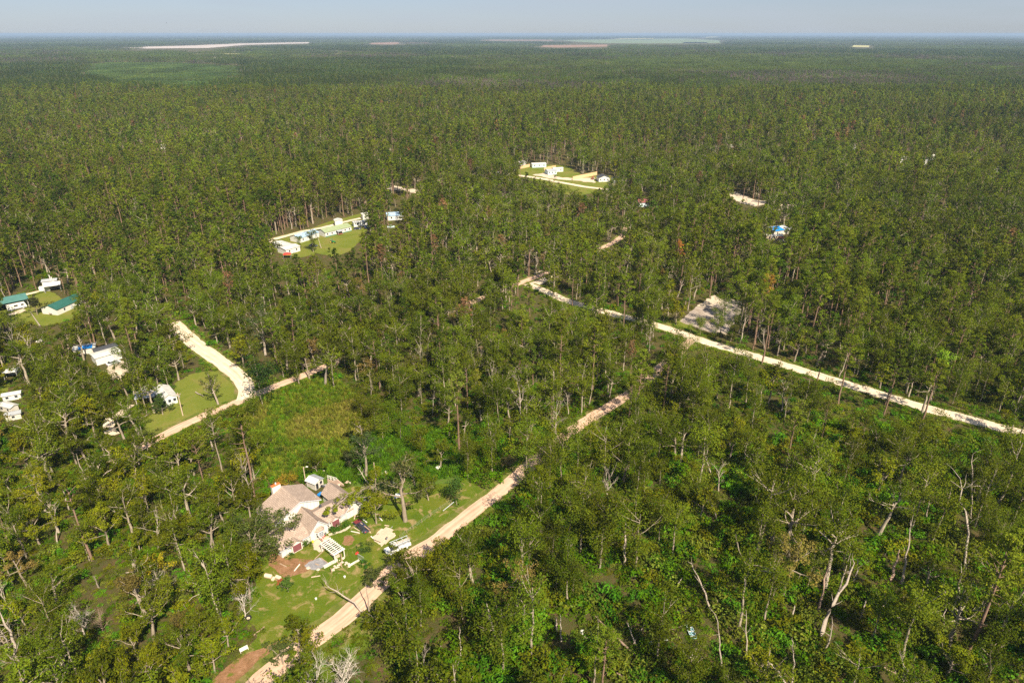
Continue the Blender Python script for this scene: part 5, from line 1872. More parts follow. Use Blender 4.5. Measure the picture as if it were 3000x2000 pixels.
# mid clearing
r_, L_ = ang((795, 722), (860, 743))
cabin('mobile_home', 'long white mobile home at the corner of the middle clearing', 'mobile home', 826, 733, 17.0, 5.5, r_ - .0, 2.8, .5, 'sidewhite', 'whiteroof', 'x', 5)
r_, L_ = ang((846, 744), (875, 736))
cabin('mobile_home', 'second white unit joined to the end of the long white mobile home', 'mobile home', 860, 741, 9.0, 8.0, r_, 2.8, .6, 'sidewhite', 'whiteroof', 'x', 2)
cn = thing('canopy', 'bright red canopy beside the white mobile homes', 'canopy', at(843, 755), R(10))
cm = MB()
for a in range(4):
    p, q = [(-2, -1.6), (2, -1.6), (2, 1.6), (-2, 1.6)][a], [(-2, -1.6), (2, -1.6), (2, 1.6), (-2, 1.6)][(a + 1) % 4]
    cm.face([(p[0], p[1], 2.2), (q[0], q[1], 2.2), (0, 0, 3.1)])
    cm.face([(0, 0, 3.05), (q[0], q[1], 2.15), (p[0], p[1], 2.15)])
cm.build('cover', M['red'], cn)
for x in (-1.9, 1.9):
    for y in (-1.5, 1.5):
        MB().box(x - .05, x + .05, y - .05, y + .05, 0, 2.15).build('leg', M['steel'], cn)
zone(843, 755, 3.5)
r_, L_ = ang((888, 708), (932, 694))
cabin('blue_house', 'pale blue-roofed white house behind the trees of the middle clearing', 'house', 908, 703, 15.0, 8.0, r_, 2.8, 1.4, 'sidewhite', 'blueroof', 'x', 3)
r_, L_ = ang((960, 694), (1027, 678))
cabin('green_house', 'white house with a pale green roof, green skirting and front porch', 'house', 993, 686, 18.5, 8.5, r_, 2.9, 1.4, 'sidewhite', 'palegreen', 'x', 6, 'greenskirt', True)
cabin('storage_shed', 'tall white storage shed behind the pale green roof', 'shed', 994, 663, 4.6, 4.6, R(22), 3.6, .6, 'sidewhite', 'whiteroof', 'y', 0, door=False)
cabin('storage_shed', 'white storage shed at the far tip of the middle clearing', 'shed', 1073, 643, 4.2, 4.2, R(26), 3.4, .6, 'sidewhite', 'whiteroof', 'y', 0, door=False)
cabin('camper', 'white camper at the tree line of the middle clearing', 'camper', 1058, 663, 9.0, 3.6, R(28), 2.9, .3, 'sidewhite', 'whiteroof', 'x', 2)
car('dark car parked at the tree line of the middle clearing', 1047, 672, R(15), 'cardark', 4.6)
car('blue car parked in the shade by the white camper', 1079, 668, R(35), 'carblue', 4.8, True)
car('black and white car parked under trees of the middle clearing', 918, 722, R(-20), 'cardark', 4.8)
td = thing('tractor', 'green tractor on the lawn below the green-skirted house', 'tractor', at(975, 712), R(-25))
MB().box(-.2, 1.7, -.35, .35, .75, 1.35).build('hood', M['tractor'], td)
MB().box(-1.0, -.2, -.5, .5, .8, 1.3).build('seat_deck', M['tractor'], td)
MB().box(-1.0, .0, -.6, .6, 2.25, 2.35).build('canopy', M['tractor'], td)
for x in (-.95, -.05):
    for y in (-.55, .55):
        MB().box(x - .04, x + .04, y - .04, y + .04, 1.2, 2.25).build('canopy_post', M['steel'], td)
for y in (-.75, .75):
    wheel_parts(td, -.7, y, .75, .4, 'yellow')
    wheel_parts(td, 1.3, y * .8, .42, .26, 'yellow')
zone(975, 712, 3)
cabin('far_blue_house', 'pale blue roof showing through the trees beyond the middle clearing', 'house', 1160, 645, 11.0, 8.0, R(15), 3.0, 1.4, 'sidewhite', 'blueroof', 'x', 2)
car('pale blue car among the trees beyond the middle clearing', 1146, 667, R(8), 'siding_blue', 4.6)
# far clearing: houses and new board fences
cabin('trailer_house', 'pale blue-grey trailer house with a white roof before the orange fence', 'house', 1580, 491, 13.0, 7.0, R(12), 2.9, .8, 'siding_blue', 'whiteroof', 'x', 3)
cabin('trailer_house', 'pale blue cottage with its end gable before the orange fence', 'house', 1618, 512, 8.0, 8.0, R(18), 3.0, 1.2, 'siding_blue', 'greyroof', 'x', 3)
cabin('trailer_house', 'white trailer just beside the pale blue cottage', 'house', 1636, 504, 9.0, 5.0, R(18), 2.9, .6, 'sidewhite', 'whiteroof', 'x', 2)
cabin('storage_shed', 'white shed at the far end of the orange fence', 'shed', 1532, 487, 6.0, 5.0, R(10), 3.4, .8, 'sidewhite', 'whiteroof', 'y', 0, door=False)
cabin('dark_cabin', 'small white cabin with a charcoal roof in the far clearing', 'cabin', 1770, 533, 9.0, 8.0, R(8), 3.2, 1.8, 'sidewhite', 'darkroof', 'y', 3)
cabin('dark_cabin', 'charcoal-roofed cabin mostly behind trees of the far clearing', 'cabin', 1812, 537, 8.0, 7.0, R(10), 3.0, 1.5, 'sidewhite', 'darkroof', 'x', 2)
cabin('trailer_house', 'white and grey trailer among trees left of the far clearing', 'house', 1452, 516, 7.0, 4.0, R(5), 2.8, .5, 'sidewhite', 'greyroof', 'x', 2)


def board_fence(label, p0, p1, h, mat):
    a, b = at(*p0), at(*p1)
    d = b - a
    t = thing('board_fence', label, 'fence', a, math.atan2(d.y, d.x))
    n = max(3, int(d.length / 2.4))
    for i in range(n):
        x0, x1 = d.length * i / n, d.length * (i + 1) / n
        MB().box(x0 + .02, x1 - .02, -.03, .03, .05, h - .04 * (i % 2)).build('panel', M[mat], t)
        MB().box(x0 - .07, x0 + .07, .035, .17, 0, h + .12).build('post', M['wood'], t)
    MB().box(d.length - .07, d.length + .07, .035, .17, 0, h + .12).build('post', M['wood'], t)
    return t


board_fence('long tan board fence across the far clearing', (1678, 528), (1749, 513), 3.0, 'newwood')
board_fence('orange board fence left of the pale trailer house', (1525, 495), (1552, 489), 2.6, 'newwood')
board_fence('orange board fence between the two pale trailer houses', (1594, 500), (1628, 493), 2.6, 'newwood')
ex = thing('backhoe', 'small red backhoe standing before the tan board fence', 'digger', at(1736, 526), R(60))
MB().box(-1.2, 1.2, -.8, .8, .5, 1.3).build('body', M['rusttin'], ex)
MB().box(-.6, .5, -.6, .6, 1.3, 2.6).build('cab', M['rusttin'], ex)
MB().tube([(1.2, 0, 1.2), (2.4, 0, 3.2), (3.4, 0, 1.2)], [.2, .18, .12], 6).build('arm', M['rusttin'], ex)
for x in (-.8, .8):
    for y in (-.85, .85):
        wheel_parts(ex, x, y, .5, .3)
zone(1736, 526, 3)
cabin('rust_roof_house', 'grey house with a maroon roof deep among the trees', 'house', 1888, 606, 8.0, 8.0, R(10), 3.0, 1.6, 'siding_blue', 'rustroof', 'x', 2)
o = MB().prism([(-2.2, 0, .4), (1.6, .3, .5), (2.0, .8, 3.2), (-1.4, .6, 2.6)], (0, .06, .04)).build('tarp', M['bluetarp'], None, at(2072, 653))
tag(o, 'blue tarp hung among trees left of the blue-covered house', 'tarp')
# blue-tarp house on the right and its neighbours
cabin('tarped_house', 'white house whose long roof slope is covered in blue', 'house', 2288, 688, 12.0, 9.0, R(25), 2.9, 1.4, 'oldwhite', 'whiteroof', 'x', 2)
o = MB().slab((-6.2, -.45, 2.88), (2.2, -.45, 2.88), (1.4, 4.4, 4.42), (-6.2, 4.4, 4.42), .04).build('roof_tarp', M['bluetarp'], None, at(2288, 688), R(25))
tag(o, 'bright blue tarp covering the front slope of the white house', 'tarp')
cabin('porch_annex', 'silver-roofed annex at the right end of the blue-covered house', 'annex', 2312, 684, 6.0, 5.0, R(25), 2.4, .5, 'wood', 'greyroof', 'x', 0, open_front=True)
cabin('trailer', 'cream trailer standing below the blue-covered house', 'trailer', 2268, 704, 9.0, 3.2, R(-6), 2.7, .4, 'cream', 'whiteroof', 'x', 3)
cabin('tin_hut', 'low red-roofed hut beside the cream trailer', 'hut', 2297, 708, 5.5, 4.0, R(-10), 2.0, .4, 'oldwhite', 'rusttin', 'x', 0, door=False)
cabin('tin_hut', 'small pale grey hut in the trees up-left of the blue-covered house', 'hut', 2179, 662, 4.5, 4.0, R(20), 2.6, .8, 'oldwhite', 'greyroof', 'y', 0, door=False)
# far pale roofs that dot the forest
for px, py, wd, mt, lb in ((1683, 258, 22, 'whiteroof', 'long white shed alone in the far forest'), (2023, 304, 9, 'whiteroof', 'single white roof with a reddish side in the far forest'), (2645, 476, 16, 'whiteroof', 'white house roof at the far end of the right-hand woods'),
                           (2496, 440, 10, 'whiteroof', 'flat cream roof in the far right-hand woods'), (2712, 484, 8, 'whiteroof', 'smaller cream roof right of the white house roof in the far woods'), (2735, 470, 11, 'whiteroof', 'cream roof on the sand behind the far white house'),
                           (2860, 487, 12, 'whiteroof', 'last white roof towards the far right edge of the woods'), (2925, 508, 12, 'whiteroof', 'grey-white trailer nearest the right picture edge in the woods'), (2143, 432, 7, 'rusttin', 'small reddish roof under the far pines'),
                           (480, 437, 8, 'whiteroof', 'small pale roof in the pine woods on the upper left'), (400, 605, 12, 'greyroof', 'grey roofs half buried in the left pine wood'), (632, 174, 26, 'whiteroof', 'white farmhouse roof near the far green field'), (652, 172, 20, 'whiteroof', 'second white farm roof beside the far white farmhouse'), (865, 162, 24, 'whiteroof', 'pale farm building beyond the young plantation'), (1306, 126, 60, 'whiteroof', 'white barn far out near the horizon')):
    cabin('far_house', lb, 'house', px, py, wd * .8, wd * .45, R(10), 3.2 + wd * .03, 1.0 + wd * .04, 'sidewhite', mt, 'x', 2 if wd < 20 else 0, door=False)
    a, b = proj(*at(px, py)[:2], 0)[:2]
    keep([(a - 10, b - 9), (a + 10, b - 9), (a + 10, b - 2), (a - 10, b - 2)])

# ------------------------------------------------------------------ trees that stand out in the photograph
LANDMARKS = {'white pickup with ladder rack': (1165, 1609), 'slatted pergola': (975, 1600), 'ruined white shed': (945, 1430), 'cream gas tanks': (802, 1697), 'black spare tyre': (729, 1815),
             'light blue boat': (2023, 1850), 'white ball': (1705, 1850), 'tipped white bench': (716, 1906), 'leaning utility pole': (536, 1217), 'small white cottage': (500, 1180),
             'boxy white building': (322, 1055), 'dark green-roofed barn': (212, 905), 'sandy lot': (2085, 930), 'blue-covered house': (2290, 688), 'red canopy': (843, 755),
             'green-skirted house': (993, 690), 'wire fence': (1250, 1520), 'reddish brush heap': (1193, 1895), 'derelict dark car': (1060, 1546),
             'orange pine behind the sandy lot': (2232, 940), 'orange pine in forest centre': (1442, 685), 'sandy and dirt road crossing': (1990, 985), 'mouth of the sandy lane': (715, 1165),
             'blue tarp hung among trees': (2072, 653), 'maroon-roofed house': (1888, 606), 'tan board fence': (1715, 522), 'teal-roofed barn': (28, 905), 'pale orange pine': (2655, 880),
             'white workshop': (157, 856), 'fallen brown crown': (1440, 1222), 'white spreading dead limbs': (2085, 1395), 'log at bottom edge': (2630, 1970), 'last bit of sandy road': (2960, 1255),
             'round tree on upper lawn': (110, 922), 'gravel road gap': (1560, 820), 'white far roof in right woods': (2645, 476), 'low reddish far roof': (2143, 432), 'pale tiny roof in pine woods': (480, 437)}
GROWN = []
TREE_AT = []


def special(name, label, cat, px, py, t, bark, top=None, hgt=None, rot=0.0, group=None, sx=1.0, mark=None, clear=2.0):
    """one tree grown for its place; top = pixel row of its tip sets the height"""
    p = at(px, py)
    o = thing(name, label, cat, p, rot, group)
    wm = bpy.data.objects.new('trunk', t.wood_mesh('trunk', M[bark]))
    COL.objects.link(wm)
    wm.parent = o
    if t.nl:
        c = bpy.data.objects.new('crown', t.leaf_mesh('crown'))
        COL.objects.link(c)
        c.parent = o
    V = np.concatenate(t.wv + t.lv)
    H = V[:, 2].max()
    if top:
        hgt = height_at(px, top, p.y)
    s = (hgt / H) if hgt else 1.0
    o.scale = (s * sx, s * sx, s)
    TREE_AT.append((p.x, p.y, clear))
    if mark:
        LANDMARKS[mark] = (px, py)
    return o


def boughs(t, px, py, ends, r0, per, col):
    """limbs from the trunk's fork out to given places (pixel, height), each with leaves"""
    b = np.array(at(px, py))
    for q, (ex, ey, ez, rad) in enumerate(ends):
        e = np.array(at(ex, ey, ez)) - b
        s0 = np.array([0, 0, 2.6 + .5 * (q % 3)]) + e * np.array([.05, .05, 0])
        k = np.linspace(0, 1, 7)[:, None]
        P = s0 * (1 - k) + e * k + np.array([0, 0, 1.6]) * np.sin(k * math.pi) + t.r.normal(0, .22, (7, 3)) * np.sin(k * math.pi)
        t.tube(P, np.linspace(r0, r0 * .2, 7), 6)
        for z in range(5):
            c = P[t.r.integers(4, 7)] + t.r.normal(0, rad * .55, 3) * np.array([1, 1, .35])
            t.limb(P[4], c - P[4], np.linalg.norm(c - P[4]), r0 * .3, r0 * .08, 3, .2, 0, 4)
            t.leaves(c, rad * t.r.uniform(.45, .7), per, .38, np.array(col) * t.r.uniform(.85, 1.15), .55)
    return t


def lean_snag(seed, p_base, p_top, z_top, rad, stubs=2, mid=0.0):
    """dead trunk from a ground pixel to a pixel at height z_top"""
    a, b = at(*p_base), at(*p_top, z_top)
    d = b - a
    t = Tree(seed)
    k = np.linspace(0, 1, 9)
    P = k[:, None] * np.array(d) + t.r.normal(0, .06, (9, 3)) * (k * (1 - k) * 3)[:, None]
    P[1:-1] += t.r.normal(0, .012 * d.length, (7, 3)) * np.array([1, 1, .2])
    P[:, 0] += mid * np.sin(k * math.pi * 1.6) * k
    P[0, 2] = -.3
    rad *= .78
    t.tube(P, np.concatenate([np.linspace(rad * 1.2, rad * .5, 8), [rad * .15]]), 8)
    for i in range(stubs * 2):
        j = t.r.integers(4, 9)
        t.limb(P[j], np.array(d / d.length) * .6 + unit(t.r.uniform(0, 6.28), .3), d.length * t.r.uniform(.08, .24), rad * .3, rad * .06, 4, .3, .06, 4)
    return t


# round the house
special('oak_tree', 'huge spreading oak leaning its dark boughs over the house roof', 'tree', 752, 1643, boughs(grow_oak(301, 11.5, 7.0, (.1, .115, .022), 1.5, dens=1.5, limbs=10, lean=.05, trunk=.25), 752, 1643, ((800, 1520, 7.5, 2.2), (838, 1500, 7.5, 2.2), (868, 1520, 7.0, 1.8), (790, 1560, 7.5, 2.4), (830, 1570, 7.0, 2.2), (800, 1600, 6.0, 1.8), (700, 1560, 7.0, 2.5), (690, 1620, 6.0, 2.5), (760, 1480, 9.0, 2.4)), .2, 70, (.1, .115, .022)), 'bark', None, None, 0, mark='huge oak over the roof', clear=5)
special('oak_tree', 'dark oak behind the chimney reaching over the tall roof', 'tree', 735, 1520, grow_oak(302, 11, 6.5, G_OAK, 1.3, dens=1.3, limbs=9), 'bark', None, 11, 1.3, mark='oak behind the chimney', clear=4)
special('oak_tree', 'bare-trunked oak with one broken pale limb above the ruined shed', 'tree', 1073, 1395, grow_oak(303, 15.5, 5.2, (0.07, .1, .032), 1.2, dens=.9, limbs=7, trunk=.45, lean=.12), 'bark', None, 15.0, 2.2, mark='broken-limbed oak by the shed', clear=3)
special('oak_tree', 'slender trunk standing just behind the broken-limbed oak', 'tree', 1070, 1337, grow_oak(304, 14, 3.6, G_OAK, 1.0, dens=.9, limbs=6, trunk=.45), 'bark', None, 14.0, .8, clear=2)
special('oak_tree', 'round green oak between the garage gable and the pickup', 'tree', 1103, 1533, grow_oak(305, 9.5, 5.4, G_OAKY, 1.6, dens=1.5, limbs=10), 'bark', None, 9.5, 4.2, clear=3)
special('oak_tree', 'tall yard oak with bare pale limbs beside the wire fence', 'tree', 1188, 1526, grow_oak(306, 15, 4.8, (0.12, .125, .04), 1.0, dens=.55, limbs=9, trunk=.3, lean=.05), 'bark', 1335, None, 5.1, mark='tall bare-limbed yard oak', clear=3)
special('dead_tree', 'white dead limb leaning over the garage roof from the shed side', 'dead tree', 1098, 1445, lean_snag(307, (1098, 1447), (1047, 1370), 5.5, .22, 3), 'deadwood', clear=1)
special('dead_tree', 'white dead log propped across the garage roof', 'dead tree', 1092, 1455, lean_snag(308, (1092, 1458), (1020, 1458), 5.6, .2, 1), 'deadwood', clear=1)
special('oak_tree', 'oak behind the garage whose thin boughs hang over its roof', 'tree', 1102, 1448, boughs(grow_oak(3081, 9, 3.6, G_OAKY, 1.3, dens=.9, limbs=6), 1102, 1448, ((1010, 1462, 6.2, 1.5), (968, 1488, 6.0, 1.5), (1040, 1470, 6.0, 1.5), (960, 1505, 5.6, 1.0), (1080, 1500, 5.5, 1.8)), .14, 60, G_OAKY), 'bark', None, None, 0, clear=2)
special('oak_tree', 'dense green tree in the hedge at the bend of the wire fence', 'tree', 1338, 1478, grow_slim(309, 8.5, (.065, .11, .02), 1.2, 1.0, .05, 1.6), 'bark', None, 8.5, clear=2)
special('oak_tree', 'dark bushy tree in the field corner above the ruined shed', 'tree', 1025, 1372, grow_oak(310, 6.5, 4.2, (0.075, .085, .03), 1.2, dens=1.0, limbs=8, trunk=.2), 'bark', None, 6.0, clear=2)
special('round_bush', 'round golden yellow bush behind the chimney', 'bush', 843, 1425, grow_bush(311, 3.0, 4.4, (.27, .19, .022), 2.4, 26), 'bark', None, 4.6, clear=3)
special('round_bush', 'round bright green bush at the corner of the sandy patio', 'bush', 897, 1598, grow_bush(312, 1.9, 1.9, (.07, .135, .012), 1.6, 14), 'bark', None, 1.9, clear=1.5)
special('round_bush', 'bright green hedge bush under the maroon door nearest the garage', 'bush', 1000, 1543, grow_bush(313, 2.2, 1.5, (.07, .13, .015), 1.4, 12), 'bark', None, 1.6, clear=1.5)
special('round_bush', 'low green bush at the white wall corner near the path', 'bush', 972, 1556, grow_bush(314, 1.3, 1.2, (.07, .13, .015), 1.4, 9), 'bark', None, 1.3, clear=1)
special('round_bush', 'low green bush at the front corner of the left wing', 'bush', 848, 1630, grow_bush(315, 1.7, .9, (.08, .13, .02), 1.3, 9), 'bark', None, .9, clear=1)
special('round_bush', 'lush green bush at the end of the short low wall', 'bush', 1070, 1655, grow_bush(316, 1.6, 1.4, (.05, .12, .014), 1.4, 10), 'bark', None, 1.4, clear=1)
special('round_bush', 'straggling flowering bush between lawn and pickup', 'bush', 1068, 1608, grow_bush(317, 2.3, 1.3, (.09, .13, .03), 1.2, 12), 'bark', None, 1.4, clear=1)
special('round_bush', 'reddish low bush beside the cream gas tanks', 'bush', 823, 1706, grow_bush(318, 1.3, .9, (.3, .06, .04), 1.4, 9), 'bark', None, .9, clear=1)
special('small_tree', 'small round tree with a pale stem next to the reddish bush', 'tree', 845, 1733, grow_oak(319, 3.6, 2.0, (.075, .115, .02), .9, dens=1.1, limbs=7, trunk=.3), 'bark', None, 3.6, clear=2)
special('dead_tree', 'upright bare pinkish shrub of many stems by the spare tyre', 'dead tree', 717, 1810, grow_dead(320, 7.5, 3.0, 10, 6, .08, .06, .9), 'ashwood', 1706, None, .4, clear=2)
special('dead_tree', 'wide bare grey tree beside the dirt road at the bottom', 'dead tree', 1010, 2035, grow_dead(321, 12, 7.0, 10, 9, .22, .05, 1.7), 'ashwood', None, 12.0, 1.1, mark='wide bare roadside tree', clear=4)
special('dead_tree', 'broken pale tree toppling over the dirt road below the pergola', 'dead tree', 1072, 1800, lean_snag(322, (1082, 1802), (975, 1712), 4.5, .26, 7, .8), 'deadwood', clear=2)
special('dead_tree', 'thin grey snag standing at the dirt road edge', 'dead tree', 1083, 1797, grow_snag(323, 6.5, .12, .05, 0), 'deadwood', 1710, clear=1)
special('dead_tree', 'second bare branching trunk at the very bottom of the road', 'dead tree', 935, 2030, grow_dead(324, 8, 4.6, 8, 6, .2, .1, 1.5), 'ashwood', None, 8.5, .2, clear=2)
for i, (px, py, hh, sp_, lb) in enumerate(((893, 1955, 9.5, 4.4, 'pale forked oak standing on the dirt road side at the bottom'), (830, 1945, 7.0, 3.4, 'thin-leaved oak on the bottom lawn with a long shadow'), (880, 1870, 7.0, 3.2, 'half bare oak between lawn and dirt road'), (1110, 1840, 6.5, 3.6, 'low leafy oak where the fallen pale tree lies on the road side'), (1100, 1725, 6.0, 3.4, 'grey-green oak between the pickup and the dirt road'), (1165, 1690, 8.0, 4.0, 'bushy oak across the road from the pickup'))):
    special('oak_tree', lb, 'tree', px, py, grow_oak(330 + i, hh, sp_, (G_OAKY, (.1, .12, .03), G_OAK)[i % 3], 1.0, dens=.75 if i < 3 else 1.2, limbs=7, trunk=.25), 'bark', None, hh, i, clear=2)
for i, (px, py, hh, sp_, kd, lb) in enumerate(((1232, 1745, 12, 5.6, 0, 'big leafy oak whose crown hides the dirt road below the pickup'), (1285, 1700, 10, 4.6, 0, 'leafy oak on the road side right of the big leafy oak'), (1190, 1800, 9, 4.4, 0, 'leafy oak just below the big leafy oak at the road'), (905, 1985, 6.5, 3.4, 0, 'leafy oak at the very bottom left of the wide bare tree'),
        (1645, 1420, 15, 3.6, 1, 'ragged tree covering the dirt road gap in the middle wood'), (1610, 1440, 14, 3.4, 1, 'ragged tree left of the road gap in the middle wood'), (1690, 1385, 15, 3.4, 1, 'ragged tree right of the road gap in the middle wood'), (1575, 1465, 12, 4, 0, 'leafy oak at the lower end of the road gap'), (1630, 1375, 12, 4, 1, 'dense tree right above the middle of the road gap'), (1585, 1400, 11, 4, 1, 'dense tree at the middle of the road gap'), (1880, 1190, 13, 4, 1, 'dense tree at the second road gap towards the crossing'), (1845, 1215, 12, 4, 1, 'dense tree left of the second road gap towards the crossing'), (2010, 1085, 14, 4, 1, 'dense tree hiding the road just below the crossing'), (1960, 1110, 13, 4, 1, 'dense tree left of the one hiding the road below the crossing'),
        (690, 1480, 11, 5.0, 0, 'leafy oak left of the tall roof block'), (655, 1530, 10, 5.0, 0, 'yellow-green oak left of the huge roof oak'), (700, 1700, 8, 4.6, 0, 'bushy oak at the dirt edge beside the cream tanks'), (760, 1330, 6, 3.6, 0, 'bushy tree in the lower field left of the golden bush'), (930, 1385, 5, 3.0, 0, 'bright bushy tree above the lamp pole'),
        (735, 1370, 8, 3.8, 0, 'leafy tree at the lower corner of the rank field'), (1215, 1420, 8.5, 4, 0, 'bushy tree in the weeds above the yard oak'), (1255, 1465, 7, 3.6, 0, 'leafy tree behind the wire fence'), (1140, 1250, 9, 3.6, 1, 'leafy tree in the right part of the rank field'), (1090, 1185, 11, 3.6, 1, 'leafy column tree at the far right field edge'), (1290, 1370, 9, 3.6, 0, 'leafy tree at the edge of the bright green yard'))):
    special('oak_tree', lb, 'tree', px, py, grow_oak(900 + i, hh, sp_, (G_OAK, G_OAKY, G_SLIM)[i % 3], 1.5, dens=1.1, limbs=8, trunk=.25) if kd == 0 else grow_slim(900 + i, hh, (G_SLIM, G_OAK)[i % 2], 2.0, .9, .05, 2.0), 'bark', None, None, 0, clear=2)
for i, (px, py, hh, lb) in enumerate(((770, 1290, 3.0, 'widest bush of the lower rank field'), (825, 1330, 2.6, 'low bush above the golden bush'), (735, 1255, 3.4, 'tall bush at the near edge of the rank field'), (900, 1340, 2.4, 'bush on the field edge above the ruined shed'), (1150, 1330, 2.2, 'dark bush in the bright green yard'), (1195, 1355, 2.4, 'bush in the bright green yard nearer the yard oak'), (960, 1240, 2.0, 'lone bush in the middle of the rank field'), (850, 1215, 1.8, 'small bush in the rank field towards the gravel road'))):
    special('round_bush', lb, 'bush', px, py, grow_bush(960 + i, hh * 1.15, hh, ((.12, .16, .015), (.1, .12, .02))[i % 2], 1.5, 16), 'bark', None, hh, clear=1)
for i, (px, py, hh, lb) in enumerate(((2095, 995, 13, 'ragged tree screening the front of the sandy lot'), (2140, 1000, 14, 'ragged tree at the near right corner of the sandy lot'), (2050, 985, 9, 'low tree at the near left corner of the sandy lot'), (1100, 1255, 12, 'leafy column standing in the right end of the rank field'), (1122, 1290, 10, 'leafy column behind the bright green yard'), (1060, 1220, 11, 'vine-wrapped tree at the upper right field corner'), (1175, 1290, 11, 'vine-wrapped tree between yard and middle wood'), (1235, 1330, 10, 'dense tree where the yard meets the middle wood'), (745, 1225, 8, 'dense tree at the field edge by the gravel road'), (712, 1290, 9, 'dense tree at the lower edge of the field by the tall pine'))):
    special('vine_tree', lb, 'tree', px, py, grow_slim(980 + i, hh, (G_SLIM, G_OAK)[i % 2], 1.8, 1.0, .05, 1.7), 'bark', None, hh, i, clear=2)
special('dead_tree', 'white bare twig tree on the lawn right of the bucket', 'dead tree', 965, 1722, grow_dead(337, 3, 1.4, 5, 3, .2, .1, .8), 'deadwood', None, 3.2, clear=1)
# left of the house
special('pine_tree', 'tall pine with a knotted grey trunk at the field edge', 'pine', 651, 1383, grow_pine(340, 22, 4.6, G_PINE, 1.3, .6, 1.0, 3), 'bark', 1195, None, .4, mark='knotted tall pine', clear=3)
special('pine_tree', 'leaning pine with many dead lower branches', 'pine', 603, 1446, grow_pine(341, 20, 4.2, G_PINE, 1.2, .62, 1.0, 30), 'pinebark', 1255, None, 2.0, mark='pine with dead branches', clear=3)
special('mossy_trunk', 'mossy green bare trunk leaning among the bushes', 'dead tree', 508, 1583, lean_snag(342, (508, 1583), (470, 1463), 11.5, .3, 1), 'mossbark', mark='mossy leaning trunk', clear=2)
special('dead_tree', 'slim grey dead trunk right of the mossy trunk', 'dead tree', 542, 1567, grow_snag(343, 8, .14, .05, 1), 'deadwood', 1470, clear=1)
special('dead_tree', 'brown bare many-branched tree lying in the bushes', 'dead tree', 248, 1864, grow_dead(344, 11, 6.0, 10, 9, .15, .2, 1.5), 'ashwood', None, 8.5, 2.0, mark='brown bare bushy tree', clear=3)
special('dead_tree', 'second brown bare tree close beside the first', 'dead tree', 300, 1850, grow_dead(345, 10, 5.4, 9, 8, .12, .3, 1.4), 'browndead', None, 6.5, .6, clear=2)
special('dead_tree', 'pale forked dead trunk at the picture edge among yellow-green trees', 'dead tree', 57, 1950, lean_snag(346, (57, 1952), (6, 1790), 11.5, .36, 2, .5), 'deadwood', mark='pale forked trunk', clear=2)
special('yellow_tree', 'yellowish tree with many bare white upright limbs', 'tree', 484, 1766, grow_dead(347, 12, 5.0, 11, 6, .1, .06, 1.1, .5), 'ashwood', None, 11.0, .9, mark='white-limbed yellowish tree', clear=3)
special('yellow_tree', 'bright yellow leafy tree behind the white upright limbs', 'tree', 470, 1720, grow_oak(348, 9, 3.6, G_YEL, 1.0, limbs=7), 'bark', None, 9.0, clear=3)
special('yellow_tree', 'white-limbed oak spreading left of the bare shrub', 'tree', 588, 1755, grow_oak(349, 10, 4.4, G_OAKY, .9, dens=.55, limbs=10, trunk=.15), 'deadwood', None, 10.0, clear=3)
for i, (bx, by, tx, ty, z, lb) in enumerate(((205, 1498, 175, 1410, 9, 'grey forked dead trunk among the bushes left of the mossy trunk'), (137, 1240, 124, 1200, 7, 'pale dead stem under the white draped heaps'), (88, 1570, 72, 1470, 10, 'tall white dead stem near the left picture edge'), (168, 1590, 160, 1480, 9, 'white dead stem right of the tall white one'), (290, 1720, 275, 1685, 5, 'short broken trunk above the brown bare tree'),
                                             (372, 1975, 368, 1900, 6, 'white dead stem in the yellow-green bushes at the bottom'), (215, 2020, 150, 1960, 4, 'white dead limb reaching up at the bottom edge'))):
    keep_line([(bx, by), (tx, ty)], 5)
    special('dead_tree', lb, 'dead tree', bx, by, lean_snag(350 + i, (bx, by), (tx, ty), z, .2, 3), 'deadwood', clear=1)
# middle wood
special('oak_tree', 'massive old oak with twisted pale trunk above the road junction', 'tree', 778, 1040, grow_oak(360, 17, 8.2, (.075, .1, .024), 1.3, dens=1.0, limbs=11, trunk=.3, lean=.05), 'deadwood', 880, None, .7, mark='massive twisted oak', clear=5)
special('oak_tree', 'dense round tree standing in the road junction', 'tree', 770, 1188, grow_slim(361, 9, (.045, .08, .02), 1.4, 1.0, .0, 2.0), 'bark', 1045, None, .2, mark='dense tree in the junction', clear=3)
special('oak_tree', 'leaning half bare oak at the field corner by the gravel road', 'tree', 953, 1125, grow_oak(362, 16, 4.4, G_SLIM, 1.0, dens=.7, limbs=8, trunk=.4, lean=.3), 'deadwood', 995, None, 2.6, clear=3)
special('oak_tree', 'straight trunk next to the leaning oak at the field corner', 'tree', 979, 1138, grow_slim(363, 15, G_SLIM, 1.0, .4, .2, 1.3), 'bark', 1000, None, 1.0, clear=2)
special('pine_tree', 'lone tall pine with a long bare trunk in the middle wood', 'pine', 1346, 1325, grow_pine(364, 24, 3.2, (.145, .165, .022), 1.5, .66, 1.2, 5), 'pinebark', 1085, None, .3, mark='lone tall pine', clear=3.5)
special('pine_tree', 'yellow-green pine behind the lone tall pine', 'pine', 1325, 1150, grow_pine(365, 19, 3.8, (.125, .15, .025), 1.2, .5, 1.1), 'pinebark', 995, None, 1.4, clear=2.5)
special('vine_tree', 'yellow-green vine-hung tree right of the lone tall pine', 'tree', 1400, 1190, grow_slim(366, 12, (.17, .17, .022), 1.1, .9, .1, .8), 'bark', 1085, None, clear=2)
special('bare_tree', 'half bare white-limbed tree in the middle wood', 'tree', 1517, 1266, grow_dead(367, 17, 4.0, 8, 4, .35, .1, .8, .35), 'deadwood', 1095, None, .3, mark='half bare white-limbed tree', clear=2.5)
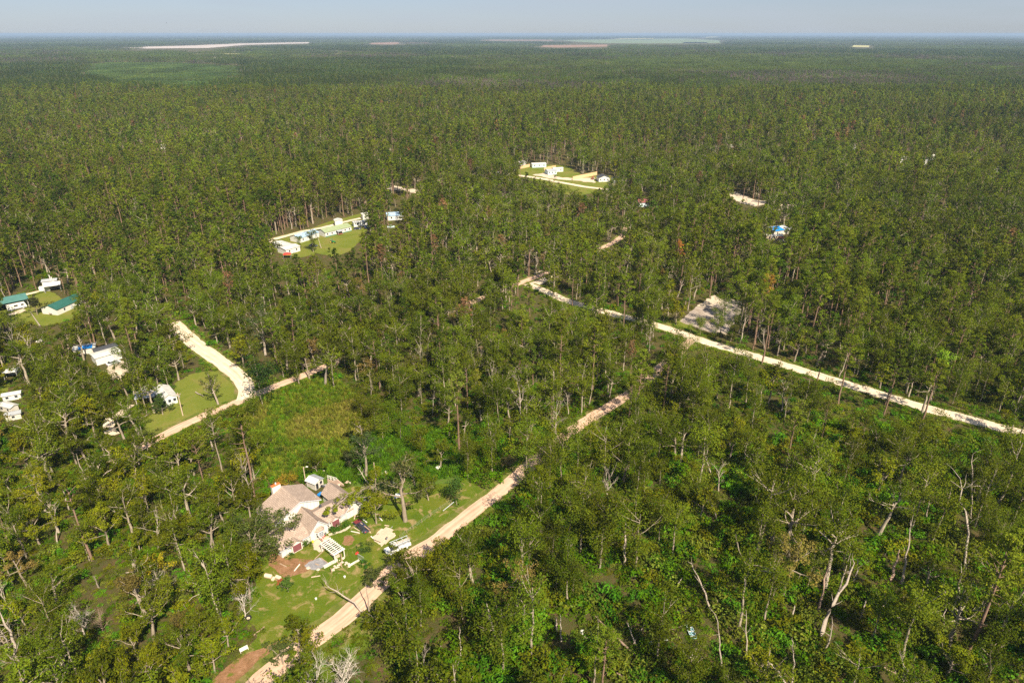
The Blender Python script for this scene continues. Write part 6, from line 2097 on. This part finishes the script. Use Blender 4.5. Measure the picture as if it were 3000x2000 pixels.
special('bare_tree', 'leafy white-branched tree just right of the half bare one', 'tree', 1627, 1290, grow_dead(368, 16, 4.4, 10, 4, .25, .06, .7, .55), 'deadwood', 1140, None, 1.2, clear=2.5)
special('bare_tree', 'slim straight white trunk beside the dirt road bend', 'tree', 1702, 1215, grow_slim(369, 17, G_SLIM, 1.0, .05, .3, 1.1), 'deadwood', 1085, None, clear=2)
special('brown_tree', 'fallen brown dead crown in the middle wood', 'dead tree', 1440, 1222, grow_dead(370, 7, 4, 8, 4, .1, .6, .8), 'browndead', None, 4.5, clear=2)
keep_line([(1346, 1325), (1346, 1100)], 5)
keep_line([(651, 1383), (640, 1250)], 5)
keep_line([(603, 1446), (575, 1330)], 5)
keep_line([(508, 1583), (470, 1463)], 6)
keep_line([(57, 1952), (6, 1790)], 8)
keep_line([(778, 1040), (745, 920)], 12)
keep([(950, 1850), (1120, 1850), (1120, 2000), (950, 2000)], 2.5)
keep([(205, 1720), (350, 1720), (340, 1860), (215, 1860)], 2.5)
keep([(440, 1650), (520, 1650), (500, 1760), (470, 1760)])
# orange and yellow pines
for i, (px, py, top, lb) in enumerate(((2232, 940, 800, 'orange dying pine behind the sandy lot'), (1442, 685, 608, 'orange dying pine in the centre of the forest'), (1985, 800, 700, 'rust orange pine left of the sandy lot pines'), (2655, 880, 775, 'pale orange pine deep in the right-hand woods'), (1945, 725, 690, 'small rust orange pine between the far lane and blue house'), (440, 560, 490, 'small orange pine in the left pine woods'), (862, 545, 512, 'brownish dying pine above the middle clearing'), (2370, 760, 715, 'dull yellow pine right of the blue-covered house'))):
    special('orange_pine', lb, 'pine', px, py, grow_pine(380 + i, 18, 3.4, (G_ORANGE, (.3, .2, .045))[i % 2], .8, .5, .9, 6), 'pinebark', top, None, i, clear=3)
special('vine_tree', 'bright lime green tree beyond the sandy road', 'tree', 2735, 1150, grow_slim(389, 12, (.2, .26, .02), 1.1, .9, .0, 1.0), 'bark', 1022, None, mark='bright lime green tree', clear=2)
for i, (px, py, top, lb) in enumerate(((2310, 1330, 1172, 'broad yellow-green pine below the sandy road'), (2405, 1290, 1155, 'yellow-green pine right of the broad pine below the sandy road'), (1905, 860, 700, 'big flat-topped pine beyond the sandy road crossing'), (1555, 1090, 1005, 'round yellow-green pine above the dirt road bend'))):
    special('pine_tree', lb, 'pine', px, py, grow_pine(390 + i, 19, 4.2, (.14, .16, .022), 1.2, .52, 1.2, 5), 'pinebark', top, None, i, clear=3, mark=('broad yellow-green pine', None, 'big flat-topped pine', None)[i])
special('dead_tree', 'wide bare tree fanning out above the far clearing', 'dead tree', 1605, 480, grow_dead(395, 20, 8, 11, 4, .15, .05, .9), 'deadwood', 425, None, clear=4, mark='wide bare tree above far clearing')
keep_line([(2022, 1810), (2024, 1870)], 9, 2.5)
bt.scale = (.8, .75, .8)
keep_line([(1705, 1844), (1705, 1858)], 8)
# the storm-broken wood at the lower right: pale trunks
for i, (b, tpx, z, rad, st_, md, lb, mk) in enumerate((((1829, 1655), (1833, 1530), 7.5, .42, 0, 0, 'thick branchless broken trunk standing upright in bushes', 'thick branchless trunk'), ((1454, 1880), (1427, 1765), 7.5, .42, 0, .1, 'thick pale trunk leaning under a round oak crown', 'thick pale leaning trunk'),
        ((1644, 1878), (1641, 1798), 5.5, .2, 0, 0, 'slender pale stem beneath a yellow crown', None), ((1630, 1848), (1629, 1805), 3.2, .3, 0, 0, 'stout short stem beside the slender pale one', None), ((2400, 1875), (2486, 1650), 14.0, .5, 3, -1.2, 'tall curved white dead trunk with a hooked top', 'tall curved white trunk'),
        ((2638, 1712), (2675, 1540), 12.5, .3, 2, .5, 'straight white dead trunk tilted to the right', 'tilted white trunk'), ((2608, 1704), (2636, 1608), 6.5, .42, 1, 0, 'stout brown broken trunk left of the tilted white one', 'stout brown broken trunk'), ((2398, 1790), (2428, 1642), 10, .33, 0, 0, 'dark brown broken pole behind the tall curved trunk', None),
        ((2522, 1812), (2537, 1757), 4.0, .3, 0, 0, 'short splintered stump right of the curved trunk', None), ((2320, 1805), (2329, 1772), 2.6, .28, 0, 0, 'short pale stump left of the curved trunk', None), ((2829, 1660), (2822, 1400), 18, .34, 5, .8, 'very tall white trunk with bare fine branches', 'very tall white trunk'),
        ((2845, 1520), (2850, 1330), 14, .22, 2, 0, 'thin white trunk just behind the very tall one', None), ((2790, 1795), (2808, 1742), 3.8, .2, 0, 0, 'thin grey stump near the right picture edge', None), ((2680, 1805), (2684, 1750), 4, .16, 0, 0, 'thin white stem right of the splintered stump', None), ((2500, 1700), (2518, 1640), 4.5, .26, 2, .4, 'hooked grey stub behind the curved trunk', None),
        ((2305, 2010), (2248, 1925), 7, .26, 2, .6, 'white dead limb leaning at the bottom edge', 'white limb at bottom edge'), ((2320, 2005), (2330, 1880), 8.5, .22, 3, .4, 'crooked pale trunk beside the leaning limb at the bottom', None), ((2115, 1960), (2100, 1800), 9.5, .2, 4, .2, 'slim pinkish forked trunk below the light blue boat', None), ((2187, 1930), (2186, 1785), 9.5, .2, 2, 0, 'straight pale trunk right of the light blue boat', None),
        ((2085, 1790), (2030, 1650), 10, .26, 5, .3, 'grey half dead tree leaning above the light blue boat', 'grey leaning half dead tree'), ((1865, 1892), (1835, 1820), 4.5, .16, 1, 0, 'thin split stem by the fallen forked log', None), ((1765, 1888), (1785, 1845), 2.5, .3, 0, 0, 'red-brown broken stem left of the fallen log', None), ((1975, 1725), (2000, 1690), 3.5, .24, 0, 0, 'short grey broken stem above the dark hollow', None),
        ((2100, 1520), (2070, 1440), 7.0, .2, 2, 0, 'pale dead trunk crossing bushes above the grey half dead tree', None), ((1350, 1940), (1346, 1835), 6, .2, 0, 0, 'pale straight stem under the oaks at the lower middle', None), ((1690, 1590), (1685, 1500), 9, .22, 4, .3, 'white-limbed trunk in the bushes left of the branchless trunk', None), ((2085, 1395), (2065, 1330), 7, .22, 4, 0, 'white spreading dead limbs above the brush', None), ((2765, 1830), (2770, 1700), 9, .15, 3, .2, 'thin white branching stem left of the grey stump', None))):
    keep_line([b, tpx], 5)
    special('dead_tree', lb, 'dead tree', *b, lean_snag(400 + i, b, tpx, z, rad, st_, md), 'browndead' if 'brown' in lb else 'deadwood', mark=mk, clear=1.6)


def log(label, p0, p1, rad, mat='deadwood', z=.3, fork=None):
    a, b = at(*p0, z), at(*p1, z + .5)
    t = Tree(int(p0[0]))
    d = b - a
    k = np.linspace(0, 1, 8)[:, None]
    P = k * np.array(d) + t.r.normal(0, .06, (8, 3))
    t.tube(P, np.linspace(rad, rad * .5, 8), 7)
    if fork:
        t.limb(P[4], np.array(at(*fork, z + .6) - a) - P[4], (at(*fork, z + .6) - a - Vector(P[4])).length, rad * .5, rad * .25, 4, .05)
    o = bpy.data.objects.new('fallen_log', t.wood_mesh('fallen_log', M[mat]))
    COL.objects.link(o)
    o.location = a
    tag(o, label, 'log')
    TREE_AT.append((a.x, a.y, 2))
    TREE_AT.append((b.x, b.y, 2))


log('long forked fallen log pointing into the dark hollow', (1863, 1920), (1744, 1805), .3, 'browndead', .6, (1800, 1843))
log('thin fallen log lying below the forked log', (1842, 1995), (1780, 1950), .22, 'browndead', .5)
log('thin fallen log lying right of the dark hollow', (1856, 1885), (1890, 1825), .12, 'deadwood', .6)
log('long fallen log at the bottom edge right of the crooked trunk', (2670, 1990), (2590, 1955), .25, 'browndead', .5)
log('fallen white limb at the roadside of the small white cottage lawn', (572, 1148), (596, 1160), .22, 'deadwood', .3)
log('fallen bare trunk lying on the upper lawn beside the round tree', (150, 920), (118, 900), .28, 'deadwood', .6)
log('curved bare dead trunk beside the round tree of the upper lawn', (117, 955), (90, 915), .3, 'deadwood', .5)
special('oak_tree', 'round tree alone on the upper green lawn', 'tree', 110, 922, grow_oak(440, 9, 4.6, (.07, .08, .03), 1.2, dens=1.1, limbs=9, trunk=.2), 'bark', None, 9.5, clear=3)
special('pine_tree', 'broad pine between the white workshop and the dark green barn', 'pine', 208, 893, grow_pine(441, 17, 4.6, G_PINED, 1.0, .5, 1.0, 8), 'pinebark', 828, None, clear=2)
special('oak_tree', 'round tree hiding half of the small white cottage', 'tree', 477, 1214, grow_oak(442, 7.0, 3.8, (.06, .095, .02), 1.2, dens=1.2, limbs=8, trunk=.2), 'bark', None, 7.5, clear=2)
special('oak_tree', 'lean oak with a pale trunk on the cottage lawn by the sandy lane', 'tree', 640, 1185, grow_oak(443, 14, 4.0, (.1, .11, .025), .9, dens=.6, limbs=8, trunk=.35), 'deadwood', 1085, None, clear=2)
special('dead_tree', 'white dead stem in the middle clearing before the houses', 'dead tree', 941, 727, lean_snag(444, (941, 728), (930, 690), 7, .25, 3), 'deadwood', clear=1)
for i, (px, py, top, lb) in enumerate(((918, 738, 668, 'leafy tree before the pale blue-roofed house'), (880, 732, 690, 'thin tree between mobile homes and the blue roof'), (1090, 690, 640, 'dense dark tree at the far end of the middle clearing'), (965, 740, 722, 'small cone-shaped bush on the lawn of the middle clearing'))):
    special('oak_tree', lb, 'tree', px, py, grow_slim(450 + i, 12, G_OAK, .8, .9, .1, 1.4), 'bark', top, None, i, clear=2)

# ------------------------------------------------------------------ the rest of the wood
rs = np.random.default_rng(21)


def grid_points(y0, y1, step, margin):
    out = []
    y = y0
    while y < y1:
        s = step(y) if callable(step) else step
        zc = max(y * CP + CAM_H * SP, 60)
        half = 1500 / FOC * zc + margin
        n = int(2 * half / s)
        x = -half + (np.arange(n) + rs.uniform(-.1, 1.1, n)) * s
        yy = y + rs.uniform(-.1, 1.1, n) * s
        out.append(np.stack([x, yy], 1))
        y += s
    return np.concatenate(out)


P = grid_points(30, 1350, lambda y: 5.3 if y < 260 else 5.9 if y < 600 else 7.2, 45)
HIDE = []
for sg in (((1212, 1074), (1300, 1000)), ((1440, 908), (1485, 878)), ((1512, 848), (1590, 779)), ((745, 843), (840, 803), (960, 745), (1040, 713), (1086, 695)), ((1112, 683), (1190, 656)), ((1242, 634), (1290, 613), (1390, 567)), ((1345, 702), (1392, 716)), ((1460, 737), (1512, 748))):
    q = [at(*p) for p in F(*sg)]
    for a, b in zip(q, q[1:]):
        d = (b - a).normalized()
        nrm = Vector((d.y, -d.x, 0))
        nrm = nrm if nrm.y < 0 else -nrm
        for m_ in np.arange(0, (b - a).length, 2.6):
            p = a + d * m_ + nrm * rs.uniform(3.6, 5.6)
            HIDE.append((p.x, p.y))
P = np.concatenate([P, np.array(HIDE)])
isgap = np.arange(len(P)) >= len(P) - len(HIDE)
X, Y = P[:, 0], P[:, 1]
u0, v0, zc0 = proj(X, Y, np.zeros_like(X))
keys = ['oak', 'oaky', 'sparse', 'slim', 'column', 'pine', 'darkpine', 'dead', 'snag', 'dying', 'rusty']
prob = np.zeros((len(X), len(keys)))
patchy = np.sin(X * .021 + 1.3 * np.sin(Y * .013)) + np.sin(Y * .017 + X * .009 + 2)


def pr(mask, **kw):
    for kx, vx in kw.items():
        prob[mask, keys.index(kx)] = vx


allm = np.ones(len(X), bool)
pr(allm, oak=.14, oaky=.06, sparse=.1, slim=.38, column=.16, pine=.08, darkpine=.04, dead=.05, snag=.035, dying=.004, rusty=.02)
lt = (u0 < 1300) & (v0 < 900)
pr(lt, oak=.12, oaky=.02, sparse=.06, slim=.2, column=.1, pine=.3, darkpine=.3, dead=.02, snag=.02, dying=.006)
far = (v0 < 480)
pr(far, oak=.12, oaky=.04, sparse=.07, slim=.24, column=.1, pine=.26, darkpine=.16, dead=.03, snag=.04, dying=.014)
rt = (u0 > 2000) & (v0 > 700) & (v0 < 1150)
pr(rt, oak=.1, oaky=.03, sparse=.08, slim=.38, column=.14, pine=.2, darkpine=.06, dead=.02, snag=.02, dying=.003)
bl = (u0 < 800) & (v0 > 1150)
pr(bl, oak=.3, oaky=.32, sparse=.14, slim=.08, column=.06, pine=.03, darkpine=.0, dead=.06, snag=.015, dying=0)
br = (u0 > 1150) & (v0 > 1250)
pr(br, oak=.12, oaky=.08, sparse=.12, slim=.34, column=.34, pine=.015, darkpine=0, dead=.05, snag=.04, dying=0)
pineband = (patchy > .9) & ~bl & ~br
prob[pineband, keys.index('pine')] *= 2.2
prob[pineband, keys.index('darkpine')] *= 1.6
oakband = (patchy < -.9) & ~bl & ~br
for q in ('oak', 'sparse', 'oaky'):
    prob[oakband, keys.index(q)] *= 2.4
deadband = (np.sin(X * .008 + 2.2 * np.sin(Y * .0049)) > .72) & (zc0 > 330)
for q in ('dead', 'snag', 'dying', 'sparse'):
    prob[deadband, keys.index(q)] *= 2.5
prob /= prob.sum(1)[:, None]
cum = prob.cumsum(1)
ki = (rs.uniform(0, 1, len(X))[:, None] > cum).sum(1).clip(0, len(keys) - 1)
HT = np.array([11.5, 10, 15, 18, 15, 22, 19, 13, 11, 18, 12.])[ki]
CR = np.array([5, 4.6, 4.6, 2.6, 2.6, 3, 2.8, 4, 1.5, 2.6, 4.2])[ki]
ki[isgap] = rs.choice([keys.index('column'), keys.index('oak')], int(isgap.sum()))
HT = np.array([11.5, 10, 15, 17.5, 14, 22, 19, 13, 11, 18, 12.])[ki]
CR = np.array([5, 4.6, 4.6, 3, 3, 3, 2.8, 4, 1.5, 2.6, 4.2])[ki]
sc = rs.uniform(.68, 1.2, len(X)) * (1 + .12 * np.sin(X * .013 + Y * .009) * np.sin(Y * .017 - X * .006))
sc[isgap] = rs.uniform(.85, 1.1, int(isgap.sum()))
sc[br & (rs.uniform(0, 1, len(X)) < .35)] *= .72
drop = in_clearing(X, Y) | near_road(X, Y, 1.0)
drop |= blocked(X, Y, HT * sc, CR * sc * .8) > .12
for (bx, by), r_ in [((b[0][0], b[0][1]), b[1]) for b in BUILT] + [((a, b), c) for a, b, c in TREE_AT]:
    drop |= np.hypot(X - bx, Y - by) < r_ + 1.2
# wood thins over the storm-broken ground at the lower right, and is closed elsewhere
thin = np.where(br & (v0 > 1450), .5, np.where(br, .3, np.where(bl, .12, .03)))
gaps = np.sin(X * .11 + 2 * np.sin(Y * .07)) * np.sin(Y * .09 + 1.7 * np.sin(X * .06)) > .62
drop |= (rs.uniform(0, 1, len(X)) < thin) & ~isgap
drop |= gaps & (rs.uniform(0, 1, len(X)) < .6) & (zc0 < 900) & ~isgap
drop |= np.hypot(X, Y) < 38
sel = ~drop
X, Y, u0, v0, zc0, ki, HT, CR, sc = (q[sel] for q in (X, Y, u0, v0, zc0, ki, HT, CR, sc))
vid = np.array([rs.integers(0, len(PROTO[keys[q]])) for q in ki])
rotz = rs.uniform(0, 6.28, len(X))
sz = sc * rs.uniform(.92, 1.1, len(X))

# single trees: those that show largest in the picture
uT, vT, _ = proj(X, Y, HT * sc * .7)
inframe = (uT > 10) & (uT < 2990) & (vT > 0) & (vT < 1990)
size_px = HT * sc / zc0
single = np.zeros(len(X), bool)
LOOK = {'oak': ('broadleaf_tree', 'tree', 'round-crowned green oak'), 'oaky': ('broadleaf_tree', 'tree', 'yellowish round-crowned oak'), 'sparse': ('broadleaf_tree', 'tree', 'thin-leaved oak with pale limbs'), 'slim': ('broadleaf_tree', 'tree', 'tall slender ragged tree'),
        'column': ('broadleaf_tree', 'tree', 'vine-wrapped column-shaped tree'), 'pine': ('pine_tree', 'pine', 'yellow-green pine'), 'darkpine': ('pine_tree', 'pine', 'dark green pine'), 'dead': ('dead_tree', 'dead tree', 'leafless branching dead tree'),
        'snag': ('dead_tree', 'dead tree', 'bare pale snag'), 'dying': ('pine_tree', 'pine', 'brown dying pine'), 'rusty': ('broadleaf_tree', 'tree', 'rusty brown-leaved oak')}
for names, most in ((('oak', 'oaky', 'sparse', 'slim', 'column', 'rusty'), 285), (('pine', 'darkpine', 'dying'), 130), (('dead', 'snag'), 70)):
    m = np.isin(ki, [keys.index(q) for q in names]) & inframe
    idx = np.where(m)[0]
    idx = idx[np.argsort(-size_px[idx])][:most]
    single[idx] = True
LMP = [(nm, at(*q)) for nm, q in LANDMARKS.items()]
ORD = ['nearest', 'second nearest', 'third nearest', 'fourth nearest', 'fifth nearest', 'sixth nearest', 'seventh nearest', 'eighth nearest', 'ninth nearest', 'tenth nearest', 'eleventh nearest', 'twelfth nearest', 'thirteenth nearest', 'fourteenth nearest', 'fifteenth nearest'] + [q + ' nearest' for q in 'sixteenth seventeenth eighteenth nineteenth twentieth twenty-first twenty-second twenty-third twenty-fourth twenty-fifth twenty-sixth twenty-seventh twenty-eighth twenty-ninth thirtieth thirty-first thirty-second thirty-third thirty-fourth thirty-fifth thirty-sixth thirty-seventh thirty-eighth thirty-ninth fortieth'.split()]
GROUP = {'broadleaf_tree': 'leafy trees of the wood', 'pine_tree': 'pines of the wood', 'dead_tree': 'dead trees of the wood'}
by = {}
for i in np.where(single)[0]:
    ds = [(math.hypot(X[i] - p.x, Y[i] - p.y), nm) for nm, p in LMP]
    d, nm = min(ds)
    by.setdefault((keys[ki[i]], nm), []).append((d, i))
for (key, nm), lst in sorted(by.items()):
    lst.sort()
    base, cat, look = LOOK[key]
    for r_, (d, i) in enumerate(lst):
        o = thing(base, look + ', ' + ORD[min(r_, len(ORD) - 1)] + ' to the ' + nm, cat, (X[i], Y[i], 0), rotz[i], GROUP[base])
        o.scale = (sc[i], sc[i], sz[i])
        w_ = bpy.data.objects.new('trunk', near_wood[key, vid[i]])
        COL.objects.link(w_)
        w_.parent = o
        if (key, vid[i]) in near_leaf:
            c_ = bpy.data.objects.new('crown', near_leaf[key, vid[i]])
            COL.objects.link(c_)
            c_.parent = o

rest = ~single
lodv = np.where(zc0 < 300, .8, np.where(zc0 < 620, .4, .2))
idx = np.array([SRC[keys[a], b, l] for a, b, l in zip(ki[rest], vid[rest], lodv[rest])])
scatter('forest', X[rest], Y[rest], idx, np.stack([sc[rest], sc[rest], sz[rest]], 1), rotz[rest])

# undergrowth: bushes under and between the near trees
P = grid_points(40, 330, lambda y: 2.5 if y < 190 else 3.6, 30)
bx, by_ = P[:, 0], P[:, 1]
u1, v1, z1 = proj(bx, by_, np.zeros_like(bx))
h1 = rs.uniform(.5, 1.15, len(bx))
lush = (u1 > 1150) & (v1 > 1250)
h1[lush] *= 1.5
drop = in_clearing(bx, by_) | near_road(bx, by_, .9) | (blocked(bx, by_, 1.8 * h1, 1.6 * h1, 0) > .12)
for (qx, qy), r_ in [((b[0][0], b[0][1]), b[1]) for b in BUILT]:
    drop |= np.hypot(bx - qx, by_ - qy) < r_ + .8
drop |= rs.uniform(0, 1, len(bx)) < np.where(lush, .04, np.where((u1 < 800) & (v1 > 1150), .12, .35))
drop |= (np.sin(bx * .23 + 1.5 * np.sin(by_ * .17)) * np.sin(by_ * .21) > .45)
k_ = ~drop
bi = rs.choice(5, k_.sum(), p=[.3, .14, .2, .22, .14])
scatter('undergrowth', bx[k_], by_[k_], [SRC['bush', q] for q in bi], np.stack([h1[k_] * rs.uniform(.8, 1.3, k_.sum()), h1[k_] * rs.uniform(.8, 1.3, k_.sum()), h1[k_]], 1), rs.uniform(0, 6.28, k_.sum()))
# low ground cover between them
P = grid_points(40, 215, 1.7, 10)
bx, by_ = P[:, 0], P[:, 1]
k_ = ~(in_clearing(bx, by_) | near_road(bx, by_, .5)) & (rs.uniform(0, 1, len(bx)) < .75)
for (qx, qy), r_ in [((b[0][0], b[0][1]), b[1]) for b in BUILT]:
    k_ &= np.hypot(bx - qx, by_ - qy) > r_ * .75
scatter('ground_cover', bx[k_], by_[k_], [SRC['bush', q] for q in rs.choice(5, k_.sum(), p=[.3, .12, .18, .2, .2])], np.stack([rs.uniform(.35, .7, k_.sum())] * 2 + [rs.uniform(.15, .4, k_.sum())], 1), rs.uniform(0, 6.28, k_.sum()))
# rank grass and weeds over the field, the scrub and the verges
P = grid_points(85, 300, 1.05, 0)
bx, by_ = P[:, 0], P[:, 1]
u1, v1, _ = proj(bx, by_, np.zeros_like(bx))
fld, scr = inside(u1, v1, FIELD), inside(u1, v1, SCRUB)
edge = near_road(bx, by_, 3.0) & ~near_road(bx, by_, .5)
lw = inside(u1, v1, LAWN) | inside(u1, v1, YARD2) | inside(u1, v1, WLAWN)
k_ = (fld | scr | (edge & (rs.uniform(0, 1, len(bx)) < .35))) & ~lw
for (qx, qy), r_ in [((b[0][0], b[0][1]), b[1]) for b in BUILT]:
    k_ &= np.hypot(bx - qx, by_ - qy) > r_
dry = (np.sin(bx * .12 + 1) + np.sin(by_ * .1 + bx * .05) > .1) & (v1 < 1290)
ti = np.where(scr, 3, np.where(dry, rs.choice([0, 0, 2], len(bx)), rs.choice([0, 1, 1, 3], len(bx))))
ti = np.where(edge & ~fld & ~scr, rs.choice([1, 3], len(bx)), ti)
hs = np.where(edge & ~fld & ~scr, .5, 1.0) * rs.uniform(.5, 1.2, len(bx))
scatter('tall_grass', bx[k_], by_[k_], [SRC['tuft', q] for q in ti[k_]], np.stack([np.full(k_.sum(), 1.1)] * 2 + [hs[k_]], 1), rs.uniform(0, 6.28, k_.sum()))
# low weeds in the scrub
P = grid_points(95, 200, 2.6, 0)
bx, by_ = P[:, 0], P[:, 1]
u1, v1, _ = proj(bx, by_, np.zeros_like(bx))
k_ = (inside(u1, v1, SCRUB) | (inside(u1, v1, FIELD) & (v1 > 1310))) & (rs.uniform(0, 1, len(bx)) < .5)
for (qx, qy), r_ in [((b[0][0], b[0][1]), b[1]) for b in BUILT]:
    k_ &= np.hypot(bx - qx, by_ - qy) > r_
scatter('weeds', bx[k_], by_[k_], [SRC['bush', q] for q in rs.choice([0, 3], k_.sum())], np.stack([rs.uniform(.4, .8, k_.sum())] * 2 + [rs.uniform(.3, .6, k_.sum())], 1), rs.uniform(0, 6.28, k_.sum()))


# distant forest: tiles of woodland
def tile_points(y0, y1, step):
    P = grid_points(y0, y1, step, 100)
    return P[:, 0], P[:, 1]


TX, TY, TI, TS = [], [], [], []
for y0, y1, s_, zs in ((1330, 3000, 52, 1.0), (3000, 7500, 100, 2.0), (7500, 16000, 220, 4.4), (16000, 42000, 560, 11)):
    x, y = tile_points(y0, y1, s_)
    bad = np.zeros(len(x), bool)
    pl_ = np.zeros(len(x), bool)
    for dx in (-.5, 0, .5):
        for dy in (-.5, 0, .5):
            for hh in (0, 15, 27):
                uu, vv, _ = proj(x + dx * s_, y + dy * s_, np.full(len(x), float(hh)))
                for q in FARM:
                    bad |= inside(uu, vv, q)
                pl_ |= inside(uu, vv, PLANT)
    x, y, pl_ = x[~bad], y[~bad], pl_[~bad]
    ph = np.sin(x * .0021 + 1.1 * np.sin(y * .0013)) + np.sin(y * .0018 + 2 + x * .0007)
    ph += .5 * np.sin(y * .0009 + 1.5)
    ph2 = np.sin(x * .0047 + 2.1 * np.sin(y * .0021 + 1)) * np.sin(y * .0035 + 1.4 * np.sin(x * .0019))
    t_ = np.where(ph > .7, 5, np.where(ph < -.6, 3, np.where(ph2 > .35, 4, np.where(ph2 < -.4, 2, rs.choice([0, 1, 2, 5], len(x))))))
    ii = np.array([SRC['young', 0] if q else SRC['tile', a] for q, a in zip(pl_, t_)])
    TX.append(x)
    TY.append(y)
    TI.append(ii)
    TS.append(np.stack([np.full(len(x), zs), np.full(len(x), zs), np.full(len(x), 1.0 + .12 * (zs > 1)) * rs.uniform(.85, 1.15, len(x))], 1))
TX, TY, TI, TS = (np.concatenate(q) for q in (TX, TY, TI, TS))
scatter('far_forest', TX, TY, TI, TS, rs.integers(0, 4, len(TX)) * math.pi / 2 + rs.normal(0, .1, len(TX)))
print('trees', len(X), 'single', int(single.sum()), 'tiles', len(TX))
